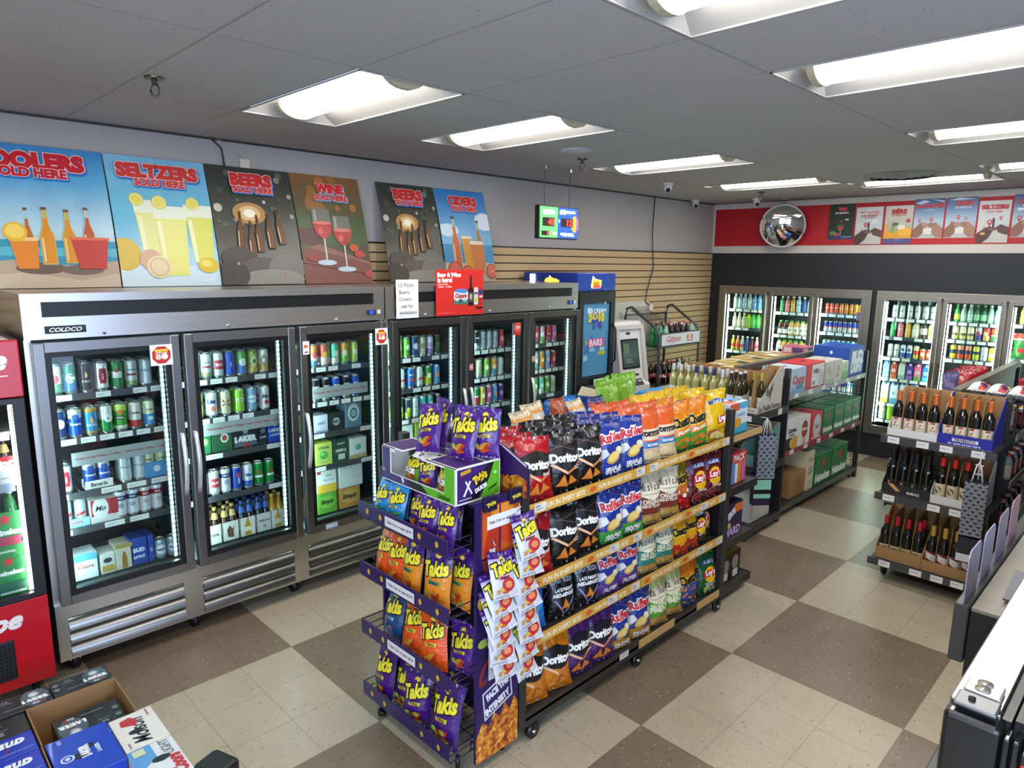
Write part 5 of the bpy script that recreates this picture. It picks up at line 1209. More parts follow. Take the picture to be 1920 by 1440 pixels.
dclear = bottle_proto('clear', PET, mat('#8fb8a8', .1, coat=.4), (.08, .15, '#3fa078'), (.235, '#d04a3a', .0145), [], None, 'soda_bottle')
for z, row, nm in ((1.30, (dgreen, dclear, dzero, dcola, dzero, dcola, dclear), 'top'), (.85, (dcola, dzero, dcola, dcola, dzero, dcola, dgreen), 'lower')):
    for i, p in enumerate(row):
        c = 'green' if p is dgreen else 'clear' if p is dclear else 'dark'
        y = gy0 + .09 + i * .112
        place(p, '%s soda bottle, %s from the cash machine, %s shelf of wire rack' % (c, ORD[i], nm), 'soda bottle', (gx1 - .055, y, z + .001), (0, 0, rnd.uniform(-.2, .2)), 'soda bottles on the wire rack')
        place(p, 'rear %s soda bottle, %s from the cash machine, %s shelf of wire rack' % (c, ORD[i], nm), 'soda bottle', (gx1 - .16, y, z + .001), (0, 0, rnd.uniform(-.2, .2)), 'rear soda bottles on the wire rack')
for i, (p, x, y) in enumerate(((dclear, -2.95, 4.33), (dzero, -2.95, 4.46), (dcola, -2.95, 4.56), (dclear, -2.94, 4.70))):
    place(p, 'soda bottle at the back of the wire rack top, %s from cash machine' % ORD[i], 'soda bottle', (x, y, 1.301), (0, 0, 0), 'soda bottles at the back of the wire rack')
# backing board, paper and cable on the slat wall
flat_sign('backing_board', 'pale speckled board fixed to the slats behind the wire rack', 'board', FX(XL + .022, 3.62, 1.05), .95, .74, '#c8c5bd', [('r', .93, 0, .99, 1, '#cfa79a')], .003)
t = thing('power_cable', 'black cable running down the slat wall to a small white adapter', 'cable', (0, 0, 0))
mb = MB(); mb.tube([(XL + .03, 4.58, H - .01), (XL + .03, 4.56, 2.6), (XL + .035, 4.61, 2.2), (XL + .03, 4.50, 1.9), (XL + .03, 4.48, 1.78), (XL + .032, 4.60, 1.72)], .006, '#1d1d1f', 6); mb.build('cord', t)
mb = MB(); mb.box(XL + .0255, XL + .046, 4.56, 4.63, 1.66, 1.75, '#d8d4ce', .006); mb.build('adapter', t)
t = thing('wall_cable', 'thin dark cable hanging from the ceiling between the SELTZERS and BEERS posters', 'cable', (0, 0, 0))
mb = MB(); mb.tube([(XL + .016, -.66, H - .01), (XL + .014, -.60, 2.98), (XL + .014, -.585, 2.86)], .006, '#2a2826', 6); mb.build('cord', t)
t = thing('wall_hook', 'small cream tag on a string above the BEERS poster', 'tag', (XL + .008, -.44, 2.90))
mb = MB(); mb.box(0, .004, -.035, .035, -.05, .03, '#d3cbb8', .001); mb.build('plate', t)
mb = MB(); mb.tube([(.004, 0, .02), (.004, -.18, .137)], .003, '#c9c4ba', 5); mb.build('string', t)
# ------------------------------------------------------------------ built-in glass-door coolers in the back wall
frm = brushed('cooler_frame_alu', '#9d978f', .38, 2); frmd = mat('#6d6863', .4, .7)
DB = [[(-2.945, -2.335), (-2.295, -1.735), (-1.715, -1.13)], [(-.962, -.352), (-.330, .237), (.258, .835)]]
BS = [[(1.65, 1.40, 1.085, .80, .52), (1.645, 1.35, 1.10, .80, .52), (1.655, 1.43, 1.20, .95, .70, .50)], [(1.65, 1.435, 1.195, .95, .65, .45), (1.65, 1.455, 1.24, .90, .60), (1.66, 1.30, .98, .62)]]
cold = mat('#2f3b3b', .5); gled = mat('#e9fff0', .4, emit=LED_E * .8)
def back_cooler(n, label):
    x0, x1 = OPEN[n]; t = thing('wall_cooler', label, 'refrigerator', (0, YB, 0))
    y0 = -.012
    mb = MB()
    for q in ((x0 - .03, x0 + .035, OZ0 - .03, OZ1 + .03), (x1 - .035, x1 + .03, OZ0 - .03, OZ1 + .03), (x0 + .035, x1 - .035, OZ1 - .035, OZ1 + .03), (x0 + .035, x1 - .035, OZ0 - .03, OZ0 + .035)): mb.box(q[0], q[1], y0 - .02, y0 + .01, q[2], q[3], frm, .003)
    mb.build('frame', t)
    mb = MB(); mb.box(x0, x1, .85, .88, OZ0, OZ1, cold); mb.box(x0, x0 + .01, .12, .85, OZ0, OZ1, cold); mb.box(x1 - .01, x1, .12, .85, OZ0, OZ1, cold); mb.box(x0, x1, .12, .85, OZ1 - .01, OZ1, cold); mb.box(x0, x1, .12, .85, OZ0, OZ0 + .02, cold)
    mb.build('liner', t)
    for k, (a, b) in enumerate(DB[n]):
        zt, zb = 1.905, .345; m = .042
        mb = MB(); mb.box(a, a + m, -.055, -.018, zb, zt, frm, .003); mb.box(b - m, b, -.055, -.018, zb, zt, frm, .003); mb.box(a + m, b - m, -.055, -.018, zt - m, zt, frm); mb.box(a + m, b - m, -.055, -.018, zb, zb + m, frm)
        d = mb.build('door', t)
        mb = MB(); mb.box(a + m, b - m, -.036, -.032, zb + m, zt - m, gpane); mb.build('glass_pane', d)
        mb = MB(); hx = b - m / 2 if k != 1 else a + m / 2; mb.box(hx - .012, hx + .012, -.075, -.055, .95, 1.20, frmd, .004); mb.build('handle', d)
        for xx in (a + m + .012, b - m - .012):
            mb = MB(); mb.box(xx - .006, xx + .006, .02, .03, .42, 1.84, gled); mb.build('light_tube', t)
        mb = MB(); mb.box(b - .004, b + .030, .0, .07, OZ0 + .03, OZ1 - .03, frmd); mb.build('mullion', t)
        for z in BS[n][k]:
            mb = MB(); mb.box(a + .03, b - .03, .085, .80, z - .010, z - .001, aluw); mb.build('shelf', t)
            mb = MB(); mb.box(a + .035, b - .035, .080, .084, z - .038, z + .004, mat('#3f4850', .35) if not (n == 0 and k == 2) else mat('#2a4f8a', .35)); mb.build('price_rail', t)
            q = random.Random(int(z * 997) + k)
            for i in range(5):
                if q.random() < .8:
                    mb = MB(); w = (b - a - .08) / 5; u = a + .04 + i * w; mb.box(u, u + w * .8, .078, .0798, z - .034, z, '#dfe8e2'); mb.build('price_tag', t)
    return t
back_cooler(0, 'three-door cooler built into the black wall near the slat corner')
back_cooler(1, 'three-door cooler built into the black wall behind the red wine shelf')
PTB = [(.026, 0), (.031, .010), (.031, .075), (.028, .095), (.031, .12), (.030, .14), (.018, .175), (.013, .185), (.013, .20)]
GLB = [(.024, 0), (.028, .006), (.028, .11), (.022, .14), (.013, .165), (.013, .195)]
JUG = [(.034, 0), (.038, .01), (.038, .13), (.034, .15), (.022, .17), (.02, .185)]
def pet(k, body, lab, capc, prof=PTB, l0=.06, l1=.13, ops=()):
    h = prof[-1][1]; r = prof[-1][0] + .0025
    return bottle_proto('pet' + k, prof, mat(body, .15, coat=.4), (l0, l1, lab), (h - .018, capc, r), ops, None, 'drink_bottle')
B_ = {
 'wtr': ('clear water', pet('w', '#b8d0c4', '#dfe8e0', '#e6e6e6')), 'blu': ('blue water', pet('b', '#6fa8d0', '#2f7ac0', '#2f6fc0')), 'sky': ('pale blue', pet('s', '#a9cfe0', '#4f9ad0', '#e8f0f4')),
 'lgr': ('lime green', pet('lg', '#a8cf2a', '#8fc030', '#7fb02a', JUG, .05, .12)), 'grn': ('green', pet('g', '#3fa04a', '#5fc05a', '#2f9a3a', JUG, .05, .12)), 'ivy': ('cream capped', pet('iv', '#d8d8b8', '#e4e4cc', '#e8e8e0', GLB, .03, .10)),
 'yel': ('yellow green', pet('y', '#b8c832', '#d83a3a', '#e8e8e0', GLB, .05, .09)), 'org': ('orange', pet('o', '#e08a2a', '#d0402a', '#e8e8e0', GLB, .05, .09)), 'ros': ('rose', pet('r', '#d8a0a0', '#c05a6a', '#e8e8e0', GLB, .05, .09)), 'ble': ('navy', pet('n', '#3a5a9a', '#2f4f9a', '#e8e8e0', GLB, .05, .09)), 'mar': ('maroon', pet('m', '#5a1f2a', '#8a2a3a', '#e8e8e0', GLB, .05, .09)), 'clr': ('clear glass', pet('c', '#b8c8c0', '#c84a4a', '#e8e8e0', GLB, .05, .09)),
 'tea': ('green capped tea', pet('t', '#c8b89a', '#e6ece2', '#58b03a', JUG, .02, .11, [('e', .5, .55, .2, .2, '#5a7a5a')])), 'jui': ('green capped juice', pet('j', '#d0a04a', '#eceadc', '#58b03a', JUG, .02, .11, [('e', .5, .55, .2, .2, '#8a9a5a')])), 'red': ('dark berry', pet('rd', '#4a1f20', '#e8e6e2', '#58b03a', JUG, .02, .10, [('r', .1, .7, .9, 1, '#3a1f1f')])),
 'spk': ('green sparkling water', pet('sp', '#1f6a3f', '#9ad8a8', '#3f9a4a', GLB, .03, .09)), 'spl': ('lime sparkling water', pet('sl', '#3f8a4a', '#b8d83a', '#3f9a4a', GLB, .03, .09)), 'spc': ('clear sparkling water', pet('sc', '#a8c8b8', '#b8e0d0', '#c8e0d8', GLB, .03, .09)),
 'aqu': ('green aqua', pet('aq', '#2f8a4a', '#3fa05a', '#e0e0e0')), 'pnk': ('pink', pet('pk', '#d87a80', '#e8a0a0', '#e0e0e0')), 'gld': ('gold', pet('gd', '#d8b04a', '#e0c86a', '#e0e0e0')), 'jar': ('pale round jar', pet('ja', '#c8d0b0', '#dfe4d0', '#58584a', JUG, .03, .10)), 'choc': ('chocolate milk', pet('ch', '#4a382f', '#c8c4b8', '#8a8a8a', JUG, .05, .12)), 'lem': ('lemonade', pet('lm', '#d8dc9a', '#c8d86a', '#e6e6e0', JUG, .03, .11)),
}
ST.update({'oc': ('sleek', [(1, '#d0503a')], word('Celsius', '#f0e6e0', .6, .7), 'coral-red'), 'oo': ('sleek', [(1, '#e08a3a')], word('Celsius', '#f6ecd8', .6, .7), 'orange'), 'oy': ('sleek', [(1, '#e8b84a')], word('Celsius', '#7a5a20', .6, .7), 'amber'),
 'rb': ('sleek', [(.12, '#c8ccd2'), (.5, '#b8c0cc'), (1, '#2f3fa0')], [('p', [(.0, .45), (1, .62), (1, .50), (0, .33)], '#c8313a'), ('e', .5, .50, .16, .14, '#e0c040')], 'blue-silver'), 'rs': ('sleek', [(.4, '#c8d2d6'), (1, '#7fb6d0')], [('e', .5, .5, .16, .14, '#c8504a')], 'silver-blue'), 'rc': ('sleek', [(.4, '#d8dee0'), (1, '#3f9ac8')], [('e', .5, .5, .16, .14, '#e0e0e0')], 'sky-blue'),
 'ms': ('slim', [(1, '#d6ddd4')], word('bubly', '#6f8a7a', .6, .7) + [('r', .1, .1, .9, .16, '#9ab0a0')], 'pale-sage'), 'mg': ('slim', [(1, '#d9e0d0')], word('bubly', '#8a9a5a', .6, .7), 'pale-green'), 'mb': ('slim', [(.4, '#2f5fa8'), (1, '#d6e0ea')], word('fit', '#2f4f8a', .7, .6), 'white-blue'), 'my': ('slim', [(.3, '#d8c83a'), (.7, '#d84a3a'), (1, '#e8d89a')], [], 'yellow-red'), 'mr': ('std', [(1, '#d8643a')], oval('#f0d8b8'), 'orange-red'),
 'az': ('tall', [(.5, '#d8d47a'), (1, '#e4e0b8')], [('r', .1, .3, .9, .5, '#6a5a4a')], 'cream-yellow'), 'an': ('tall', [(.5, '#3a4a8a'), (1, '#d8c8c8')], oval('#b04a5a'), 'navy-rose'), 'ap': ('tall', [(.4, '#e0b06a'), (1, '#c84a4a')], oval('#e8d0a0'), 'peach-red'), 'aw': ('tall', [(.4, '#4fa05a'), (1, '#e0704a')], [('r', 0, .4, 1, .5, '#f0e8d8')], 'watermelon'),
 'ty': ('tall', [(.55, '#e6d83a'), (1, '#e8c83a')], [('r', 0, .4, 1, .75, '#23335a')], 'yellow-navy'), 'to': ('tall', [(.4, '#e0603a'), (1, '#e8906a')], [('r', 0, .4, 1, .75, '#23335a')], 'orange-navy'), 'tc': ('tall', [(.4, '#b8d83a'), (1, '#c8e05a')], [('r', 0, .45, 1, .7, '#23335a')], 'lime-navy'), 'tw': ('tall', [(1, '#d0d0e0')], [('r', .2, .3, .8, .35, '#8a8ab0')], 'lavender-white'), 'tz': ('tall', [(1, '#e0c82a')], [('e', .5, .5, .3, .3, '#e8e8d8')], 'bright-yellow')})
CZ = R(-90)
def back_row(codes, x0, x1, z, door, shelf, y=YB + .125):
    n = len(codes)
    for i, c in enumerate(codes):
        if c == '.': continue
        x = x0 + (x1 - x0) * (i + .5) / n
        grp = '%s shelf of %s' % (shelf, door)
        if c in B_:
            nm, p = B_[c]; place(p, '%s bottle, %s from the slat wall, %s shelf, %s' % (nm, ORD[i], shelf, door), 'drink bottle', (x, y, z), (0, 0, CZ + rnd.uniform(-.2, .2)), 'bottles on ' + grp)
        else:
            kind, bands, ops, cw_ = ST[c]; place(can_proto(kind, bands, ops), '%s can, %s from the slat wall, %s shelf, %s' % (cw_, ORD[i], shelf, door), 'drink can', (x, y, z), (0, 0, CZ + rnd.uniform(-.2, .2)), 'cans on ' + grp)
DN = [["corner cooler's first door", "corner cooler's second door", "corner cooler's third door"], ["wine-side cooler's first door", "wine-side cooler's second door", "wine-side cooler's third door"]]
BR = [(0, 0, 0, 'wtr wtr sky wtr blu blu blu'), (0, 0, 1, 'ivy ivy ivy lgr grn grn grn'), (0, 0, 2, 'yel org clr ble mar ros clr'), (0, 0, 3, 'org jui yel clr ros ble'),
 (0, 1, 0, 'aqu pnk gld sky ble wtr'), (0, 1, 1, 'red red jui jui tea tea'), (0, 1, 2, 'tea jui jui tea jui tea'),
 (0, 2, 0, 'oc oc oc oo oo oo oy oy'), (0, 2, 1, 'rb rb rb rb rb rb rb rb'), (0, 2, 2, 'rs rs rc rc rc rc rs rc'), (0, 2, 3, 'oo oy rc rs oo oc oy rc'), (0, 2, 4, 'rc rc rs rb rb rb rs rc'),
 (1, 0, 0, 'ms ms ms mg ms mg'), (1, 0, 1, 'aqu pnk gld jar choc lem'), (1, 0, 2, 'ms ms mb mb my mr mr'),
 (1, 1, 0, 'spl spc spc spk spk spc spc'), (1, 1, 1, 'az az az an ap aw'), (1, 1, 2, 'ty to to tc tw tz'), (1, 1, 3, 'lgr grn lem grn lgr spc'), (1, 2, 0, 'gld gld gld gld gld gld')]
for n, k, s, codes in BR:
    a, b = DB[n][k]; back_row(codes.split(), a + .075, b - .06, BS[n][k][s], DN[n][k], ['top', 'second', 'third', 'fourth', 'fifth', 'sixth'][s])
# drink cartons with gable tops and screw caps
_gab = {}
def gable(c, c2, capc):
    k = (c, c2)
    if k not in _gab:
        mb = MB(); a = .034; h = .15
        mb.box(-a, a, -a, a, 0, h, mat(c, .4)); mb.add([(-a, -a, h), (a, -a, h), (a, a, h), (-a, a, h), (0, -a, h + .045), (0, a, h + .045)], [(0, 1, 4), (1, 2, 5, 4), (2, 3, 5), (3, 0, 4, 5)], mat(c, .4))
        mb.box(-.002, .002, -a, a, h + .04, h + .06, mat(c, .4))
        mb.art([('r', 0, 0, 1, .32, c2), ('e', .5, .62, .3, .3, '#e8ecec'), ('e', .5, .62, .18, .2, c2)], FX(a, -a, 0), 2 * a, h)
        o = mb.build('drink_carton'); m2 = MB(); m2.tube([(a * .45, 0, h + .02), (a * .8, 0, h + .035)], .013, capc, 12); m2.build('cap', o); _gab[k] = proto(o)
    return _gab[k]
a, b = DB[1][0]
for i, (c, c2, nm) in enumerate((('#5f9fd8', '#8fc0e8', 'light blue'), ('#a8493a', '#c86a50', 'rust red'), ('#c8dcd0', '#9ac0b0', 'mint white'), ('#5a3a9a', '#8a6ac0', 'purple'), ('#d86a8a', '#6ab04a', 'pink and green'), ('#2f6fd0', '#4fa0e0', 'bright blue'))):
    place(gable(c, c2, '#e8ecec'), '%s drink carton on the fourth shelf of wine-side cooler' % nm, 'drink carton', (a + .09 + i * .083, YB + .135, BS[1][0][3]), (0, 0, CZ))
for i, (c, c2, nm) in enumerate((('#dfe8e4', '#e0b04a', 'white-yellow'), ('#d8e6ee', '#6ab0d8', 'white-blue'), ('#d8e6ee', '#4f9ad0', 'pale blue'), ('#c8dce8', '#4f9ad0', 'sky blue'))):
    place(gable(c, c2, '#4fa0d8'), '%s drink carton, %s from the cooler frame, fifth shelf' % (nm, ORD[i]), 'drink carton', (a + .10 + i * .10, YB + .135, BS[1][0][4]), (0, 0, CZ), None, (1.15, 1.15, 1.35))
for i in range(3): place(B_['wtr'][1] if i != 1 else B_['lgr'][1], '%s bottle at the very bottom of the wine-side cooler, %s along' % ('clear water' if i != 1 else 'lime green', ORD[i]), 'drink bottle', (a + .09 + i * .10, YB + .13, BS[1][0][5]), (0, 0, CZ), None, (1.25, 1.25, 1.2))
pk = bag_proto('melon', .17, .27, .08, [(.75, '#2f8a3a'), (.8, '#e8e0d0'), (1, '#d8402f')], [('e', .5, .35, .22, .16, '#c8232f'), ('e', .5, .35, .24, .06, '#a81f2a')], name='drink_pouch')
for i in range(3): place(pk, 'green pouch with a melon picture in the wine-side cooler, %s along' % ORD[i], 'pouch', (DB[1][2][0] + .13 + i * .17, YB + .14, BS[1][2][1]), (0, 0, CZ))
mb = MB(); mb.box(-1.245, -1.145, YB + .066, YB + .070, 1.60, 1.70, '#a8232f'); mb.art([('r', .05, .1, .45, .9, '#2a2f5a'), ('r', .55, .4, .85, .55, '#e8e0e0')], FY(-1.245, YB + .066, 1.60), .10, .10)
tag(mb.build('shelf_card'), 'red and navy shelf card in the corner cooler third door', 'sign')

# ------------------------------------------------------------------ convex mirror and small posters on the red band
t = thing('convex_mirror', 'round convex security mirror hanging in front of the red band', 'mirror', (-2.10, 5.80, 2.715))
mirm = mat('#e6e8ea', .015, 1.0)
ax = Vector((.42, -.88, -.20)).normalized(); ux = ax.cross(Vector((0, 0, 1))).normalized(); vx = ux.cross(ax)
Rm_, dep = .255, .06
mb = MB(); n = 40; k = 10
rings = [[ax * (dep * (1 - (j / k) ** 2)) + (ux * cos(2 * pi * i / n) + vx * sin(2 * pi * i / n)) * (Rm_ * j / k) for i in range(n)] for j in range(1, k + 1)]
V = [ax * dep] + [p for r in rings for p in r]
F = [(0, 1 + i, 1 + (i + 1) % n) for i in range(n)] + [(1 + j * n + i, 1 + (j + 1) * n + i, 1 + (j + 1) * n + (i + 1) % n, 1 + j * n + (i + 1) % n) for j in range(k - 1) for i in range(n)]
mb.add(V, F, mirm, True); mb.add(rings[-1], [tuple(range(n))], '#3a3b3d'); mb.build('mirror_face', t)
mb = MB(); mb.tube([p * 1.0 for p in rings[-1]], .012, '#b8b9b8', 8, True); mb.build('rim', t)
mb = MB(); mb.tube([(0, .02, .10), (-.01, .03, .26), (-.01, .03, H - 2.716)], .009, alu, 8); mb.box(-.04, .02, 0, .06, H - 2.722, H - 2.716, '#dcdcda'); mb.build('bracket', t)
PIN = lambda x, y, s: [('e', x, y, s, s, '#c02330'), ('p', [(x - s * .8, y - s * .25), (x, y - s * 1.5), (x + s * .8, y - s * .25)], '#c02330'), ('e', x, y, s * .45, s * .45, '#e8d0cc')]
HANDS = [('p', [(0, 0), (0, .22), (.22, .34), (.42, .40), (.52, .30), (.40, .12), (.2, 0)], '#4a3230'), ('p', [(1, .18), (1, .36), (.74, .44), (.58, .36), (.70, .24)], '#5a3a34'), ('e', .5, .33, .13, .07, '#7a564a'), ('p', [(.48, .34), (.46, .56), (.50, .60), (.54, .56), (.54, .34)], '#3a2a24')]
FISTS = [('p', [(0, .02), (0, .22), (.26, .40), (.44, .38), (.44, .20), (.2, .02)], '#8a5f4c'), ('p', [(1, .02), (1, .24), (.76, .40), (.56, .38), (.56, .20), (.8, .02)], '#a07560'), ('e', .40, .34, .12, .08, '#b08468'), ('e', .60, .34, .12, .08, '#9a6a54'), ('r', .36, .10, .64, .26, '#d8d4cc')]
gsk = grad('print_pale_sky', [(0, '#b8b4ac'), (.5, '#c8cccc'), (1, '#cfd2d0')]); gbl = grad('print_blue_sky', [(0, '#b8b4b0'), (.45, '#a9bccb'), (.75, '#5f86b0'), (1, '#2f5688')])
BP = [('VIN', 'dark green poster titled VIN', -1.645, -1.355, 2.553, 2.962, mat('#1c3020', .5), [('t', 'VIN', .5, .86, .30, '#d8404a', {'bold': .1}), ('t', 'EN VENTE ICI', .5, .75, .5, '#e4e0d8', {'bold': .06}), ('e', .5, .52, .05, .05, '#a8353a'), ('e', .72, .56, .08, .03, '#dfe4e0'), ('p', [(.38, .30), (.36, .42), (.62, .42), (.60, .30), (.5, .22)], '#4f5a50'), ('p', [(.385, .30), (.37, .36), (.61, .36), (.595, .30), (.5, .22)], '#b8403a'), ('r', .485, .10, .515, .24, '#9aa89a'), ('e', .2, .18, .14, .08, '#5f8a3a'), ('e', .35, .14, .10, .07, '#b8485a'), ('r', 0, 0, 1, .10, '#26345a'), ('r', .55, .05, .95, .09, '#5f78b0')]),
 ('PRE', 'white poster with handwritten red title and clinking hands', -1.335, -1.045, 2.495, 2.915, gsk, [('p', [(.08, .80), (.1, .92), (.9, .92), (.92, .84), (.5, .80)], '#e4d8d4'), ('t', 'PRET-A-BOIRE', .5, .86, .76, '#b8403f', {'shear': .2}), ('t', 'cocktails', .5, .78, .62, '#a84a44', {'shear': .3}), ('t', 'en vente ici', .52, .71, .4, '#8a4a46')] + PIN(.38, .54, .07) + PIN(.25, .38, .04) + HANDS + [('e', .72, .6, .1, .08, '#dfe2e0')]),
 ('BIERE', 'cream poster titled BIERE over bright orange fruit', -1.02, -.735, 2.495, 2.915, grad('print_fruit', [(0, '#6a5a8a'), (.5, '#b8b4a4'), (1, '#d8d2c6')]), [('t', 'BI\u00c8RE', .5, .86, .52, '#c0303a', {'bold': .08}), ('t', 'EN VENTE ICI', .5, .75, .52, '#b8484a', {'bold': .05}), ('r', 0, 0, 1, .14, '#544a86'), ('e', .5, .13, .10, .08, '#6a5fa0'), ('r', 0, .14, 1, .32, '#d89a2a'), ('e', .75, .32, .26, .17, '#e8ae2f'), ('e', .25, .27, .2, .12, '#e0a02a'), ('e', .6, .44, .16, .09, '#dfe0d6'), ('r', .04, .28, .14, .52, '#e0a83a'), ('r', .27, .28, .36, .50, '#7fa04a'), ('r', .42, .30, .48, .46, '#a8b05a'), ('e', .85, .60, .08, .08, '#c0403a'), ('e', .4, .52, .12, .07, '#5a6a4a')]),
 ('PAN', 'blue sky poster titled PANACHES with joined hands', -.725, -.435, 2.552, 2.975, gbl, [('t', 'PANACH\u00c9S', .5, .83, .9, '#c8303a', {'bold': .09, 'out': '#d8b8c0'}), ('t', 'EN VENTE ICI', .5, .72, .3, '#dfe4ec'), ('p', [(.0, .9), (.3, .97), (.5, .93), (.2, .86)], '#c8d8e6'), ('p', [(.5, .99), (.95, .9), (.98, .93)], '#d8e4ee')] + PIN(.2, .46, .05) + PIN(.6, .48, .06) + FISTS),
 ('CID', 'blue sky poster titled CIDRE with raised hands', -.418, -.135, 2.552, 2.975, gbl, [('t', 'CIDRE', .56, .85, .56, '#c8303a', {'bold': .09, 'out': '#d8b8c0'}), ('t', 'EN VENTE ICI', .55, .75, .52, '#dfe4ec'), ('p', [(.05, .94), (.4, .99), (.9, .95), (.4, .93)], '#cfdce8')] + PIN(.42, .52, .06) + PIN(.2, .40, .035) + PIN(.66, .48, .04) + FISTS),
 ('SEL', 'white poster titled SELTZERS with a bottle opener toast', -.118, .158, 2.497, 2.925, gsk, [('t', 'SELTZERS', .5, .85, .84, '#c8303a', {'bold': .09}), ('t', 'SOLD HERE', .5, .74, .50, '#c84a4a', {'bold': .04})] + PIN(.38, .50, .08) + PIN(.72, .60, .05) + PIN(.24, .36, .04) + HANDS + [('e', .2, .22, .09, .05, '#d8a04a')]),
 ('COO', 'blue sky poster titled COOLERS at the picture edge', .178, .47, 2.548, 2.975, gbl, [('t', 'COOLERS', .5, .84, .84, '#c8303a', {'bold': .09, 'out': '#d8b8c0'}), ('t', 'SOLD HERE', .5, .74, .5, '#e8ecf0'), ('e', .2, .66, .1, .05, '#dfe8ee')] + PIN(.2, .46, .07) + FISTS)]
for key, lab, x0, x1, z0, z1, gm_, ops in BP:
    mb = MB(); mb.prism([(0, 0), (x1 - x0, 0), (x1 - x0, z1 - z0), (0, z1 - z0)], FY(x0, YB - .0075, z0), .002, gm_); mb.art(ops, FY(x0, YB - .0075, z0), x1 - x0, z1 - z0)
    tag(mb.build('drink_poster'), lab + ' on the red band', 'poster')
# ------------------------------------------------------------------ snack bags
CHIP = lambda x, y, s, r=0: [('p', [(x + s * cos(r + a), y + s * .62 * sin(r + a)) for a in (R(95), R(215), R(-25))], '#b85f1f'), ('p', [(x + s * .86 * cos(r + a), y + s * .5 * sin(r + a)) for a in (R(95), R(215), R(-25))], '#d98230')]
def doritos(key, base, band='#151417', extra=(), seal=None):
    ops = [('p', [(0, .70), (.5, .80), (1, .70), (1, .46), (.5, .40), (0, .46)], band), ('p', [(.05, .47), (.5, .30), (.52, .34), (.1, .50)], '#e6b890'), ('p', [(.95, .47), (.5, .30), (.48, .34), (.9, .50)], '#c9794a'), ('t', 'Doritos', .47, .575, .82, '#f4f2ee', {'bold': .06, 'out': '#0c0b0c'})] + list(extra) + CHIP(.36, .18, .22, -.2) + CHIP(.62, .20, .19, .3)
    return bag_proto(key, .205, .295, .085, [(1, base)], ops, seal=seal)
LINES = [('p', [(.02, .70), (.98, .86), (.98, .865), (.02, .71)], '#8a5a40'), ('p', [(.02, .80), (.98, .66), (.98, .665), (.02, .81)], '#6a6a70'), ('r', .68, .42, .95, .435, '#d8d8d8'), ('r', .68, .385, .9, .40, '#d8d8d8')]
d_red = doritos('dor_red', '#b0121c', '#1a0f10', [('t', 'SWEET', .72, .42, .3, '#f2d8d0')]); d_blk = doritos('dor_blk', '#121214', '#121214', LINES); d_org = doritos('dor_org', '#d07a14'); d_pur = doritos('dor_pur', '#4a1f66', '#1d1226', [('r', .7, .42, .92, .44, '#e0d0ea')])
d_nite = bag_proto('dor_nite', .205, .295, .085, [(1, '#131318')], [('t', 'Doritos', .5, .80, .86, '#9a9aa0', {'bold': .05}), ('t', 'LATE NIGHT', .5, .60, .7, '#e8e8ea', {'shear': .3, 'bold': .05}), ('t', 'MID-MINUIT', .5, .50, .82, '#e8e8ea', {'shear': .3, 'bold': .06}), ('p', [(.1, .40), (.5, .06), (.54, .06), (.16, .42)], '#8a86c0'), ('p', [(.9, .40), (.5, .06), (.46, .06), (.84, .42)], '#8a86c0')] + CHIP(.5, .28, .24, 0) + [('e', .86, .16, .10, .10, '#4a4a30')])
def ruffles(key, low, txt, lc='#f2f0ea'):
    ops = [('p', [(0, .30), (.3, .42), (.2, .52), (0, .5)], '#d8dade'), ('p', [(1, .34), (.75, .46), (.8, .62), (1, .60)], '#c3c8d0'), ('e', .45, .36, .26, .15, '#c8a04a', .4), ('e', .45, .37, .21, .11, '#e3c878', .4), ('e', .68, .48, .14, .11, '#e0d2a0', -.3), ('e', .70, .49, .08, .06, '#f2ece0'),
           ('t', 'Ruffles', .48, .72, .82, '#c8202c', {'bold': .05, 'rot': .12, 'out': '#f2f0f2', 'ob': .13, 'h': .24}), ('t', txt[0], .5, .16, .6, lc, {'bold': .06, 'rot': .1})] + ([('t', txt[1], .5, .10, .6, lc, {'bold': .06, 'rot': .1})] if len(txt) > 1 else [])
    ops += [('p', [(0, .90), (.25, .93), (.25, .935), (0, .905)], '#8fa4d8'), ('p', [(.3, .96), (.8, .88), (.8, .885), (.3, .965)], '#8fa4d8'), ('p', [(.5, .95), (1, .91), (1, .915), (.5, .955)], '#b03a5a')]
    return bag_proto(key, .19, .285, .08, [(.24, low), (1, '#20388f')], ops)
r_reg = ruffles('ruf_reg', '#2743a0', ('REGULAR', 'NATURE')); r_grn = ruffles('ruf_grn', '#3a9a3f', ('SOUR CREAM', 'ONION')); r_all = ruffles('ruf_all', '#6a3f92', ('ALL DRESSED', 'ASSAISONNEE')); r_ched = ruffles('ruf_ched', '#c0851f', ('SOUR CREAM', 'AU BACON'))
tost = bag_proto('tost', .18, .30, .07, [(.30, '#d8c0a0'), (.42, '#2f74b8'), (1, '#e0602a')], [('p', [(.0, .45), (.0, .66), (1, .66), (1, .45)], '#e8d0b0'), ('t', 'TOSTITOS', .48, .57, .84, '#1c1714', {'bold': .09, 'h': .14}), ('t', 'ROUNDS', .5, .36, .5, '#f0eee8', {'bold': .05}), ('e', .35, .17, .24, .17, '#e2c48e'), ('e', .35, .17, .20, .14, '#ecd6a8'), ('e', .68, .12, .22, .14, '#e6cc98')])
def cheetos(key, bands, low, tc='#191410', oc='#f0d84a'):
    return bag_proto(key, .185, .295, .08, bands, [('t', 'Cheetos', .48, .62, .82, tc, {'bold': .06, 'rot': .14, 'out': oc, 'ob': .14, 'h': .30})] + low)
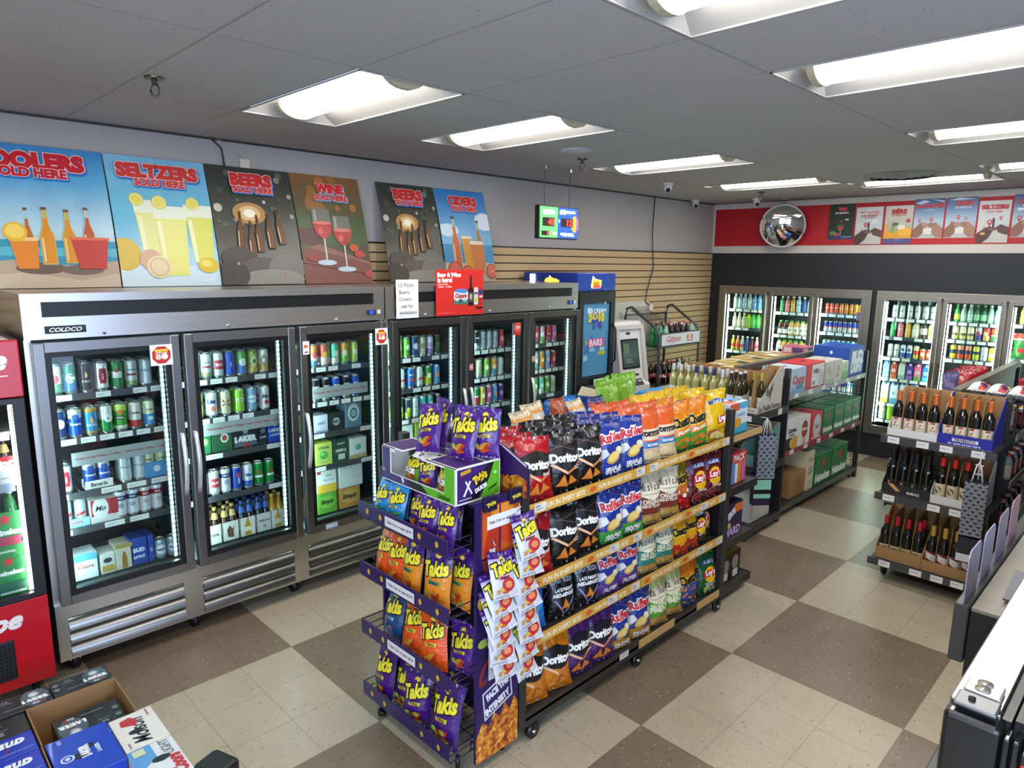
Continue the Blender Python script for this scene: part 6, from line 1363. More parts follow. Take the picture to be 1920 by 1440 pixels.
c_jal = cheetos('che_jal', [(.12, '#3a7a2a'), (1, '#e07f16')], [('p', [(0, .30), (1, .44), (1, .12), (0, .05)], '#3f9a3a'), ('e', .3, .22, .18, .08, '#d07a20', .5), ('e', .62, .25, .2, .08, '#d8862a', -.4), ('e', .5, .12, .2, .07, '#c86f1c', .2), ('t', 'JALAPENO', .5, .42, .6, '#f2f2d8', {'rot': .14, 'bold': .06})])
c_pop = cheetos('che_pop', [(.30, '#b8181c'), (.55, '#c8752a'), (1, '#8a7a1c')], [('e', x, y, .09, .065, c) for x, y, c in ((.2, .25, '#f0e0d8'), (.45, .18, '#d8402a'), (.65, .28, '#f2e6de'), (.8, .16, '#c02a22'), (.35, .36, '#e8b090'), (.6, .40, '#e06a3a'), (.25, .1, '#d0302a'), (.8, .38, '#e8d0c4'))])
c_fla = cheetos('che_fla', [(.3, '#c83a1c'), (1, '#e0a01c')], [('p', [(0, .26), (1, .36), (1, .30), (0, .20)], '#b8221c'), ('e', .3, .12, .2, .06, '#d8842a', .5), ('e', .65, .16, .22, .06, '#c84a1c', -.3), ('e', .5, .3, .16, .05, '#e8b83a', .3)])
c_puf = cheetos('che_puf', [(.38, '#23479a'), (1, '#d8781c')], [('t', 'PUFFS', .5, .46, .62, '#2f4f9a', {'bold': .1, 'rot': .1, 'out': '#e8a04a'})] + [('e', x, y, .13, .045, '#e08a3a', r) for x, y, r in ((.25, .3, .7), (.5, .22, -.5), (.75, .3, .9), (.3, .12, -.3), (.65, .1, .4), (.8, .18, -.8))])
BANN = [('p', [(.12, .80), (.5, .86), (.88, .80), (.86, .73), (.5, .79), (.14, .73)], '#2f4f9a'), ('t', 'CLASSIC', .5, .795, .5, '#dfe4f2', {'bold': .05})]
def lays(key, base, ops, dark=False, logo=(.5, .50)):
    x, y = logo
    L = [('e', x, y, .30, .30, '#e8b81c'), ('p', [(x - .34, y - .06), (x - .30, y + .10), (x + .34, y + .14), (x + .30, y - .02)], '#c0182a'), ('t', "Lay's", x, y + .04, .50, '#f6f2ee', {'bold': .04, 'rot': .08})]
    return bag_proto(key, .19, .30, .085, [(1, base)], BANN + L + ops)
l_cls = bag_proto('lay_cls', .195, .31, .085, [(1, '#e3b714')], BANN + [('p', [(.42, .36), (.40, .50), (.96, .54), (.98, .40)], '#c0182a'), ('t', "Lay's", .69, .45, .46, '#f6f2ee', {'bold': .08, 'rot': .08}), ('e', .32, .17, .26, .15, '#a8643a'), ('e', .38, .14, .22, .13, '#e8cf7a'), ('e', .62, .10, .2, .09, '#eedb94'), ('t', 'CLASSIC', .6, .29, .36, '#8a6a14')])
l_ket = lays('lay_ket', '#5c1519', [('e', .36, .15, .18, .18, '#c8a0a0'), ('e', .36, .15, .165, .165, '#6a1a1e'), ('e', .36, .15, .11, .09, '#a8303a'), ('t', 'Ketchup', .55, .30, .44, '#f0dcd8')])
l_bbq = lays('lay_bbq', '#1d1a19', [('p', [(0, .05), (.45, .30), (.6, .24), (.1, 0)], '#5a3a2a'), ('t', 'Bar-B-Q', .5, .30, .40, '#e8e0d8'), ('e', .6, .14, .2, .10, '#4a3426')])
l_grn = lays('lay_grn', '#15592f', [('e', .35, .16, .14, .17, '#c8b870'), ('e', .62, .14, .2, .10, '#8fae7a'), ('t', 'Sour Cream', .5, .31, .56, '#e8f0e4'), ('t', '& Onion', .5, .255, .44, '#e8f0e4')])
def vickie(key, top, lowc, lab, lc):
    return bag_proto(key, .20, .295, .085, [(.22, '#b8935a'), (.56, lowc), (1, top)], [('e', .5, .66, .42, .24, '#e9e2c8'), ('t', 'Miss Vickie', .5, .74, .84, '#5a3a3a' if lowc != '#1f7f78' else '#1f5a58', {'shear': .25, 'h': .22, 'bold': .02}), ('t', lab[0], .5, .46, .74, lc, {'bold': .04}), ('t', lab[1], .5, .38, .78, lc, {'bold': .04}), ('r', .2, .60, .8, .61, '#9a8a6a'), ('e', .3, .12, .2, .10, '#d8b060'), ('e', .65, .14, .24, .11, '#c89a48')])
m_org = vickie('vic_org', '#d8ceb0', '#7a2f2a', ('ORIGINAL', 'RECETTE ORIG.'), '#f0e4cc'); m_tea = vickie('vic_tea', '#c8cfae', '#1f7f78', ('SEA SALT', 'MALT VINEGAR'), '#e8e8c0'); m_jal = vickie('vic_jal', '#c8d48a', '#5aa83a', ('JALAPENO', 'PIMENT'), '#f2f6d8')
w_pop = bag_proto('wht_pop', .24, .31, .12, [(.78, '#cfccc8'), (.86, '#dd9a3a'), (1, '#d8c8a8')], [('t', 'Popcorn', .4, .42, .5, '#8a5a3a', {'bold': .04}), ('e', .4, .28, .2, .12, '#c8a45a'), ('e', .3, .26, .08, .06, '#a85a2a')], back=None)
w_red = bag_proto('red_pop', .19, .30, .10, [(1, '#a8441f')], [('r', .1, .8, .9, .86, '#e0a030'), ('e', .5, .4, .2, .2, '#d8c8b0')], back=None)
w_grn = bag_proto('grn_chp', .20, .31, .09, [(1, '#7fb530')], [('e', .5, .6, .24, .18, '#a8c878'), ('t', 'CHIPS', .5, .62, .5, '#3a5a2a'), ('p', [(.1, .2), (.5, .5), (.9, .2)], '#93c24a'), ('e', .4, .25, .2, .1, '#c8b860')], back=None)
w_blu = bag_proto('blu_bag', .18, .28, .09, [(1, '#1f6fc8')], [('e', .5, .55, .3, .2, '#4f9ae0')], back=None)
w_foil = bag_proto('foil_bag', .2, .28, .09, [(.75, '#b8bcc4'), (.85, '#b02a3a'), (1, '#2a3a7a')], [], back=None)
TK = lambda x, y: [('e', x, y, .20, .07, '#c88a2a', .5), ('e', x + .12, y - .03, .2, .06, '#b8301f', .9), ('e', x - .1, y - .06, .16, .05, '#d8a83a', -.3), ('e', x + .05, y - .09, .2, .05, '#c8491f', .2)]
def takis(key, bands, w=.155, h=.225, d=.055, tag_='#e0c82a', tx='Takis', dx=0, more=(), back='#b8b8bc'):
    return bag_proto(key, w, h, d, bands, [('e', .52, .86, .10, .07, '#e6c83a'), ('t', tx, .5 + dx, .66, .86, '#e8d832', {'bold': .045, 'rot': .22, 'shear': .2, 'out': '#14101a', 'ob': .12, 'h': .40}), ('p', [(.3, .40), (.3, .46), (.72, .48), (.72, .42)], tag_), ('t', 'FUEGO', .51, .44, .3, '#2a1a3a', {'bold': .05})] + TK(.5, .24) + list(more), back=back)
t_pur = takis('tak_pur', [(1, '#4a1c80')], more=[('e', .3, .25, .07, .05, '#8ab83a')]); t_blu = takis('tak_blu', [(1, '#1f86c8')], more=[('p', [(.1, .16), (.9, .30), (.9, .36), (.1, .22)], '#3f9a5a')]); t_org = takis('tak_org', [(1, '#dd5214')], .16, .27, .06)
t_gua = takis('tak_gua', [(.62, '#d8841c'), (.70, '#a8501f'), (1, '#45187a')], .17, .30, .07, '#3a8a5a', more=[('e', .3, .26, .07, .05, '#6aa03a'), ('e', .68, .12, .08, .06, '#6aa03a'), ('e', .55, .2, .1, .14, '#b8421f', .8)]); t_nav = takis('tak_nav', [(1, '#1c4674')], .165, .26, .07, '#9ab0c8', more=[('e', .5, .2, .3, .14, '#2f6a9a'), ('e', .4, .16, .14, .05, '#a8c0d4', .4)])
t_big = takis('tak_big', [(1, '#3f1670')], .19, .31, .08, more=[('e', .26, .25, .09, .07, '#8ab83a'), ('e', .6, .26, .09, .07, '#8ab83a'), ('e', .45, .12, .34, .07, '#c8a02a', .1), ('p', [(.38, .3), (.46, .3), (.62, .02), (.54, .02)], '#8a1f1f')])
t_wht = takis('tak_wht', [(.80, '#cfd0d6'), (.86, '#b8a8cc'), (1, '#45187a')], .135, .19, .022, '#c8485a', more=[('e', .62, .28, .26, .20, '#b82a34'), ('e', .62, .28, .16, .11, '#e08a5a'), ('e', .18, .15, .06, .07, '#b8843a'), ('r', .06, .03, .6, .045, '#8a8a90')])
t_duo = takis('tak_duo', [(.5, '#5f9a1f'), (1, '#2a1a3a')], .16, .16, .05, tx='Takis', more=[('t', 'DUOS', .5, .38, .6, '#f0f0f0', {'bold': .08})])

# ------------------------------------------------------------------ snack gondola on castors
GX, GC = -.30, -.76; GY0, GY1 = -.53, 1.31
met = mat('#3a3836', .42, .35); metd = mat('#26252a', .45, .2); tanm = mat('#d7a548', .45); tanp = mat('#c8a06a', .5)
t = thing('snack_gondola', 'dark double-sided gondola on castors packed with chip bags', 'shelving unit', (0, 0, 0))
for y in (GY0 - .004, GY1 + .012):
    for x in (GX - .02, -1.20):
        mb = MB(); mb.box(x - .024, x + .024, y - .022, y + .022, .10, 1.355, met, .004); mb.build('upright', t)
mb = MB(); mb.box(GC - .012, GC + .012, GY0 + .02, GY1 - .012, .14, 1.33, metd); mb.build('centre_panel', t)
mb = MB(); mb.box(-1.22, GX, GY0 + .02, GY1 - .012, .118, .134, met); mb.box(GX - .012, GX, GY0 + .02, GY1 - .012, .085, .155, met); mb.box(-1.22, -1.21, GY0 + .02, GY1 - .012, .085, .155, met)
mb.build('base_deck', t)
GZ = {1: 1.160, 2: .795, 3: .508, 4: .134}
STRIP = lambda: [('p', [(.035, .3), (.035, .7), (.065, .8), (.095, .5), (.065, .2)], '#d8642a'), ('t', 'FUN IN EVERY BITE', .27, .5, .32, '#f6e2b4', {'bold': .06}), ('p', [(.475, .3), (.475, .7), (.505, .8), (.535, .5), (.505, .2)], '#d8642a'), ('t', 'FUN IN EVERY BITE', .70, .5, .30, '#f6e2b4', {'bold': .06})]
for k in (1, 2, 3):
    z = GZ[k]
    for x0, x1 in ((GX - .40, GX - .006), (-1.21, -.82)):
        mb = MB(); mb.box(x0, x1, GY0 + .022, GY1 - .014, z - .014, z - .001, met); mb.build('shelf', t)
    for y0, y1 in ((GY0 + .022, .385), (.395, GY1 - .014)):
        mb = MB(); mb.box(GX - .006, GX, y0, y1, z - .028, z + .024, tanm)
        mb.art(STRIP(), FX(GX, y0, z - .028), y1 - y0, .052)
        lp = mb.build('shelf_strip', t)
        for yy in (y1 - .085, y0 + .03 if k == 1 else y0 + .60):
            mb = MB(); mb.box(GX + .0012, GX + .0025, yy, yy + .075, z - .020, z + .020, '#e0ddd6'); mb.art([('r', .1, .6, .5, .8, '#7a8ab0'), ('r', .1, .3, .7, .4, '#8a8a8a')], FX(GX + .0025, yy, z - .02), .075, .04); mb.build('price_tag', lp)
for a, b in ((.40, .76), (1.02, GY1 - .02)): mb = MB(); mb.box(GX, GX + .004, a, b, .112, .160, tanp); mb.build('base_strip', t)
mb = MB(); mb.box(GX + .0005, GX + .003, .22, .30, .115, .15, '#c8c8c6'); mb.build('price_tag', t)
for y in (-.45, .405, 1.30):
    for x in (-.315, -1.20):
        mb = MB(); mb.tube([(x - .012, y, .038), (x + .012, y, .038)], .038, mat('#111113', .35), 16); mb.box(x - .020, x + .020, y - .012, y + .018, .05, .086, black); mb.tube([(x - .021, y, .038), (x + .021, y, .038)], .010, alu, 8); mb.build('caster', t)
SHW = {1: 'top', 2: 'second', 3: 'third', 4: 'bottom'}
_cnt = {}
def bag(p, nm, y, k, x=None, lean=9, rz=0, s=1.0, where=None, rnk=None, cat='snack bag'):
    """bag leaning back on the gondola's aisle side"""
    if k == 3: s *= .95
    key = (nm, k); _cnt[key] = _cnt.get(key, 0) + 1
    lab = '%s chip bag, %s%s gondola shelf' % (nm, ORD[_cnt[key] - 1] + ' from the purple rack, ' if rnk is None else rnk + ', ', SHW[k])
    place(p, lab, cat, (x if x is not None else GX - .055, y, GZ[k] + .004), (0, -R(lean), R(rz - (13 if abs(rz) < 90 else 0))), '%s chip bags, %s shelf' % (nm, SHW[k]), (s * 1.08, s * .98, s))
# top shelf, front row then rows behind
for y, rz in ((-.40, 4), ): bag(d_red, 'red', y, 1, GX - .06, 10, rz)
bag(d_blk, 'black', -.215, 1, GX - .055, 9, -2); bag(d_blk, 'black', -.035, 1, GX - .052, 8, 2)
bag(r_reg, 'blue rippled', .15, 1, lean=8, rz=3); bag(r_reg, 'blue rippled', .335, 1, lean=9, rz=-2)
bag(tost, 'orange round', .50, 1, lean=8, rz=2, s=.97); bag(tost, 'orange round', .655, 1, lean=9, rz=-3, s=.97)
bag(c_jal, 'orange and green', .815, 1, lean=8, rz=2); bag(c_jal, 'orange and green', .975, 1, GX - .05, lean=7, rz=-2, s=1.02)
bag(l_cls, 'yellow', 1.195, 1, GX - .05, lean=6, rz=0, s=1.03)
bag(l_cls, 'yellow', 1.10, 1, GX - .15, 6, -3, s=1.04, rnk='behind the front row')
for i, (p, nm, y) in enumerate(((d_red, 'red', -.42), (d_blk, 'black', -.25), (d_blk, 'black', -.06), (r_reg, 'blue rippled', .13), (r_reg, 'blue rippled', .32), (tost, 'orange round', .49), (tost, 'orange round', .66), (c_jal, 'orange and green', .83), (l_cls, 'yellow', .99))):
    bag(p, nm, y, 1, GX - .165, 13, rnd.uniform(-6, 6), 1.0, rnk='middle row, %s along' % ORD[i])
for i, (p, nm, y) in enumerate(((d_red, 'red', -.36), (d_blk, 'black', -.15), (d_blk, 'black', .04), (r_reg, 'blue rippled', .22), (tost, 'orange round', .42), (tost, 'orange round', .58), (l_cls, 'yellow', .78), (l_cls, 'yellow', .97), (l_cls, 'yellow', 1.15))):
    bag(p, nm, y, 1, GX - .275, 12, rnd.uniform(-8, 8), 1.0, rnk='rear row, %s along' % ORD[i])
# far side of the top shelf
for i, (p, nm, y, x, s, ln) in enumerate(((w_pop, 'white and gold', -.33, -.86, .92, -14), (w_pop, 'white and gold', -.12, -.95, .92, -18), (w_pop, 'white and gold', .08, -.86, .88, -16), (w_pop, 'white and gold', .26, -.96, .88, -14), (w_red, 'rust red', .42, -.92, .95, -10), (w_pop, 'white and gold', .60, -.90, .84, -18), (w_foil, 'silver and navy', .76, -.90, .92, -10), (w_grn, 'lime', .875, -.91, 1.05, -8), (w_grn, 'lime', 1.00, -1.02, 1.06, -9), (w_grn, 'lime', 1.06, -.90, 1.04, -7), (w_grn, 'lime', 1.20, -1.02, 1.1, -8))):
    bag(p, nm, y, 1, x, ln, 180 + rnd.uniform(-14, 14), s, rnk='far side, %s along' % ORD[i])
for i, (y, x) in enumerate(((.52, -1.08), (.68, -1.08))): bag(w_blu, 'bright blue', y, 1, x, -8, 180, .85, rnk='far side edge, %s along' % ORD[i])
# second, third and bottom shelves
bag(d_red, 'red', -.40, 2, lean=7, rz=3, s=.98); bag(d_blk, 'black', -.20, 2, lean=9, s=.98); bag(d_blk, 'black', -.01, 2, GX - .07, 9, 3, .98)
bag(r_grn, 'green rippled', .17, 2, lean=7, rz=2); bag(r_grn, 'green rippled', .345, 2, lean=7, rz=-2)
bag(m_org, 'cream and brown', .53, 2, GX - .06, 8, 2); bag(m_org, 'cream and brown', .70, 2, lean=7, rz=-4); bag(c_pop, 'red and olive popcorn', .86, 2, GX - .075, 13, -5); bag(l_ket, 'maroon', 1.03, 2, lean=6); bag(l_ket, 'maroon', 1.195, 2, GX - .05, 5, -3, .98)
bag(d_nite, 'black and violet', -.20, 3, GX - .06, 8, 3, .88); bag(d_nite, 'black and violet', -.015, 3, GX - .055, 8, -2, .88); bag(w_blu, 'plain blue', -.39, 3, GX - .07, 10, 3, .85); bag(r_all, 'violet rippled', .165, 3, lean=7, rz=2, s=.9); bag(r_all, 'violet rippled', .34, 3, lean=7, rz=-2, s=.9)
bag(m_tea, 'cream and teal', .52, 3, lean=7, rz=2, s=.9); bag(m_tea, 'cream and teal', .69, 3, lean=7, rz=-2, s=.9); bag(c_fla, 'yellow and red', .86, 3, lean=7, s=.9); bag(c_fla, 'yellow and red', 1.0, 3, GX - .07, 7, -3, .9); bag(l_bbq, 'brown-black', 1.09, 3, GX - .06, 6, 2, .9); bag(l_bbq, 'brown-black', 1.205, 3, GX - .10, 6, 0, .9)
bag(d_org, 'orange', -.42, 4, GX - .06, 9, 2, 1.05); bag(d_org, 'orange', -.245, 4, GX - .055, 8, -2, 1.02); bag(d_org, 'orange', -.38, 4, GX - .17, 9, 0, 1.02, rnk='behind the front row')
bag(d_pur, 'violet', -.06, 4, GX - .06, 8, 2); bag(d_pur, 'violet', .115, 4, GX - .055, 8, -2); bag(r_ched, 'gold rippled', .29, 4, GX - .055, 8, 3, .95); bag(r_ched, 'gold rippled', .465, 4, GX - .05, 8, -2)
bag(m_jal, 'green and cream', .65, 4, GX - .055, 8, 2, .98); bag(m_jal, 'green and cream', .82, 4, GX - .06, 8, -2, .95); bag(c_puf, 'orange and blue puff', .985, 4, GX - .055, 7, 2); bag(c_puf, 'orange and blue puff', 1.12, 4, GX - .10, 7, -2, .96); bag(l_grn, 'dark green', 1.22, 4, GX - .05, 6, 0, .92)
for i, y in enumerate((1.17, 1.23)): bag(d_nite, 'plain black', y, 4, GX - .22 - .09 * i, 8, 0, .95, rnk='deep on the shelf, %s' % ORD[i])
for k, (ps) in ((2, (d_blk, d_blk, r_grn, m_org, l_ket)), (3, (d_nite, r_all, m_tea, c_fla, l_bbq)), (4, (d_pur, r_ched, m_jal, c_puf, d_nite))):
    for i, p in enumerate(ps): bag(p, 'rear row ' + ('dark', 'second', 'third', 'fourth', 'last')[i], -.25 + i * .34, k, GX - .19, 8, rnd.uniform(-4, 4), .9 if k == 3 else 1.0, rnk='behind the front row')
# far-side stock seen past the end
for k in (2, 3, 4):
    for i in range(5): bag((w_grn, w_pop, w_blu, w_red, w_foil)[(i + k) % 5], ('lime', 'white', 'blue', 'rust', 'silver')[(i + k) % 5], -.36 + i * .36, k, -1.05, -8, 180, .84 if k == 3 else .95, rnk='cooler-facing side, %s along' % ORD[i])

# ------------------------------------------------------------------ end shelf beyond the far posts of the snack gondola
t = thing('end_shelf', 'dark end shelf with a tan lip on the far end of the snack gondola', 'shelving unit', (0, 0, 0))
EY0, EY1 = 1.36, 1.80
mb = MB(); mb.box(-1.18, -.36, EY0, EY0 + .02, .10, 1.30, metd); mb.build('back_panel', t)
EZ = (1.150, .795, .43, .10)
for i, z in enumerate(EZ):
    mb = MB(); mb.box(-1.18, -.345, EY0 + .02, EY1, z - .014, z, met); mb.box(-.345, -.335, EY0 + .02, EY1, z - .050, z + .004, met); mb.box(-1.18, -.335, EY1, EY1 + .008, z - .05, z + .006, met); mb.build('shelf', t)
mb = MB(); mb.box(-.335, -.331, EY0 + .03, EY1, 1.118, 1.160, tanp); mb.box(-1.18, -.335, EY1 + .008, EY1 + .012, 1.11, 1.16, tanp); mb.build('shelf_strip', t)
for x in (-.36, -1.16):
    mb = MB(); mb.box(x - .02, x + .02, EY0 + .02, EY0 + .05, 0, .10, met); mb.build('foot', t)
def on_end(lab, x, y, k, w, d, h, c, front, sideA=(), sideB=(), top=(), cat='carton', **kw):
    return place(carton(lab, w, d, h, c, front, top, sideA, sideB, **kw), lab, cat, (x, y, EZ[k] + .001), (0, 0, 0))
on_end('white and aqua carton with orange print on the end shelf top', -.44, 1.545, 0, .24, .13, .205, '#d8dce0', [('r', 0, 0, 1, .28, '#3fa8c8'), ('r', 0, .75, .5, 1, '#d8603a'), ('r', .5, .78, 1, 1, '#5fb0d8'), ('e', .45, .35, .2, .14, '#e0a030'), ('t', 'Coolers', .55, .62, .6, '#8ab8d0', {'shear': .2})], top=[('r', .05, .1, .5, .6, '#d86a4a'), ('r', .55, .3, .95, .9, '#4fa0d0')])
on_end('bright blue carton on the end shelf behind yellow chip bags', -.68, 1.56, 0, .27, .26, .19, '#1f74b8', [('t', 'ICE', .5, .5, .4, '#e0e8f0')], sideB=[('r', .1, .3, .9, .6, '#e0e8f0')], top=[('r', .1, .1, .4, .4, '#7ab8e0')])
on_end('second bright blue carton on the end shelf by the wine bottles', -.97, 1.56, 0, .27, .26, .19, '#2680c4', [('t', 'ICE', .5, .5, .4, '#e0e8f0')], sideB=[('r', .1, .3, .9, .6, '#e0e8f0')], top=[('r', .1, .1, .4, .4, '#7ab8e0')])
on_end('red variety carton with coloured can prints on the end shelf', -.44, 1.57, 1, .26, .13, .21, '#c8303c', [('r', .04, .04, .2, .66, '#6ab04a'), ('r', .22, .04, .38, .72, '#4f8ad0'), ('r', .40, .04, .56, .68, '#e0e0e6'), ('r', .58, .04, .74, .74, '#e08030'), ('r', .76, .04, .94, .70, '#c86a9a'), ('t', 'PACK', .6, .86, .6, '#f2e8e8')], sideA=[('r', .1, .1, .5, .6, '#4fa0c8')])
on_end('dark violet carton with orange stripes on the end shelf', -.44, 1.57, 2, .26, .13, .23, '#2d1f44', [('r', .55, .68, .98, .94, '#e0702a'), ('t', 'MIKE', .34, .66, .5, '#e6e6f0', {'bold': .08, 'rot': .4}), ('e', .3, .35, .08, .08, '#d8c060'), ('t', 'HARD', .5, .14, .8, '#c8a8d8', {'bold': .06})])
on_end('black can multipack low on the end shelf with gold top', -.44, 1.58, 3, .28, .13, .20, '#1c1a18', [('e', .27, .55, .16, .18, '#8a857c'), ('e', .73, .58, .16, .18, '#8a857c'), ('r', .12, .06, .38, .32, '#d8d8d4'), ('r', .62, .06, .88, .32, '#d8d8d4')], topc='#b8943a')

# ------------------------------------------------------------------ purple snack rack at the near end
pur = mat('#2b1a55', .35); purd = mat('#1c1238', .4); wirem = mat('#1a1530', .4, .3)
t = thing('snack_rack', 'purple wire-tray rack of rolled corn snacks at the gondola end', 'display rack', (0, 0, 0))
PX0, PX1, PY0, PY1 = -.985, -.318, -.82, -.562
def emb(z0, z1, x0, x1): pass
def flame_(nt, N, b):
    tc = N.new('ShaderNodeTexCoord'); n = N.new('ShaderNodeTexNoise'); n.inputs['Scale'].default_value = 26; n.inputs['Detail'].default_value = 6; n.inputs['Roughness'].default_value = .7
    rp = N.new('ShaderNodeValToRGB'); nt.links.new(tc.outputs['Object'], n.inputs['Vector']); nt.links.new(n.outputs['Fac'], rp.inputs[0]); nt.links.new(rp.outputs[0], b.inputs['Base Color']); b.inputs['Roughness'].default_value = .4
    for i, (p, c) in enumerate(((.34, '#5a1f22'), (.44, '#a8401a'), (.54, '#d88a24'), (.66, '#f0c860'))):
        e = rp.color_ramp.elements[i] if i < 2 else rp.color_ramp.elements.new(p)
        e.position = p; e.color = lin(c) + (1,)
flame = node_mat('print_flames', flame_)
PANEL = [('p', [(0, 0), (1, 0), (1, .20), (.9, .25), (.8, .19), (.68, .24), (.55, .18), (.42, .22), (.3, .16), (.15, .20), (0, .13)], flame),
    ('p', [(.20, .20), (.14, .345), (.80, .405), (.86, .26)], '#e4e0ea'), ('p', [(.225, .21), (.17, .337), (.775, .393), (.83, .268)], '#32205c'), ('t', 'FACE THE', .49, .335, .52, '#f0edf4', {'bold': .08, 'rot': .35, 'h': .13}), ('t', 'INTENSITY', .50, .265, .58, '#f0edf4', {'bold': .08, 'rot': .35, 'h': .13}),
    ('e', .22, .45, .13, .26, '#8a2a26', -.5), ('e', .24, .45, .07, .18, '#32205c', -.5), ('e', .62, .50, .11, .08, '#3a7a2f'), ('p', [(.55, .50), (.52, .545), (.58, .53), (.66, .54), (.7, .5)], '#4f9a3a'), ('e', .15, .60, .12, .08, '#a8c04a'), ('e', .85, .63, .14, .09, '#8a2426'), ('e', .10, .80, .08, .12, '#d8b82a'), ('e', .6, .7, .2, .14, '#5a1f30'), ('p', [(.3, .78), (.1, 1), (.9, 1), (.7, .85)], '#7a2a2f'), ('e', .55, .78, .05, .07, '#d8b82a')]
mb = MB(); mb.box(PX1, PX1 + .014, PY0, PY1, .06, 1.27, pur); mb.art(PANEL, FX(PX1 + .014, PY0, .06), PY1 - PY0, .95); mb.build('side_panel', t)
mb = MB(); mb.box(PX0 - .014, PX0, PY0, PY1, .06, 1.27, pur); mb.build('side_panel', t)
mb = MB(); mb.box(PX1 + .014, PX1 + .022, PY0 + .03, PY1 - .01, 1.02, 1.24, mat('#c8561c', .4)); mb.art([('e', .3, .35, .22, .5, '#b0301c', -.4), ('e', .75, .45, .28, .32, '#c8401c', .3), ('e', .5, .85, .3, .2, '#e08a2a'), ('r', .42, .0, .46, 1, '#2b1a55'), ('r', .1, .55, .98, .82, '#e6e4e0'), ('t', 'Takis 2 for or each $2.79', .54, .68, .80, '#3a3a40')], FX(PX1 + .022, PY0 + .03, 1.02), PY1 - PY0 - .04, .22); mb.build('price_card', t)
for y in (PY0 + .01, PY1 - .10):
    mb = MB(); mb.box(PX1 + .014, PX1 + .034, y + .02, y + .09, 1.225, 1.29, purd, .003); mb.art([('t', 'Takis', .5, .5, .7, '#d8c832', {'bold': .08, 'rot': .2})], FX(PX1 + .034, y + .02, 1.225), .07, .065); mb.build('strip_clip', t)
mb = MB(); mb.box(PX0, PX1, PY1 - .01, PY1, .06, 1.24, purd); mb.build('back_panel', t)
mb = MB(); mb.prism([(0, 0), (.73, 0), (.73, .145), (.57, .215), (0, .235)], FY(PX0 - .01, PY1 - .004, 1.24), .006, mat('#3a1a5a', .4)); hdrops = [('p', [(.60, .0), (1, .0), (1, .34), (.92, .40), (.82, .30), (.7, .36)], flame), ('p', [(.0, .96), (.0, .99), (.78, .91), (.995, .62), (.995, .59), (.775, .88)], '#e6e0ea')] + bokeh(12, 20, ['#d88a2a', '#c05a1f', '#e0b04a'], .05, .55, .003, .008)
mb.art(hdrops, FY(PX0 - .01, PY1 - .004, 1.24), .73, .235); mb.build('header_card', t)
mb = MB(); mb.box(PX0, PX1, PY0 + .02, PY1 - .01, 1.232, 1.242, purd); mb.build('top_deck', t)
TZ = (1.045, .745, .44, .105)
for zi, z in enumerate(TZ):
    y0 = -.93
    mb = MB(); mb.box(PX0 - .03, PX1 - .03, y0 - .008, y0, z + .012, z + .082, pur, .002)
    E = []
    for u in (.12, .28, .72, .9): E += [('e', u, .5, .016, .02, '#d8b83a'), ('r', u - .008, .3, u + .008, .7, '#c8a02a')]
    mb.art(E + ([('r', .34, .12, .66, .80, '#dedbe0'), ('t', 'Takis 2 for or each $2.79', .5, .46, .28, '#4a4a52')] if zi != 3 else []), FY(PX0 - .03, y0 - .008, z + .012), PX1 - PX0, .07); mb.build('tray_lip', t)
    mb = MB()
    for i in range(12): x = PX0 - .03 + (PX1 - PX0) * i / 11; mb.tube([(x, y0, z), (x, PY1 - .012, z)], .0028, wirem, 5)
    for yy in (y0 + .01, y0 + .19, PY1 - .02): mb.tube([(PX0 - .03, yy, z - .004), (PX1 - .03, yy, z - .004)], .003, wirem, 5)
    for x in (PX0 - .03, PX1 - .03):
        for zz in (z, z + .035, z + .075): mb.tube([(x, y0, zz), (x, PY1 - .012, zz)], .003, wirem, 5)
        mb.tube([(x, y0 + .12, z), (x, y0 + .12, z + .075)], .0028, wirem, 5)
    mb.build('wire_tray', t)
for x in (PX0 + .03, PX1 - .05):
    for y in (PY0 - .05, PY1 - .05):
        mb = MB(); mb.tube([(x, y, 0), (x, y, .02)], .022, black, 10); mb.tube([(x, y, .02), (x, y, .10)], .010, black, 8); mb.build('foot', t)
def tak(p, nm, x, k, y=-.885, lean=12, rz=0, s=1.0, roll=0, note=None):
    if k == 0: s *= .88 if y < -.84 else .76
    key = ('tk', nm, k); _cnt[key] = _cnt.get(key, 0) + 1
    lab = '%s rolled-chip bag, %s, %s purple tray' % (nm, note or (ORD[_cnt[key] - 1] + ' from the cooler side'), ('top', 'second', 'third', 'bottom')[k])
    place(p, lab, 'snack bag', (x, y, TZ[k] + .008 + .0016 * roll), (R(roll), -R(lean), -pi / 2 + R(rz)), '%s bags in the %s tray' % (nm, ('top', 'second', 'third', 'bottom')[k]), (s, s, s) if s != 1 else None)
tak(t_blu, 'sky blue', -.925, 0, lean=16, rz=-8, s=.9); tak(t_blu, 'sky blue', -.80, 0, lean=14, rz=6, s=.97); tak(t_blu, 'sky blue', -.86, 0, y=-.80, lean=10, rz=0, s=.97, note='behind the front pair')
tak(t_pur, 'purple', -.685, 0, lean=12, rz=-6, s=.9, y=-.85); tak(t_pur, 'purple', -.565, 0, lean=11, rz=4, s=.95); tak(t_pur, 'purple', -.435, 0, lean=10, rz=-3, s=.99)
tak(t_pur, 'purple', -.50, 0, y=-.79, lean=8, rz=5, s=1.0, note='behind the front row, gondola side'); tak(t_pur, 'purple', -.66, 0, y=-.76, lean=8, rz=5, s=1.0, note='deepest of the tray')
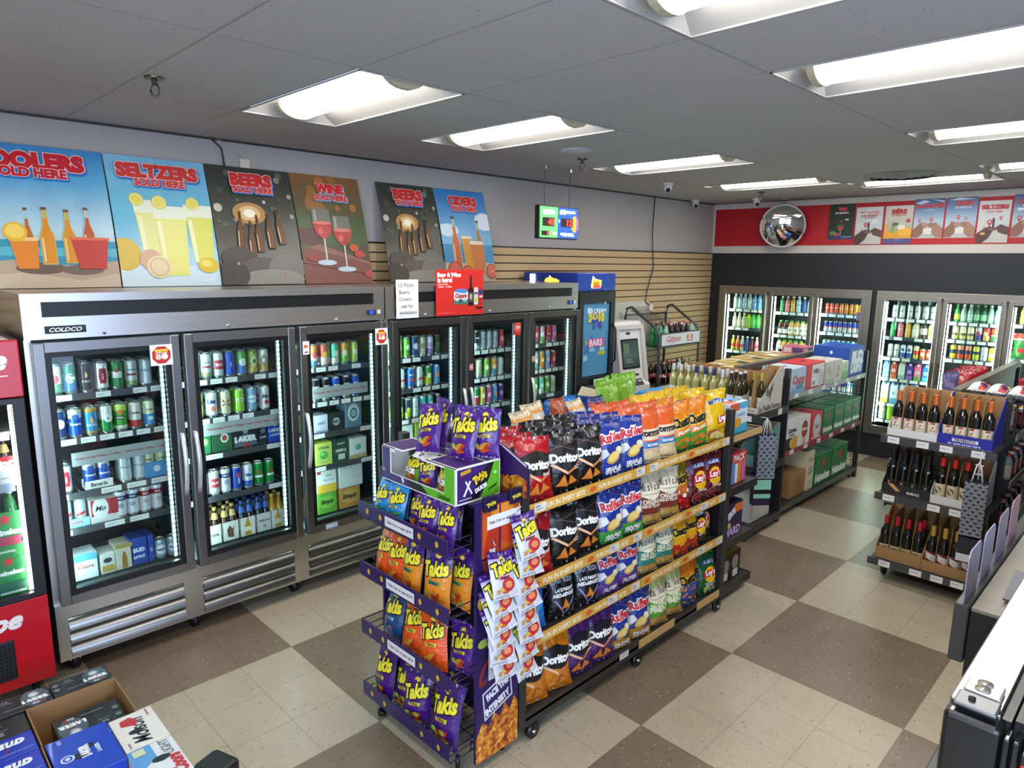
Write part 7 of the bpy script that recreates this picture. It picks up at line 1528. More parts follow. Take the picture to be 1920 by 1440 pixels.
tak(t_org, 'orange', -.915, 1, lean=13, rz=-12, s=.94, y=-.885); tak(t_org, 'orange', -.80, 1, lean=11, rz=6, s=.95, y=-.885); tak(t_gua, 'gold and purple', -.68, 1, lean=8, rz=-3, s=.92); tak(t_gua, 'gold and purple', -.50, 1, lean=7, rz=12, s=.93, y=-.88); tak(t_gua, 'gold and purple', -.435, 1, lean=6, rz=-2, s=.9, y=-.80); tak(t_gua, 'gold and purple', -.60, 1, y=-.79, lean=8, rz=-5, s=.94, note='behind the front pair')
tak(t_nav, 'navy', -.86, 2, lean=12, rz=-4, s=.97, y=-.87); tak(t_org, 'orange', -.675, 2, lean=16, rz=6, s=.97, roll=5); tak(t_org, 'orange', -.515, 2, lean=12, rz=16, s=.97, roll=6); tak(t_pur, 'purple', -.43, 2, lean=9, rz=10, s=.98, y=-.80); tak(t_pur, 'purple', -.43, 2, lean=9, rz=4, s=1.0, y=-.70, note='deepest of the tray')
tak(t_big, 'large purple', -.92, 3, lean=9, rz=-5, s=.88); tak(t_big, 'large purple', -.775, 3, lean=10, rz=4, s=.84, y=-.86); tak(t_big, 'large purple', -.645, 3, lean=9, rz=20, s=.84, y=-.89); tak(t_big, 'large purple', -.56, 3, lean=8, rz=4, s=.88, y=-.76); tak(t_big, 'large purple', -.45, 3, lean=10, rz=4, s=.96, y=-.885)
# two hanging strips of small white bags on the side panel
for c, (y, z0, sy) in enumerate(((-.742, 1.055, 0), (-.592, 1.185, 8))):
    for i in range(9 if c == 0 else 10):
        ww = (y + rnd.uniform(-.012, .012), z0 - .19 - i * (.0745 if c == 0 else .078))
        if ww[1] < .42: continue
        place(t_wht, 'small white and purple bag, %s from the top, %s hanging strip' % (ORD[i], 'outer' if c == 0 else 'inner'), 'snack bag', (PX1 + .115, ww[0], ww[1]), (R(rnd.uniform(-9, 9)), -R(24), R(rnd.uniform(-8, 8))), 'small white bags on the %s hanging strip' % ('outer' if c == 0 else 'inner'), (1, 1.04, 1.0))
    t2 = thing('hanging_strip', '%s plastic strip holding small white snack bags' % ('outer' if c == 0 else 'inner'), 'strip', (PX1 + .026, y, .45))
    mb = MB(); mb.box(0, .003, -.016, .016, 0, z0 - .45, '#cfcfd4'); mb.build('strip', t2)
    mb = MB(); mb.tube([(.002, 0, z0 - .45), (.02, 0, z0 - .43), (.004, 0, z0 - .41)], .003, alu, 6); mb.build('hook', t2)
# window carton on top with bags inside, and bags lying on it
t = thing('window_carton', 'purple and green carton with a cut-out window on top of the rack', 'carton', (0, 0, 0))
bx0, bx1, by0, by1, bz0, bz1 = -.915, -.385, -.862, -.608, 1.2435, 1.405
crd = mat('#e6e4e0', .6); cpu = mat('#3d2368', .4); cgr = mat('#5fae22', .4); cblk = mat('#17151c', .4)
mb = MB(); mb.box(bx0, bx1, by1 - .003, by1, bz0, bz1, cpu); mb.box(bx0, bx1, by0 + .003, by1 - .003, bz0, bz0 + .003, crd); mb.box(bx0, bx0 + .003, by0 + .003, by1 - .003, bz0 + .003, bz1 - .003, crd); mb.build('shell', t)
mb = MB(); mb.box(bx1 - .003, bx1, by0 + .003, by1 - .003, bz0 + .003, bz1 - .003, crd); mb.art([('r', .03, .05, .97, .95, '#3d2368'), ('p', [(.28, .05), (.48, .05), (.97, .95), (.70, .95)], '#17151c'), ('p', [(.52, .05), (.97, .05), (.97, .95), (.84, .95), (.74, .55)], '#5fae22'), ('p', [(.10, .78), (.10, .88), (.32, .93), (.32, .83)], '#c8962a'), ('p', [(.15, .22), (.19, .20), (.33, .58), (.29, .60)], '#e6e2ea'), ('p', [(.33, .22), (.36, .24), (.22, .62), (.19, .60)], '#e6e2ea'), ('t', 'Takis', .52, .62, .30, '#e8c832', {'bold': .09, 'rot': .35, 'out': '#14101a', 'ob': .16, 'h': .14}), ('t', 'DUOS', .54, .33, .26, '#f0eef2', {'bold': .09, 'rot': .3}), ('t', 'Limited', .80, .28, .22, '#1d3a1a', {'shear': .3, 'rot': .3}), ('r', .06, .12, .34, .15, '#b8b0c4'), ('e', .86, .66, .03, .03, '#cfe6b8')], FX(bx1, by0, bz0), by1 - by0, bz1 - bz0); mb.build('end_panel', t)
mb = MB(); F = FY(bx0, by0, bz0); W, Hh = bx1 - bx0, bz1 - bz0
for q in ((0, W, 0, .042), (0, .07, .042, Hh), (W - .075, W, .042, Hh), (.07, .10, Hh - .02, Hh), (.30, W - .075, Hh - .012, Hh)):
    mb.box(bx0 + q[0], bx0 + q[1], by0, by0 + .003, bz0 + q[2], bz0 + q[3], crd)
mb.art([('p', [(.0, .03), (0, .24), (.36, .24), (.44, .03)], cpu), ('p', [(.44, .03), (.36, .24), (.56, .24), (.66, .03)], cblk), ('p', [(.66, .03), (.56, .24), (.985, .24), (.985, .03)], cgr), ('r', .01, .24, .12, .97, cpu), ('r', .865, .24, .985, .97, cgr), ('e', .03, .30, .012, .014, '#d8b83a'), ('p', [(.28, .24), (.31, .05), (.33, .18), (.31, .24)], '#d8d4e0'), ('t', 'Limited', .86, .14, .16, '#1d3a1a', {'shear': .3})], F, W, Hh); mb.build('front_panel', t)
mb = MB(); mb.box(bx0, bx1, by0 + .10, by1 - .003, bz1 - .003, bz1, crd); mb.box(bx0, bx0 + .16, by0, by0 + .10, bz1 - .003, bz1, crd); mb.box(bx1 - .20, bx1, by0, by0 + .10, bz1 - .003, bz1, crd)
mb.art([('r', .01, .42, .99, .66, cpu), ('r', .01, .70, .99, .98, cpu), ('r', .01, .04, .28, .42, cpu), ('r', .66, .04, .99, .42, cpu)], FTY(bx0, by0, bz1), W, by1 - by0); mb.build('top_panel', t)
for a, b in ((.10, .24), (.36, .46)):
    mb = MB(); mb.add([(bx0 + a + .06, by0 + .10, bz1 - .001), (bx0 + b + .06, by0 + .10, bz1 - .001), (bx0 + b + .06, by0 + .05, bz1 - .03), (bx0 + a + .06, by0 + .05, bz1 - .03), (bx0 + a + .06, by0 + .10, bz1 - .003), (bx0 + b + .06, by0 + .10, bz1 - .003), (bx0 + b + .06, by0 + .05, bz1 - .032), (bx0 + a + .06, by0 + .05, bz1 - .032)], [(0, 1, 2, 3), (7, 6, 5, 4), (0, 4, 5, 1), (1, 5, 6, 2), (2, 6, 7, 3), (3, 7, 4, 0)], crd); mb.build('flap', t)
for i, (p, nm, x, rz, s) in enumerate(((t_duo, 'green and black', -.765, -8, .88), (t_pur, 'purple', -.66, 28, .62), (t_duo, 'green and black', -.535, -14, .88))):
    place(p, '%s bag inside the window carton, %s from the cooler side' % (nm, ORD[i]), 'snack bag', (x, -.80, bz0 + .005), (0, -R(10), -pi / 2 + R(rz)), None, (s, s, s))
for i, (x, y, ln, rz, ro, s) in enumerate(((-.715, -.70, 12, -8, -4, .95), (-.655, -.80, 18, 8, 8, .95), (-.545, -.695, 14, -10, 6, .92), (-.47, -.765, 12, 6, -2, 1.0), (-.425, -.67, 8, 30, 0, .95))):
    place(t_pur, 'purple bag standing on the window carton, %s from the cooler side' % ORD[i], 'snack bag', (x, y, bz1 + .006), (R(ro), -R(ln), -pi / 2 + R(rz)), 'purple bags on the window carton', (s, s, s))
# orange bag hanging off the back corner of the rack
place(t_org, 'orange and grey bag hanging below the tray at the cooler side', 'snack bag', (-1.03, -.72, .56), (0, R(4), pi / 2 + R(20)), None, (.85, .85, .85))
# blue shipping box of snacks behind the gondola
t = thing('display_bin', 'blue cardboard display bin standing in the aisle behind the snack gondola', 'display bin', (-1.62, 1.62, 0), R(20))
mb = MB(); bw = mat('#1f3f9a', .5)
for q in ((-.22, .22, -.17, -.165), (-.22, .22, .165, .17), (-.22, -.215, -.165, .165), (.215, .22, -.165, .165)): mb.box(*q, 0, 1.16, bw)
mb.build('box', t)
mb = MB(); mb.box(-.215, .215, -.165, .165, 1.04, 1.05, '#8a6a45'); mb.build('insert', t)
mb = MB(); mb.add([(-.22, .17, 1.16), (.22, .17, 1.16), (.20, .22, 1.235), (-.05, .21, 1.21), (-.2, .22, 1.23), (-.22, .176, 1.16), (.22, .176, 1.16), (.20, .226, 1.235), (-.05, .216, 1.21), (-.2, .226, 1.23)], [(0, 1, 2, 3, 4), (9, 8, 7, 6, 5), (1, 6, 7, 2), (2, 7, 8, 3), (3, 8, 9, 4), (4, 9, 5, 0)], mat('#b8a890', .7)); mb.build('torn_flap', t)
# ------------------------------------------------------------------ beer gondola with a wine end
t = thing('beer_gondola', 'dark gondola stacked with beer cartons behind the snack gondola', 'shelving unit', (0, 0, 0))
B0, B1, BXR, BXL, BC = 3.14, 5.03, -.73, -1.68, -1.205
for y in (B0, B1):
    for x in (BXR - .02, BXL + .02):
        mb = MB(); mb.box(x - .022, x + .022, y - .022, y + .022, 0, 1.375 if x > BC else 1.30, met, .004); mb.build('upright', t)
mb = MB(); mb.box(BC - .03, BC + .03, B0 - .02, B1 + .02, 1.30, 1.345, mat('#6a655e', .5)); mb.build('top_rail', t)
mb = MB()
for i in range(24): y = B0 + .04 + (B1 - B0 - .08) * i / 23; mb.tube([(BC, y, .14), (BC, y, 1.30)], .003, black, 5)
for i in range(13): z = .18 + i * .09; mb.tube([(BC, B0, z), (BC, B1, z)], .003, black, 5)
mb.build('wire_back', t)
mb = MB()
for j, y in enumerate((B1,)):
    for i in range(6): x = BC + .06 + i * .07; mb.tube([(x, y, .14), (x, y, 1.12)], .003, black, 5)
    for i in range(11): z = .18 + i * .09; mb.tube([(BC, y, z), (BXR - .03, y, z)], .003, black, 5)
mb.build('wire_end', t)
BZ_ = (.115, .625, 1.135)
for k, z in enumerate(BZ_):
    mb = MB(); mb.box(BC + .02, BXR - .008, B0 + .024, B1 - .024, z - .016, z - .001, metd); mb.build('shelf', t)
    mb = MB(); mb.box(BXL, BC - .02, B0 + .024, B1 - .024, z - .016, z - .001, metd); mb.build('shelf', t)
    c = ('#3a3836', '#8f3440', '#7f8488')[k]
    mb = MB(); mb.box(BXR - .008, BXR, B0 + .024, B1 - .024, z - .038, z + .008, mat(c, .35)); lp = mb.build('price_rail', t)
    if k:
        for i in range(6):
            y = B0 + .12 + i * .30; mb = MB(); mb.box(BXR + .0005, BXR + .002, y, y + .085, z - .034, z + .004, '#d8d4d2'); mb.build('price_tag', lp)
for y in (B0 + .08, B1 - .06):
    mb = MB(); mb.tube([(BXR - .05, y, 0), (BXR - .05, y, .10)], .014, metd, 8); mb.build('foot', t)
def bcart(lab, y, k, w, h, c, front, x=None, d=.26, **kw):
    return place(carton(lab, w, d, h, c, front, **kw), lab, 'beer carton', (x or BXR - .012 - d / 2, y, BZ_[k] + .001), (0, 0, 0))
HEI = [('s', .5, .70, .17, '#c8232f'), ('p', [(.05, .12), (.05, .34), (.95, .34), (.95, .12)], '#1a6a34'), ('t', 'Heineken', .5, .23, .88, '#eef2ec', {'bold': .07, 'h': .20}), ('e', .2, .75, .08, .08, '#2f9a4a'), ('r', .0, .96, 1, 1, '#3f9a5a')]
bcart('silver blue carton with red script on the upper shelf of beer gondola', 3.34, 2, .33, .225, '#a9c0d4', [('p', [(0, 0), (.2, .3), (.4, .12), (.7, .35), (1, .1), (1, 0)], '#6f94b8'), ('t', 'Coors', .55, .55, .76, '#b8303f', {'shear': .3, 'bold': .07}), ('t', 'LIGHT', .62, .28, .5, '#2a4068', {'bold': .05})], topc='#c3d3e2')
bcart('red and white carton reading WIN on the upper shelf', 3.72, 2, .40, .235, '#c8222e', [('r', .28, .08, .96, .94, '#d8d6d6'), ('t', 'WIN a', .56, .66, .42, '#2a2a2e', {'bold': .08}), ('r', .32, .14, .5, .3, '#8a8a8e'), ('e', .78, .36, .16, .2, '#b8bcc2'), ('r', .30, .46, .9, .48, '#b0a8a8')], sideA=[('r', .1, .2, .9, .8, '#b01a26')])
bcart('pale floral carton, first after the WIN carton', 4.05, 2, .19, .215, '#c3c4b8', [('e', .4, .6, .2, .2, '#9aa890'), ('e', .7, .4, .18, .16, '#b8b0a0'), ('r', .1, .1, .9, .2, '#a8a898')])
bcart('pale floral carton, second after the WIN carton', 4.26, 2, .19, .215, '#c8c8c0', [('e', .5, .6, .22, .2, '#98a090'), ('t', 'MIX', .5, .3, .5, '#7a7a70')])
bcart('white and green carton beside the tall blue carton', 4.45, 2, .16, .18, '#d0d8c8', [('r', 0, 0, 1, .5, '#5fa04a'), ('e', .5, .7, .25, .16, '#8fc06a')])
bcart('tall royal blue carton with white lettering at the far end of the upper shelf', 4.77, 2, .42, .30, '#1f4ea8', [('t', 'BUD', .54, .66, .70, '#e2e8f2', {'bold': .09, 'h': .26}), ('t', 'LIGHT', .54, .32, .76, '#e2e8f2', {'bold': .09, 'h': .26})], sideA=[('p', [(.08, .2), (.08, .5), (.14, .56), (.40, .56), (.44, .5), (.44, .2)], '#d8d4c8'), ('e', .5, .8, .04, .05, '#e2e8f2'), ('p', [(.62, .1), (.62, .5), (.92, .5), (.92, .1)], '#d8d4c8')], x=BXR - .20, d=.36)
bcart('black and white carton with gold base on the middle shelf', 3.31, 1, .24, .27, '#d6d6d2', [('r', 0, 0, .5, .42, '#1e2026'), ('r', .5, 0, 1, .42, '#d0a030'), ('e', .45, .22, .12, .16, '#d8b03a'), ('t', 'Corona', .5, .66, .7, '#2a2a34', {'bold': .06}), ('t', 'EXTRA', .5, .5, .4, '#2a2a34')])
bcart('white carton with brown badge on the middle shelf', 3.58, 1, .24, .27, '#dad8d2', [('e', .5, .55, .28, .34, '#8a3a34'), ('t', 'SLEEMAN', .5, .55, .5, '#f0e6dc', {'bold': .06}), ('p', [(.4, 0), (.46, .3), (.56, .3), (.6, 0)], '#c09a4a')])
bcart('red carton with silver oval badge on the middle shelf', 3.85, 1, .26, .26, '#c01c2c', [('e', .55, .5, .36, .46, '#b8bcc2'), ('e', .55, .5, .30, .38, '#c8ccd0'), ('t', 'Bud', .55, .5, .36, '#8a1f2a', {'shear': .3}), ('r', .1, .06, .9, .12, '#e0d0d0')])
for i, y in enumerate((4.13, 4.41, 4.66, 4.89)):
    bcart('green red-star carton, %s from the red carton, middle shelf' % ORD[i], y, 1, .25 if i < 2 else .22, .265, '#1c6d38', HEI)
    bcart('green red-star carton stood behind the %s one, middle shelf' % ORD[i], y, 1, .23, .26, '#1a6434', HEI, x=BC + .10, d=.14)
for i, y in enumerate((4.19, 4.62)): bcart('large green red-star carton, %s one on the bottom deck' % ORD[i], y, 0, .41 if i else .40, .315, '#1c6d38', HEI, x=BXR - .19, d=.30)
bcart('brown shipping box at the wine end of the bottom deck', 3.62, 0, .34, .225, '#9a7248', [('e', .55, .5, .2, .2, '#8a6238'), ('t', 'WINE', .55, .5, .3, '#7a5430')], x=BXR - .19, d=.28, sideA=[('r', .0, .48, 1, .52, '#8a6238')], flaps=False)
bcart('brown and violet shipping box near the post on the bottom deck', 3.30, 0, .22, .26, '#8f6a42', [('p', [(.3, 0), (.3, .4), (.5, .55), (1, .5), (1, 0)], '#3a2a4a'), ('e', .5, .75, .2, .16, '#2a2224')], x=BXR - .25, d=.22, flaps=False)
bcart('cream shipping box lettered in blue on the bottom deck', 3.88, 0, .15, .385, '#cfc6a4', [('t', 'MERLOT', .5, .78, .8, '#8a8a86'), ('t', 'cabernet', .5, .56, .7, '#3f4f8a', {'rot': .2}), ('t', 'sauvignon', .5, .45, .7, '#3f4f8a', {'rot': .2}), ('r', .2, .2, .8, .22, '#6a74a0')], x=BXR - .24, d=.40, flaps=False)
bcart('second cream shipping box behind the brown boxes on the deck', 3.46, 0, .50, .37, '#c4b890', [('t', 'merlot', .4, .8, .3, '#9a9276')], x=BC + .06, d=.10, flaps=False)
# far-side stock seen over the top rail
for i, (y, c, h, nm, fr_) in enumerate(((3.36, '#c8a85a', .16, 'yellow', '#e0d0a0'), (3.68, '#cdb070', .17, 'golden', '#3a3a34'), (4.0, '#c8ab68', .18, 'straw yellow', '#4a4a42'), (4.32, '#b89a60', .19, 'tan', '#e6dcc0'), (4.62, '#a8484a', .17, 'dull red', '#e0b0a0'))):
    bcart('%s carton on the far side of the beer gondola top shelf' % nm, y, 2, .30, h, c, [], x=BXL + .20, d=.36, top=[('r', .1, .15, .55, .45, fr_), ('r', .6, .55, .95, .85, '#e6e0cc'), ('t', 'PALE ALE', .5, .72, .5, '#5a4a2a')])
pinkb = carton('pink and violet can cube', .24, .24, .235, '#c86a84', [('r', .0, .0, .5, .45, '#e05a4a'), ('r', .5, .2, 1, .9, '#4a3a74'), ('r', .08, .55, .42, .92, '#e0c8cc'), ('t', 'WHITE', .74, .6, .4, '#e0e0ea')], sideA=[('r', 0, 0, 1, .4, '#d8403a'), ('r', .1, .5, .45, .95, '#d8ccd0'), ('r', .5, .4, .95, .95, '#5a4480')])
place(pinkb, 'pink and violet carton at the far end beside the convex-mirror cooler', 'beer carton', (BXL + .26, 4.90, BZ_[2] + .001))
# wine end of that gondola: three shelves facing the snack gondola
t = thing('wine_end_shelf', 'dark end shelf of white wines facing the snack gondola', 'shelving unit', (0, 0, 0))
WY0, WY1 = 2.50, 3.105
WZ = (.115, .60, 1.065)
for k, z in enumerate(WZ):
    mb = MB(); mb.box(BXL + .01, -.715, WY0, WY1, z - .018, z - .001, metd); mb.box(BXL + .01, -.715, WY0 - .008, WY0, z - .06, z + .004, met); mb.box(-.715, -.705, WY0 - .008, WY1, z - .06, z + .004, met); mb.build('shelf', t)
mb = MB(); mb.box(BXL + .01, -.715, WY1, WY1 + .008, .05, 1.30, metd); mb.build('back_panel', t)
for x in (-.74, BXL + .04):
    mb = MB(); mb.box(x - .02, x + .02, WY0, WY0 + .04, 0, .10, met); mb.build('foot', t)
mb = MB(); mb.box(-.80, -.735, WY0 - .0105, WY0 - .0085, 1.01, 1.055, '#d8d5d0'); mb.build('price_tag', t)
mb = MB(); mb.box(-.7045, -.703, 2.90, 2.97, 1.012, 1.062, '#d8d5d0'); mb.build('price_tag', t)
LBW = [('r', .15, .3, .85, .36, '#7a8ab0'), ('e', .5, .62, .18, .12, '#b8c0d0')]
wv1 = wine('pinot', g_pale, '#dcd8d2', .262, (.04, .125, '#e2e2e0'), LBW); wv2 = wine('blue', g_pale, '#23356e', .255, (.04, .12, '#dfd6cc'), LBW, neck=(.243, .255, '#e2e2e0')); wv3 = wine('white', g_pale, '#e0dedc', .25, (.035, .125, '#e4e4e4'), LBW + [('r', .2, .1, .8, .2, '#5a6aa0')])
wv4 = wine('dark', g_olive, '#e0dedc', .296, (.03, .12, '#e0dfdd'), LBW, neck=(.243, .29, '#1d1a1a')); wv5 = wine('gold', g_olive, '#b8a82a', .25, (.03, .115, '#e2dccc'), [('t', 'de Perriere', .5, .6, .8, '#6a6258'), ('e', .5, .3, .08, .1, '#8a8274')])
CELL = [-1.562 + .0737 * (i + .5) for i in range(4)] + [-1.255 + .0786 * (i + .5) for i in range(5)] + [-.852 + .0645 * (i + .5) for i in range(2)]
def wput(p, lab, x, y, z, grp, sc=.92, h=1.0): place(p, lab, 'wine bottle', (x, y, z + .006), (0, 0, -pi / 2 + rnd.uniform(-.3, .3)), grp, (sc, sc, h))
k = 0
for (p, nm, n) in ((wv1, 'white capped pale wine bottle', 3), (wv2, 'navy capped pale wine bottle', 3), (wv3, 'plain white capped wine bottle', 1), (wv4, 'dark-necked white capped wine bottle', 2), (wv5, 'yellow capped green wine bottle', 2)):
    for i in range(n):
        yl = p is wv5
        wput(p, '%s, %s from the cash machine end, wine end shelf' % (nm, ORD[i]), CELL[k], 2.66 if yl else 2.585, WZ[2], nm + 's', .79 if yl else .9)
        if not yl: wput(wv1 if p is wv2 else p, 'rear row %s, %s along, wine end shelf' % (nm.replace(' capped', '-capped'), ORD[i]), CELL[k], 2.665, WZ[2], 'rear row wines', .9)
        k += 1
kraft = '#a47b4c'; kraft2 = '#b08a5c'
def shipper(nm, label, x0, x1, y0, y1, z, hf, hb, c, inner=kraft2, cells=0, ops=(), hs=0.0): return tray(nm, label, 'shipping box', x0, x1, y0, y1, z, hf, hs, hb, c, inner, ops=ops, cells=cells)
# dividers behind bottles: corrugated shippers (open trays with tall cut-away backs)
shipper('wine_shipper', 'brown cut-open shipper holding the pale wines at the cash machine end', -1.566, -1.263, 2.535, 2.90, WZ[2] + .001, .03, .305, kraft, cells=4)
shipper('wine_shipper', 'brown cut-open shipper holding the navy and white capped wines', -1.259, -.858, 2.535, 2.90, WZ[2] + .001, .03, .295, kraft, cells=5)
roost = [('t', 'de Perriere', .5, .5, .8, '#5a5650', {'h': .10})]
tr = shipper('wine_shipper', 'white wine shipper with a rooster print on its cut-away side', -.856, -.719, 2.535, 2.98, WZ[2] + .001, .05, .345, '#c3bdb3', cells=2, ops=roost, hs=.075)
mb = MB(); mb.art([('e', .50, .46, .05, .12, '#55524e', -.3), ('e', .56, .55, .025, .06, '#55524e'), ('p', [(.40, .36), (.33, .62), (.38, .60), (.46, .44)], '#6a6660'), ('p', [(.36, .36), (.29, .52), (.34, .52), (.42, .42)], '#6a6660'), ('r', .49, .22, .505, .36, '#55524e'), ('p', [(.57, .62), (.56, .68), (.60, .66), (.62, .60)], '#77736c'), ('t', 'La Vieille Ferme', .5, .10, .86, '#6a665f')], Fr((.069, -.2225, 0), (0, 1, 0), (0, 0, 1)), .445, .345); mb.build('rooster_print', tr)
# middle shelf: red-capped bottles in a cut box and hanging gift bags
wr1 = wine('rcap', g_dark, '#9a2430', .255, (.03, .12, '#c8b89a'), LBW)
for i in range(3): wput(wr1, 'red capped dark wine bottle on the middle wine-end shelf, %s along' % ORD[i], -1.135 + .25 / 3 * (i + .5), 2.60, WZ[1], 'red capped bottles on the middle wine-end shelf')
shipper('wine_shipper', 'brown and teal cut-open shipper on the middle wine-end shelf', -.95 + .075, -.719, 2.62, 3.0, WZ[1] + .001, .10, .33, '#5f8f8c', hs=.16)
shipper('wine_shipper', 'brown cut-open shipper with red capped wines, middle wine-end shelf', -1.14, -.88, 2.54, 2.90, WZ[1] + .001, .05, .25, kraft, cells=3)
place(carton('white shipper low', .36, .20, .29, '#cdc9c4', [('r', .05, .1, .15, .9, '#b8b2aa')], flaps=False, topc='#b8b4ae'), 'white shipping box with ink drips on the lowest wine-end shelf', 'shipping box', (-.85, 2.80, WZ[0] + .001))
for i, x in enumerate((-1.10, -1.02)): place(wr1, 'dark wine bottle on the lowest wine-end shelf, %s along' % ORD[i], 'wine bottle', (x, 2.60, WZ[0] + .006), (0, 0, -pi / 2), 'dark bottles on the lowest wine-end shelf')
def scallops(nx, ny, c1='#d6dbe4', c2='#1f2740', asp=1.0):
    o = []
    for j in range(ny, -1, -1):
        for i in range(nx + 1):
            x = (i + (.5 if j % 2 else 0)) / nx; y = j / ny
            if x > 1.01 or y > .99: continue
            r = .5 / nx
            for rr, c in ((1.0, c1), (.90, c2), (.72, c1), (.62, c2), (.40, c1), (.30, c2)): o.append((x, y, r * rr, c))
    return o
def gift_bag(label, x, y, z, w, h, d, pattern, rz=0, base='#1f2740', bands=()):  # bags with bands hang without handles
    t = thing('gift_bag', label, 'gift bag', (x, y, z), rz)
    mb = MB(); mb.box(-d / 2, d / 2, -w / 2, w / 2, 0, h, mat(base, .4)); f = FX(d / 2, -w / 2, 0); l = .0006
    W = w
    for (px, py, r, c) in pattern:
        n = 9; P = []
        for k_ in range(n + 1):
            a = pi * k_ / n; P.append((min(w, max(0, px * w + r * w * cos(a))), min(h, py * h + r * w * sin(a))))
        P = [q for q in P]
        mb.add([f(a, b, l) for a, b in P], [tuple(range(len(P)))], cm(c)); l += .000004
    for (y0, y1, c) in bands: mb.art([('r', 0, y0, 1, y1, c)], f, w, h, lift0=.0032)
    mb.build('body', t)
    for s in (-1, 1) if not bands else ():
        mb = MB(); mb.tube([(s * d * .3, -w * .25, h - .01), (s * d * .2, -w * .12, h + .09), (0, 0, h + .13), (s * d * .2, w * .12, h + .09), (s * d * .3, w * .25, h - .01)], .004, '#d8dcda', 6); mb.build('handle', t)
    return t
gift_bag('navy gift bag with silver scallops hanging on the wine end shelf', -.635, 2.56, .56, .15, .36, .07, scallops(3, 13), R(-40))
gift_bag('gift bag with mint and black bands hanging under the navy scallop bag', -.645, 2.55, .335, .14, .215, .06, [], R(-40), '#26243c', ((.62, 1.0, '#8fd0b8'), (.45, .62, '#121218'), (.28, .45, '#8fd0b8')))
mb = MB(); mb.tube([(-.7025, 2.56, 1.045), (-.66, 2.56, 1.05), (-.635, 2.56, 1.04), (-.633, 2.56, .705)], .003, '#d8dcda', 6); tag(mb.build('clip_strip'), 'white clip strip holding gift bags on the wine end shelf', 'strip')

# ------------------------------------------------------------------ red wine gondola by the counter
G3X0, G3X1, G3C = .11, .88, .495; G3Y0, G3Y1 = 3.08, 5.35
t = thing('grocery_gondola', 'dark gondola of groceries behind the red wine end shelf', 'shelving unit', (0, 0, 0))
for y in (G3Y0, G3Y1):
    mb = MB(); mb.box(G3C - .03, G3C + .03, y - .022, y + .022, 0, 1.36, met); mb.build('upright', t)
mb = MB(); mb.box(G3C - .03, G3C + .03, G3Y0 + .022, G3Y1 - .022, 1.325, 1.375, mat('#6f6961', .5)); mb.build('top_rail', t)
mb = MB(); mb.box(G3C - .008, G3C + .008, G3Y0 + .022, G3Y1 - .022, .12, 1.32, metd); mb.build('centre_panel', t)
QZ = (.12, .42, .76, 1.10)
for z in QZ:
    for a, b in ((G3X0, G3C - .012), (G3C + .012, G3X1)):
        mb = MB(); mb.box(a, b, G3Y0 + .03, G3Y1 - .03, z - .016, z - .001, metd); mb.build('shelf', t)
    mb = MB(); mb.box(G3X1, G3X1 + .008, G3Y0 + .03, G3Y1 - .03, z - .04, z + .006, mat('#8a8276', .4)); mb.box(G3X0 - .008, G3X0, G3Y0 + .03, G3Y1 - .03, z - .04, z + .006, mat('#8a8276', .4)); mb.build('price_rail', t)
for y in (G3Y0 + .06, G3Y1 - .06):
    for x in (G3X0 + .06, G3X1 - .06): mb = MB(); mb.tube([(x, y, 0), (x, y, .105)], .018, black, 8); mb.build('foot', t)
t = thing('red_wine_shelf', 'dark end shelf of red wines facing the aisle by the counter', 'shelving unit', (0, 0, 0))
RY_0, RY_1 = 2.56, 3.045; RXa, RXb = .205, .868
RZ = (.165, .655, 1.075)
for k, z in enumerate(RZ):
    mb = MB(); mb.box(RXa, RXb, RY_0, RY_1, z - .018, z - .001, metd); mb.build('shelf', t)
    mb = MB(); mb.box(RXa - .01, RXb + .01, RY_0 - .012, RY_0, z - .048, z + .004, mat('#4a4b4e', .3, .3)); lp = mb.build('price_rail', t)
    for x in ((.24, .42, .56, .74), (.25, .53, .66), (.27, .47, .60, .72))[2 - k]:
        mb = MB(); mb.box(x, x + .075, RY_0 - .0145, RY_0 - .0125, z - .044, z + .0, '#e2dfdc'); mb.art([('r', .1, .5, .7, .6, '#8a8a90')], FY(x, RY_0 - .0145, z - .044), .075, .044); mb.build('price_tag', lp)
mb = MB(); mb.box(RXa + .02, RXb - .02, RY_1, RY_1 + .010, .06, 1.34, metd); mb.build('back_panel', t)
for x in (RXa + .06, RXb - .06):
    mb = MB(); mb.tube([(x - .012, RY_0 + .16, .045), (x + .012, RY_0 + .16, .045)], .045, black, 14); mb.box(x - .02, x + .02, RY_0 + .14, RY_0 + .20, .06, .146, metd); mb.build('caster', t)
LAB1 = [('r', .30, .84, .70, .98, '#a8322a'), ('p', [(.42, .5), (.5, .72), (.60, .66), (.52, .56)], '#c8502f'), ('p', [(.40, .46), (.60, .72), (.62, .68), (.46, .44)], '#b8452a'), ('t', 'JACOB', .5, .36, .5, '#6a5a50', {'shear': .2}), ('r', .3, .22, .7, .24, '#b0a494')]
rw1 = wine('orange', g_dark, '#d0661c', .243, (.035, .125, '#ddd2b8'), LAB1)
rw2 = wine('black', g_dark, '#141416', .243, (.03, .10, '#1c1b1e'), [('e', .5, .68, .10, .10, '#b8802f'), ('t', 'SHIRAZ', .5, .36, .7, '#a8a29a')])
rw3 = wine('redcap', g_dark, '#cc2a1e', .255, (.03, .135, '#d0c4a0'), [('e', .5, .58, .30, .32, '#5a5248'), ('e', .42, .66, .12, .14, '#cfc4a2'), ('e', .60, .52, .10, .18, '#cfc4a2'), ('r', .1, .05, .9, .2, '#b8352a'), ('t', 'MARANI', .5, .13, .6, '#e6dcc4')])
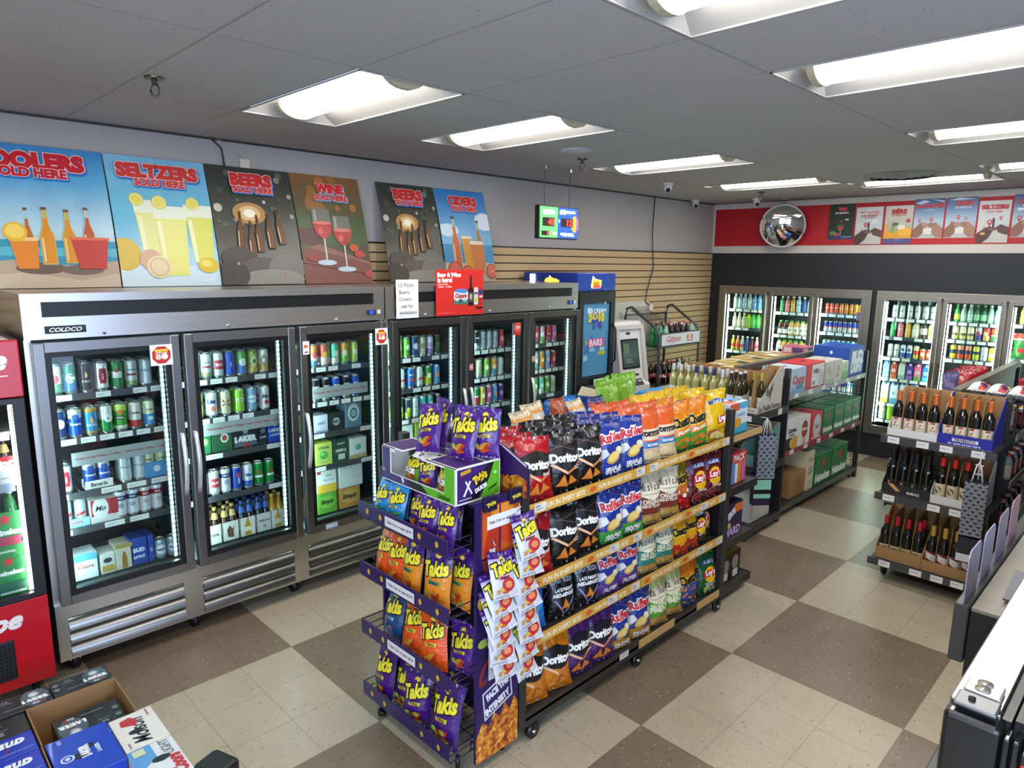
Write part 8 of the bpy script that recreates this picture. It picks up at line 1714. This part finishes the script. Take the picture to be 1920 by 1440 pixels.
rw4 = wine('crimson', g_dark, '#b81f30', .25, (.03, .10, '#c9b888'), [('e', .5, .5, .3, .26, '#8a744a'), ('r', .2, .76, .8, .84, '#6a5a3a')])
rw5 = wine('goldcap', g_dark, '#b8964a', .243, (.03, .13, '#d8d0c6'), [('p', [(0, 0), (0, .55), (1, .25), (1, 0)], '#7f1c2c'), ('p', [(0, .98), (0, 1), (1, 1), (1, .75)], '#7f1c2c'), ('e', .5, .62, .06, .07, '#a8884a')])
def rrow(p, nm, x0, x1, n, k, shelf='', first=0):
    for i in range(n): wput(p, '%s wine bottle, %s from the slat-wall side, %s red wine shelf' % (nm, ORD[i + first], shelf), x0 + .005 + (x1 - x0 - .01) * (i + .5) / n, 2.635, RZ[k], '%s wine bottles' % nm, .91)
rrow(rw1, 'orange capped', .222, .528, 4, 2, 'top'); rrow(rw1, 'orange capped', .532, .840, 4, 2, 'top', 4); rrow(rw2, 'black labelled', .226, .530, 4, 1, 'middle'); rrow(rw3, 'bright red capped', .532, .830, 4, 1, 'middle')
rrow(rw4, 'crimson capped', .232, .526, 4, 0, 'bottom'); rrow(rw5, 'gold capped', .528, .826, 4, 0, 'bottom')
wput(rw4, 'crimson capped wine bottle set further back on the bottom red wine shelf', .489, 2.72, RZ[0], 'crimson capped wine bottles at the back', .91)
shipper('wine_shipper', 'white-fronted shipper holding four orange capped bottles', .222, .528, 2.583, 2.90, RZ[2] + .001, .055, .315, '#d8d4d0', cells=4)
tr = shipper('wine_shipper', 'royal blue shipper holding four orange capped bottles', .532, .840, 2.583, 2.90, RZ[2] + .001, .075, .315, '#1d2390', cells=4, hs=.11, ops=[('r', .27, .42, .75, .72, '#d8d8dc'), ('t', 'to open press here', .5, .22, .6, '#c8ccdc'), ('t', 'TRIVENTO', .5, .57, .4, '#2a2a34')])
shipper('wine_shipper', 'black shipper with a gold stripe holding black labelled wines', .226, .530, 2.583, 2.90, RZ[1] + .001, .075, .30, '#1d1b1d', inner='#6a5844', cells=4, ops=[('p', [(.12, 1.0), (.24, 1.0), (.40, .4), (.30, .35)], '#c89a5a'), ('t', 'SHIRAZ', .66, .4, .26, '#d0ccc4', {'bold': .05})])
shipper('wine_shipper', 'white shipper holding bright red capped wines', .532, .830, 2.583, 2.90, RZ[1] + .001, .06, .30, '#d6d2cc', cells=4, hs=.09)
shipper('wine_shipper', 'brown shipper holding crimson capped wines', .232, .526, 2.583, 2.92, RZ[0] + .001, .085, .33, kraft, cells=4, hs=.1)
shipper('wine_shipper', 'brown shipper holding gold capped wines', .528, .826, 2.583, 2.92, RZ[0] + .001, .075, .33, kraft, cells=4, hs=.1)
gift_bag('black gift bag with silver scallops hanging beside the red wines', .80, 2.50, .53, .125, .36, .08, scallops(3, 15, '#cfd2d8', '#17181e'), R(-90 + 8), '#17181e')
gift_bag('black and white banded gift bag under the scallop bag, red wine shelf', .80, 2.495, .345, .12, .17, .07, [], R(-90 + 8), '#1a1a20', ((.05, .35, '#d8d4d6'),))
t = thing('clip_strip', 'white plastic clip strip hooked on the top red wine shelf', 'strip', (.80, RY_0 - .03, .88))
mb = MB(); mb.tube([(.0, .018, .20), (0, -.012, .19), (0, -.016, .02)], .0045, '#dedad6', 6)
for z in (.05, .11, .16): mb.box(-.022, .022, -.018, -.012, z, z + .008, '#dedad6')
mb.build('strip', t)
# groceries
jarp = [(.030, 0), (.036, .006), (.036, .085), (.031, .098), (.031, .105)]
jar1 = bottle_proto('jar_g', jarp, mat('#7a4a1c', .1, coat=.4), (.02, .075, '#c8a04a'), (.09, '#c8a23a', .034), [], None, 'food_jar'); jar2 = bottle_proto('jar_w', jarp, mat('#5a2418', .1, coat=.4), (.02, .075, '#b03a2a'), (.09, '#dcd8d2', .034), [], None, 'food_jar')
for i in range(7):
    for j in range(3):
        p, nm = ((jar2, 'white lidded'), (jar1, 'gold lidded'))[(i + j) % 3 != 0]
        place(p, '%s food jar, %s from the red wines, %s row, top grocery shelf' % (nm, ORD[i], ORD[j]), 'food jar', (.845 - j * .085, 3.47 + i * .085, QZ[3] + .001), (0, 0, 0), '%s food jars' % nm, (1, 1, 1.25))
ricep = bag_proto('rice', .20, .27, .10, [(1, '#d8d2cc')], [('r', .62, .05, .96, .6, '#c8333a'), ('r', .05, .05, .6, .3, '#d8dcd8'), ('e', .5, .75, .2, .1, '#6a9a6a'), ('r', .62, .25, .96, .42, '#2f3a7a')], name='flour_bag')
for i, (x, y) in enumerate(((.615, 3.07), (.735, 3.055), (.855, 3.075))):
    r_ = place(ricep, 'white flour bag lying on top behind the red wines, %s along' % ORD[i], 'flour bag', (x, y, 1.386), (0, 0, 0), 'white flour bags', (1, .58, 1.1))
    r_.rotation_euler = Matrix(((0, 1, 0), (0, 0, 1), (1, 0, 0))).to_euler()
t = thing('grocery_tray', 'grey tray carrying white flour bags above the grocery shelf', 'tray', (0, 0, 0))
mb = MB(); mb.box(.54, .90, 3.06, 3.40, 1.325, 1.333, metd); mb.build('board', t)
for x in (.55, .865):
    for y in (3.12, 3.39): mb = MB(); mb.box(x - .006, x + .006, y - .006, y + .006, QZ[3] + .0005, 1.325, metd); mb.build('leg', t)
place(ricep, 'flour bag with red and navy label standing at the shelf corner', 'flour bag', (.80, 3.24, QZ[3] + .003), (0, R(-5), R(-20)), None, (.75, .75, .78))
tinp = bottle_proto('tin', [(.048, 0), (.05, .003), (.05, .058), (.048, .062)], mat('#7f9a6a', .4), (.004, .057, '#8aa878'), (.058, '#a8b08a', .0505), [('r', 0, .4, 1, .5, '#c8d0a8')], None, 'food_tin'); tinb = bottle_proto('tinb', [(.048, 0), (.05, .003), (.05, .058), (.048, .062)], mat('#8a8a9a', .4), (.004, .057, '#8f8fa8'), (.058, '#b0b0b4', .0505), [], None, 'food_tin')
for i, (p, x, y, n) in enumerate(((tinb, .17, 3.42, 3), (tinp, .20, 3.28, 2), (tinp, .30, 3.20, 3))):
    for j in range(n): place(p, '%s food tin, stack %s from the cooler side, %s from below' % ('grey' if p is tinb else 'green', ('one', 'two', 'three')[i], ORD[j]), 'food tin', (x, y, QZ[3] + .001 + j * .066), (0, 0, i), 'round food tins')
for i, (c, nm, y, x, w, h) in enumerate((('#c8342f', 'red', 3.60, .19, .16, .05), ('#d0402f', 'second red', 3.78, .20, .16, .05), ('#b82a2a', 'third red', 3.94, .24, .14, .06), ('#2f5fb0', 'small blue', 3.44, .27, .07, .07))):
    place(carton('gp' + nm, w, .09, h, c, [('r', .1, .3, .9, .7, '#e0b0a0')], flaps=False), '%s snack packet on the cooler-side top grocery shelf' % nm, 'packet', (x, y, QZ[3] + .001), (0, 0, R(10 * i)))
pk2 = bag_proto('lav', .12, .26, .05, [(1, '#6a669a')], [('e', .5, .6, .3, .2, '#8a86b8'), ('e', .4, .3, .2, .1, '#3a3a5a')], name='snack_pouch'); pk3 = bag_proto('redp', .22, .26, .10, [(1, '#b01f2a')], [('e', .5, .5, .3, .2, '#c83a40')], name='snack_pouch')
for i, y in enumerate((4.02, 4.15)): place(pk2, 'lavender pouch standing on the top grocery shelf, %s along' % ORD[i], 'pouch', (.26, y, QZ[3] + .002), (0, R(-10), R(-60 + 20 * i)), 'lavender pouches')
for i, y in enumerate((4.30, 4.50, 4.72)): place(pk3, 'red pouch standing on the top grocery shelf, %s along' % ORD[i], 'pouch', (.28, y, QZ[3] + .002), (0, R(-6), R(-70)), 'red pouches on the cooler side')
for i, y in enumerate((3.66, 3.82)): place(B_['lgr'][1] if i else B_['lem'][1], 'small %s bottle on the cooler-side top grocery shelf' % ('lime green' if i else 'pale yellow'), 'drink bottle', (.33, y, QZ[3] + .001), (0, 0, 0), None, (.8, .8, .75))
place(carton('redlong', .50, .14, .09, '#b81a28', [('r', .1, .3, .9, .6, '#d04a50')], flaps=False), 'long red packet beyond the food jars on the grocery gondola', 'packet', (.72, 4.72, QZ[3] + .118), (0, 0, 0))
place(carton('whiteunder', .50, .16, .115, '#c8c4bc', [], flaps=False), 'white packet under the long red packet on the grocery gondola', 'packet', (.72, 4.72, QZ[3] + .001), (0, 0, 0))
jar3 = bottle_proto('jar_tall', [(.028, 0), (.032, .006), (.032, .13), (.02, .16), (.018, .185)], mat('#7a8a8a', .1, coat=.4), (.02, .11, '#b0a890'), (.17, '#a83028', .02), [], None, 'sauce_bottle')
jar4 = bottle_proto('jar_dark', [(.028, 0), (.032, .006), (.032, .13), (.02, .16), (.018, .185)], mat('#2a1410', .1, coat=.4), (.02, .11, '#8a2a24'), (.17, '#d8d4cc', .02), [], None, 'sauce_bottle')
for k in (2, 1):
    for i in range(8): place((jar3, jar4)[(i + k) % 2], '%s sauce bottle, %s from the red wines, %s shelf facing the counter' % (('clear', 'dark')[(i + k) % 2], ORD[i], ('second', 'third')[2 - k]), 'sauce bottle', (.84, 3.20 + i * .09, QZ[k] + .001), (0, 0, 0), 'sauce bottles facing the counter')
bxo = bag_proto('orangechip', .2, .28, .09, [(1, '#b8501f')], [('e', .5, .5, .25, .2, '#d8902a')]); bxr = bag_proto('redchip', .2, .28, .09, [(1, '#a81f28')], [('e', .5, .5, .25, .2, '#d85a4a')])
for i, (p, nm, y) in enumerate(((bxo, 'orange', 3.22), (bxr, 'red', 3.44), (bxr, 'darker red', 3.66))): place(p, '%s chip bag low on the grocery gondola behind the lavender divider' % nm, 'snack bag', (.82, y, QZ[0] + .28 - .28 + .003), (0, R(-6), 0), None, (1.0, 1.0, .95))

# ------------------------------------------------------------------ sales counter with dividers, and the display case in front
t = thing('sales_counter', 'black-edged counter ledge with a grey top and clear dividers', 'counter', (0, 0, 0))
cx0, cy0 = 1.145, .39
ctop = brushed('counter_laminate', '#9a9486', .42, 1, .25); cgy = mat('#4f5054', .3, .35)
mb = MB(); mb.box(cx0 + .055, 2.2, cy0 + .012, 4.2, .935, .950, ctop, .002); mb.build('worktop', t)
mb = MB(); mb.box(cx0, cx0 + .052, cy0, 4.2, .715, .955, cgy, .006); mb.build('front_rail', t)
mb = MB(); mb.box(cx0 + .055, 2.2, cy0 + .012, cy0 + .03, .62, .935, mat('#17181c', .35)); mb.box(cx0 + .055, cx0 + .075, cy0 + .03, 4.2, .62, .935, mat('#17181c', .35)); mb.build('fascia', t)
mb = MB(); mb.box(1.42, 2.2, cy0 + .25, 4.2, 0, .62, mat('#1d1e22', .5)); mb.build('base', t)
for i, (y, c, nm) in enumerate(((.395, '#b4b4d4', 'pale lavender'), (.65, '#b0b0d0', 'second pale lavender'), (.93, '#9a9ab8', 'grey lavender'), (1.20, '#b88ea4', 'dusty pink'))):
    w, h = .20, .215
    poly = [(0, 0), (w, 0), (w, h - .03), (w - .012, h - .008), (w - .03, h), (.03, h), (.012, h - .008), (0, h - .03)]
    mb = MB(); mb.prism(poly, FX(cx0 + .030, y, .956), .004, mat(c, .25, alpha=.82)); o = tag(mb.build('counter_divider'), '%s rounded plastic divider standing on the counter rail' % nm, 'divider', None)
t = thing('card_terminal', 'flat grey slanted pad on the counter beside the display case', 'payment terminal', (1.335, .62, .951))
mb = MB(); mb.add([(-.06, -.09, .02), (.10, -.09, .02), (.10, .12, .07), (-.06, .12, .07), (-.06, -.09, .012), (.10, -.09, .012), (.10, .12, .062), (-.06, .12, .062)], [(0, 1, 2, 3), (7, 6, 5, 4), (0, 4, 5, 1), (1, 5, 6, 2), (2, 6, 7, 3), (3, 7, 4, 0)], mat('#5a5c66', .4)); mb.build('pad', t)
mb = MB(); mb.box(-.03, .07, -.04, .11, 0, .022, black); mb.build('stand', t)
t = thing('display_case', 'black-framed display case with a steel top and red end panel close to the camera', 'display case', (0, 0, 0))
kx, ky, kz = 1.365, -.757, 1.20
ctl = brushed('case_top_steel', '#a8a7a4', .22, 0); kb = mat('#0f1012', .3, coat=.3)
mb = MB(); mb.box(kx, kx + .105, ky + .02, 0.36, kz - .04, kz, ctl, .004); mb.build('top_rail', t)
mb = MB(); mb.box(kx + .105, kx + .125, ky + .03, 0.36, kz - .06, kz - .012, kb); mb.box(kx + .132, kx + .150, ky + .03, 0.36, kz - .05, kz - .004, kb); mb.build('slide_track', t)
mb = MB(); mb.box(kx + .15, 2.35, ky + .03, 0.36, kz - .05, kz - .03, gpane); mb.build('glass_top', t)
mb = MB(); mb.box(kx - .002, kx + .115, ky - .03, ky + .03, .10, kz - .012, kb, .012); mb.box(kx + .12, kx + .132, ky - .022, ky + .03, .10, kz - .03, kb, .003); mb.box(kx + .138, kx + .150, ky - .02, ky + .03, .10, kz - .03, kb, .003); mb.build('end_frame', t)
mb = MB(); mb.box(kx + .155, 2.35, ky - .008, ky + .015, .12, kz - .085, mat('#b01824', .3, coat=.3), .003); mb.build('end_panel', t)
mb = MB(); mb.box(kx + .155, 2.35, ky - .02, ky + .02, kz - .08, kz - .05, kb, .004); mb.build('end_rail', t)
mb = MB(); mb.box(kx + .012, kx + .10, ky - .012, ky + .055, kz + .001, kz + .012, mat('#77787a', .3, .6), .004); mb.tube([(kx + .045, ky + .02, kz + .012), (kx + .045, ky + .02, kz + .018)], .008, black, 12); mb.build('hinge_cap', t)
mb = MB(); mb.box(kx + .018, kx + .095, ky + .06, ky + .13, kz + .001, kz + .016, mat('#c9c2b6', .3, .5), .004)
for q in (.080, .110): mb.tube([(kx + .055, ky + q, kz + .016), (kx + .055, ky + q, kz + .019)], .017, mat('#a8a298', .3, .6), 16)
mb.build('latch', t)
mb = MB(); mb.box(kx + .004, kx + .03, ky + .03, .36, .10, kz - .04, kb); mb.box(kx + .03, 2.35, .33, .36, .1, kz - .05, kb); mb.build('side_panel', t)
mb = MB(); mb.box(kx + .06, 2.35, ky + .03, .36, 0, .10, mat('#c9c2b4', .5)); mb.box(1.32, kx + .004, ky + .25, .36, .50, .74, mat('#c9c2b4', .5)); mb.build('base', t)
mb = MB(); mb.box(1.272, 1.318, ky + .25, .36, .735, .755, mat('#3a3c40', .3, .4), .004); mb.box(1.285, 1.318, ky + .25, .36, .715, .728, kb); mb.build('bumper_rail', t)

# ------------------------------------------------------------------ beer boxes on the floor at the front
FA = lambda d, w, h: Fr((d / 2, -w / 2, h), (0, 1, 0), (-1, 0, 0))
def fbox(label, x0, x1, y0, y1, z0, z1, c, ops, turn=0, side=(), topc=None):
    """floor carton whose print is on its lid; turn 0 reads from +X, 1 reads towards -X, 2 upside down"""
    w, d = y1 - y0, x1 - x0; h = z1 - z0
    mb = MB(); mb.box(-d / 2, d / 2, -w / 2, w / 2, 0, h, mat(c, .4, coat=.15), .003)
    fr = {0: Fr((d / 2, -w / 2, h), (0, 1, 0), (-1, 0, 0)), 1: Fr((d / 2, w / 2, h), (-1, 0, 0), (0, -1, 0)), 2: Fr((-d / 2, w / 2, h), (0, -1, 0), (1, 0, 0))}[turn]
    W, Hh = (w, d) if turn != 1 else (d, w)
    mb.art(ops, fr, W, Hh); mb.art(side, FX(d / 2, -w / 2, 0), w, h)
    o = mb.build('beer_carton', None, ((x0 + x1) / 2, (y0 + y1) / 2, z0))
    return tag(o, label, 'beer carton', 'beer cartons on the floor')
LKT = [('r', .0, .0, .42, 1, '#23282e'), ('e', .75, .55, .22, .30, '#4a5a68'), ('e', .74, .72, .09, .10, '#9aa4aa'), ('e', .74, .72, .06, .06, '#d0d6d8'), ('t', 'LAKER', .75, .42, .40, '#eef0f0', {'bold': .10, 'h': .10}), ('t', 'Ice', .74, .20, .12, '#dfe3e3', {'shear': .3}), ('e', .82, .20, .04, .03, '#b8323a'), ('t', 'STRONG BEER', .30, .66, .20, '#9aa0a4'), ('p', [(.24, .74), (.27, .84), (.30, .76), (.33, .84), (.36, .74)], '#8a9296'), ('e', .08, .7, .05, .06, '#6a7278'), ('e', .08, .4, .05, .06, '#6a7278'), ('r', .24, .22, .6, .235, '#b0b4b6')]
LKN = [('t', 'STRONG BEER', .45, .66, .34, '#9aa0a4'), ('p', [(.36, .76), (.41, .88), (.46, .78), (.51, .88), (.56, .76)], '#8a9296'), ('r', .2, .14, .62, .34, '#777c80'), ('r', .2, .40, .7, .42, '#a0a4a8'), ('e', .06, .4, .06, .08, '#5a6268')]
fbox('black beer carton lettered in white next to the red fridge corner, cooler end', -1.905, -1.762, -2.085, -1.85, 0, .26, '#15171a', LKT)
fbox('black beer carton lettered in white at the picture edge by the red fridge', -1.905, -1.762, -2.33, -2.09, 0, .26, '#15171a', LKT)
fbox('black beer carton with grey print behind the blue cartons', -1.755, -1.605, -2.44, -2.205, 0, .255, '#17191c', LKN)
BDT = [('t', 'BUD', .62, .68, .42, '#e6ecf6', {'bold': .11, 'shear': .2, 'h': .16}), ('t', 'BUD', .12, .4, .16, '#c8d4ee', {'bold': .1, 'rot': R(90)}), ('p', [(.5, .3), (.56, .48), (.6, .46), (.55, .32)], '#8a2a34'), ('r', .2, .22, .95, .24, '#9ab0e0'), ('r', .2, .16, .9, .175, '#6f8ad0')]
fbox('blue carton reading BUD, the one against the black carton', -1.60, -1.445, -2.42, -2.205, 0, .255, '#1832b0', BDT)
fbox('blue carton reading BUD, cut by the bottom edge of the picture', -1.44, -1.28, -2.42, -2.205, 0, .255, '#1832b0', BDT)
t = tray('carton_tray', 'brown open cardboard tray holding one black beer carton', 'tray', -1.757, -1.44, -2.198, -1.846, 0, .262, .262, .262, '#8a6742', '#a57f52')
for ch in list(t.children):
    if ch.name.startswith(('side_panel', 'front_panel', 'back_panel')): bpy.data.objects.remove(ch)
kb_ = mat('#a07a4e', .75, var=.06, bscale=14)
for q in ((-.1585, .1585, -.176, -.172), (-.1585, .1585, .172, .176), (-.1585, -.1545, -.172, .172), (.1545, .1585, -.172, .172)):
    hh = .262 if q[1] < .158 or q[0] < 0 else .12
    mb = MB(); mb.box(*q, .004, hh, kb_); mb.build('tray_wall', t)
fbox('black beer carton lying inside the brown tray', -1.675, -1.475, -2.125, -1.870, .006, .205, '#111316', LKT, 2)
t = thing('carton_tray', 'low brown tray under the blue crest carton at the bottom edge', 'tray', (-1.2, -2.09, 0))
mb = MB(); mb.box(-.235, .25, -.11, -.106, 0, .262, kb_); mb.build('tray_wall', t)
mb = MB(); mb.box(-.235, .25, -.106, .118, 0, .004, kb_); mb.build('bottom', t)
fbox('royal blue carton with fish crest, beside the white script carton', -1.425, -1.115, -2.19, -1.968, .006, .268, '#1340b8', [('e', .46, .56, .075, .11, '#0a1430'), ('e', .60, .42, .06, .07, '#0a1430'), ('t', 'LAKER', .52, .50, .26, '#e6ecf6', {'bold': .1, 'h': .10}), ('t', 'LAGER', .48, .30, .20, '#d0daf0', {'bold': .06, 'h': .05}), ('e', .48, .78, .08, .08, '#c8d4ee'), ('e', .48, .78, .06, .055, '#1340b8'), ('e', .48, .78, .035, .03, '#c8d4ee'), ('t', 'BREWED IN ONTARIO', .90, .80, .10, '#b8c8ec', {'h': .05, 'rot': R(0)})], 1)
fbox('white carton with black script and a red badge, aisle side', -1.412, -1.15, -1.962, -1.792, 0, .262, '#dcd9d2', [('t', 'Molson', .46, .52, .74, '#1c1e2c', {'shear': .3, 'bold': .02, 'h': .26, 'rot': -.06}), ('p', [(.62, .50), (.70, .82), (.86, .80), (.90, .56), (.78, .44)], '#b8232f'), ('t', 'CANADIAN', .86, .16, .2, '#a8323a', {'bold': .04}), ('e', .45, .58, .06, .11, '#14151a'), ('t', '12 CANS', .12, .86, .16, '#6a6a70')], 1, )
fbox('white and sky blue carton with a green mountain print at the bottom edge', -1.146, -.88, -1.962, -1.792, 0, .262, '#d8dbe0', [('r', .35, .5, 1, 1, '#5a9ad0'), ('p', [(.0, .6), (.25, .85), (.5, 1), (0, 1)], '#3f8a5a'), ('p', [(.1, .5), (.4, .95), (.6, .55), (.35, .4)], '#d8dcdc'), ('t', 'LIGHT', .78, .24, .4, '#7a7f88', {'bold': .03, 'h': .14}), ('t', 'Coors', .30, .22, .48, '#c02f3c', {'shear': .3, 'bold': .06, 'h': .2}), ('e', .55, .45, .07, .13, '#14151a'), ('r', .80, .66, .96, .92, '#c8d0a8')], 1)
mb = MB(); mb.box(-.075, .075, -.065, .065, 0, .12, mat('#141517', .5, bump=.2, bscale=90), .02)
tag(mb.build('plastic_block', None, (-1.04, -1.655, 0), .35), 'black rubbery block on the floor at the bottom edge beside the cartons', 'block')
# ------------------------------------------------------------------ drop prototypes that were never placed
for p in _protos:
    o = p['o']
    if not p['used']:
        for ch in list(o.children_recursive): bpy.data.objects.remove(ch)
        bpy.data.objects.remove(o)
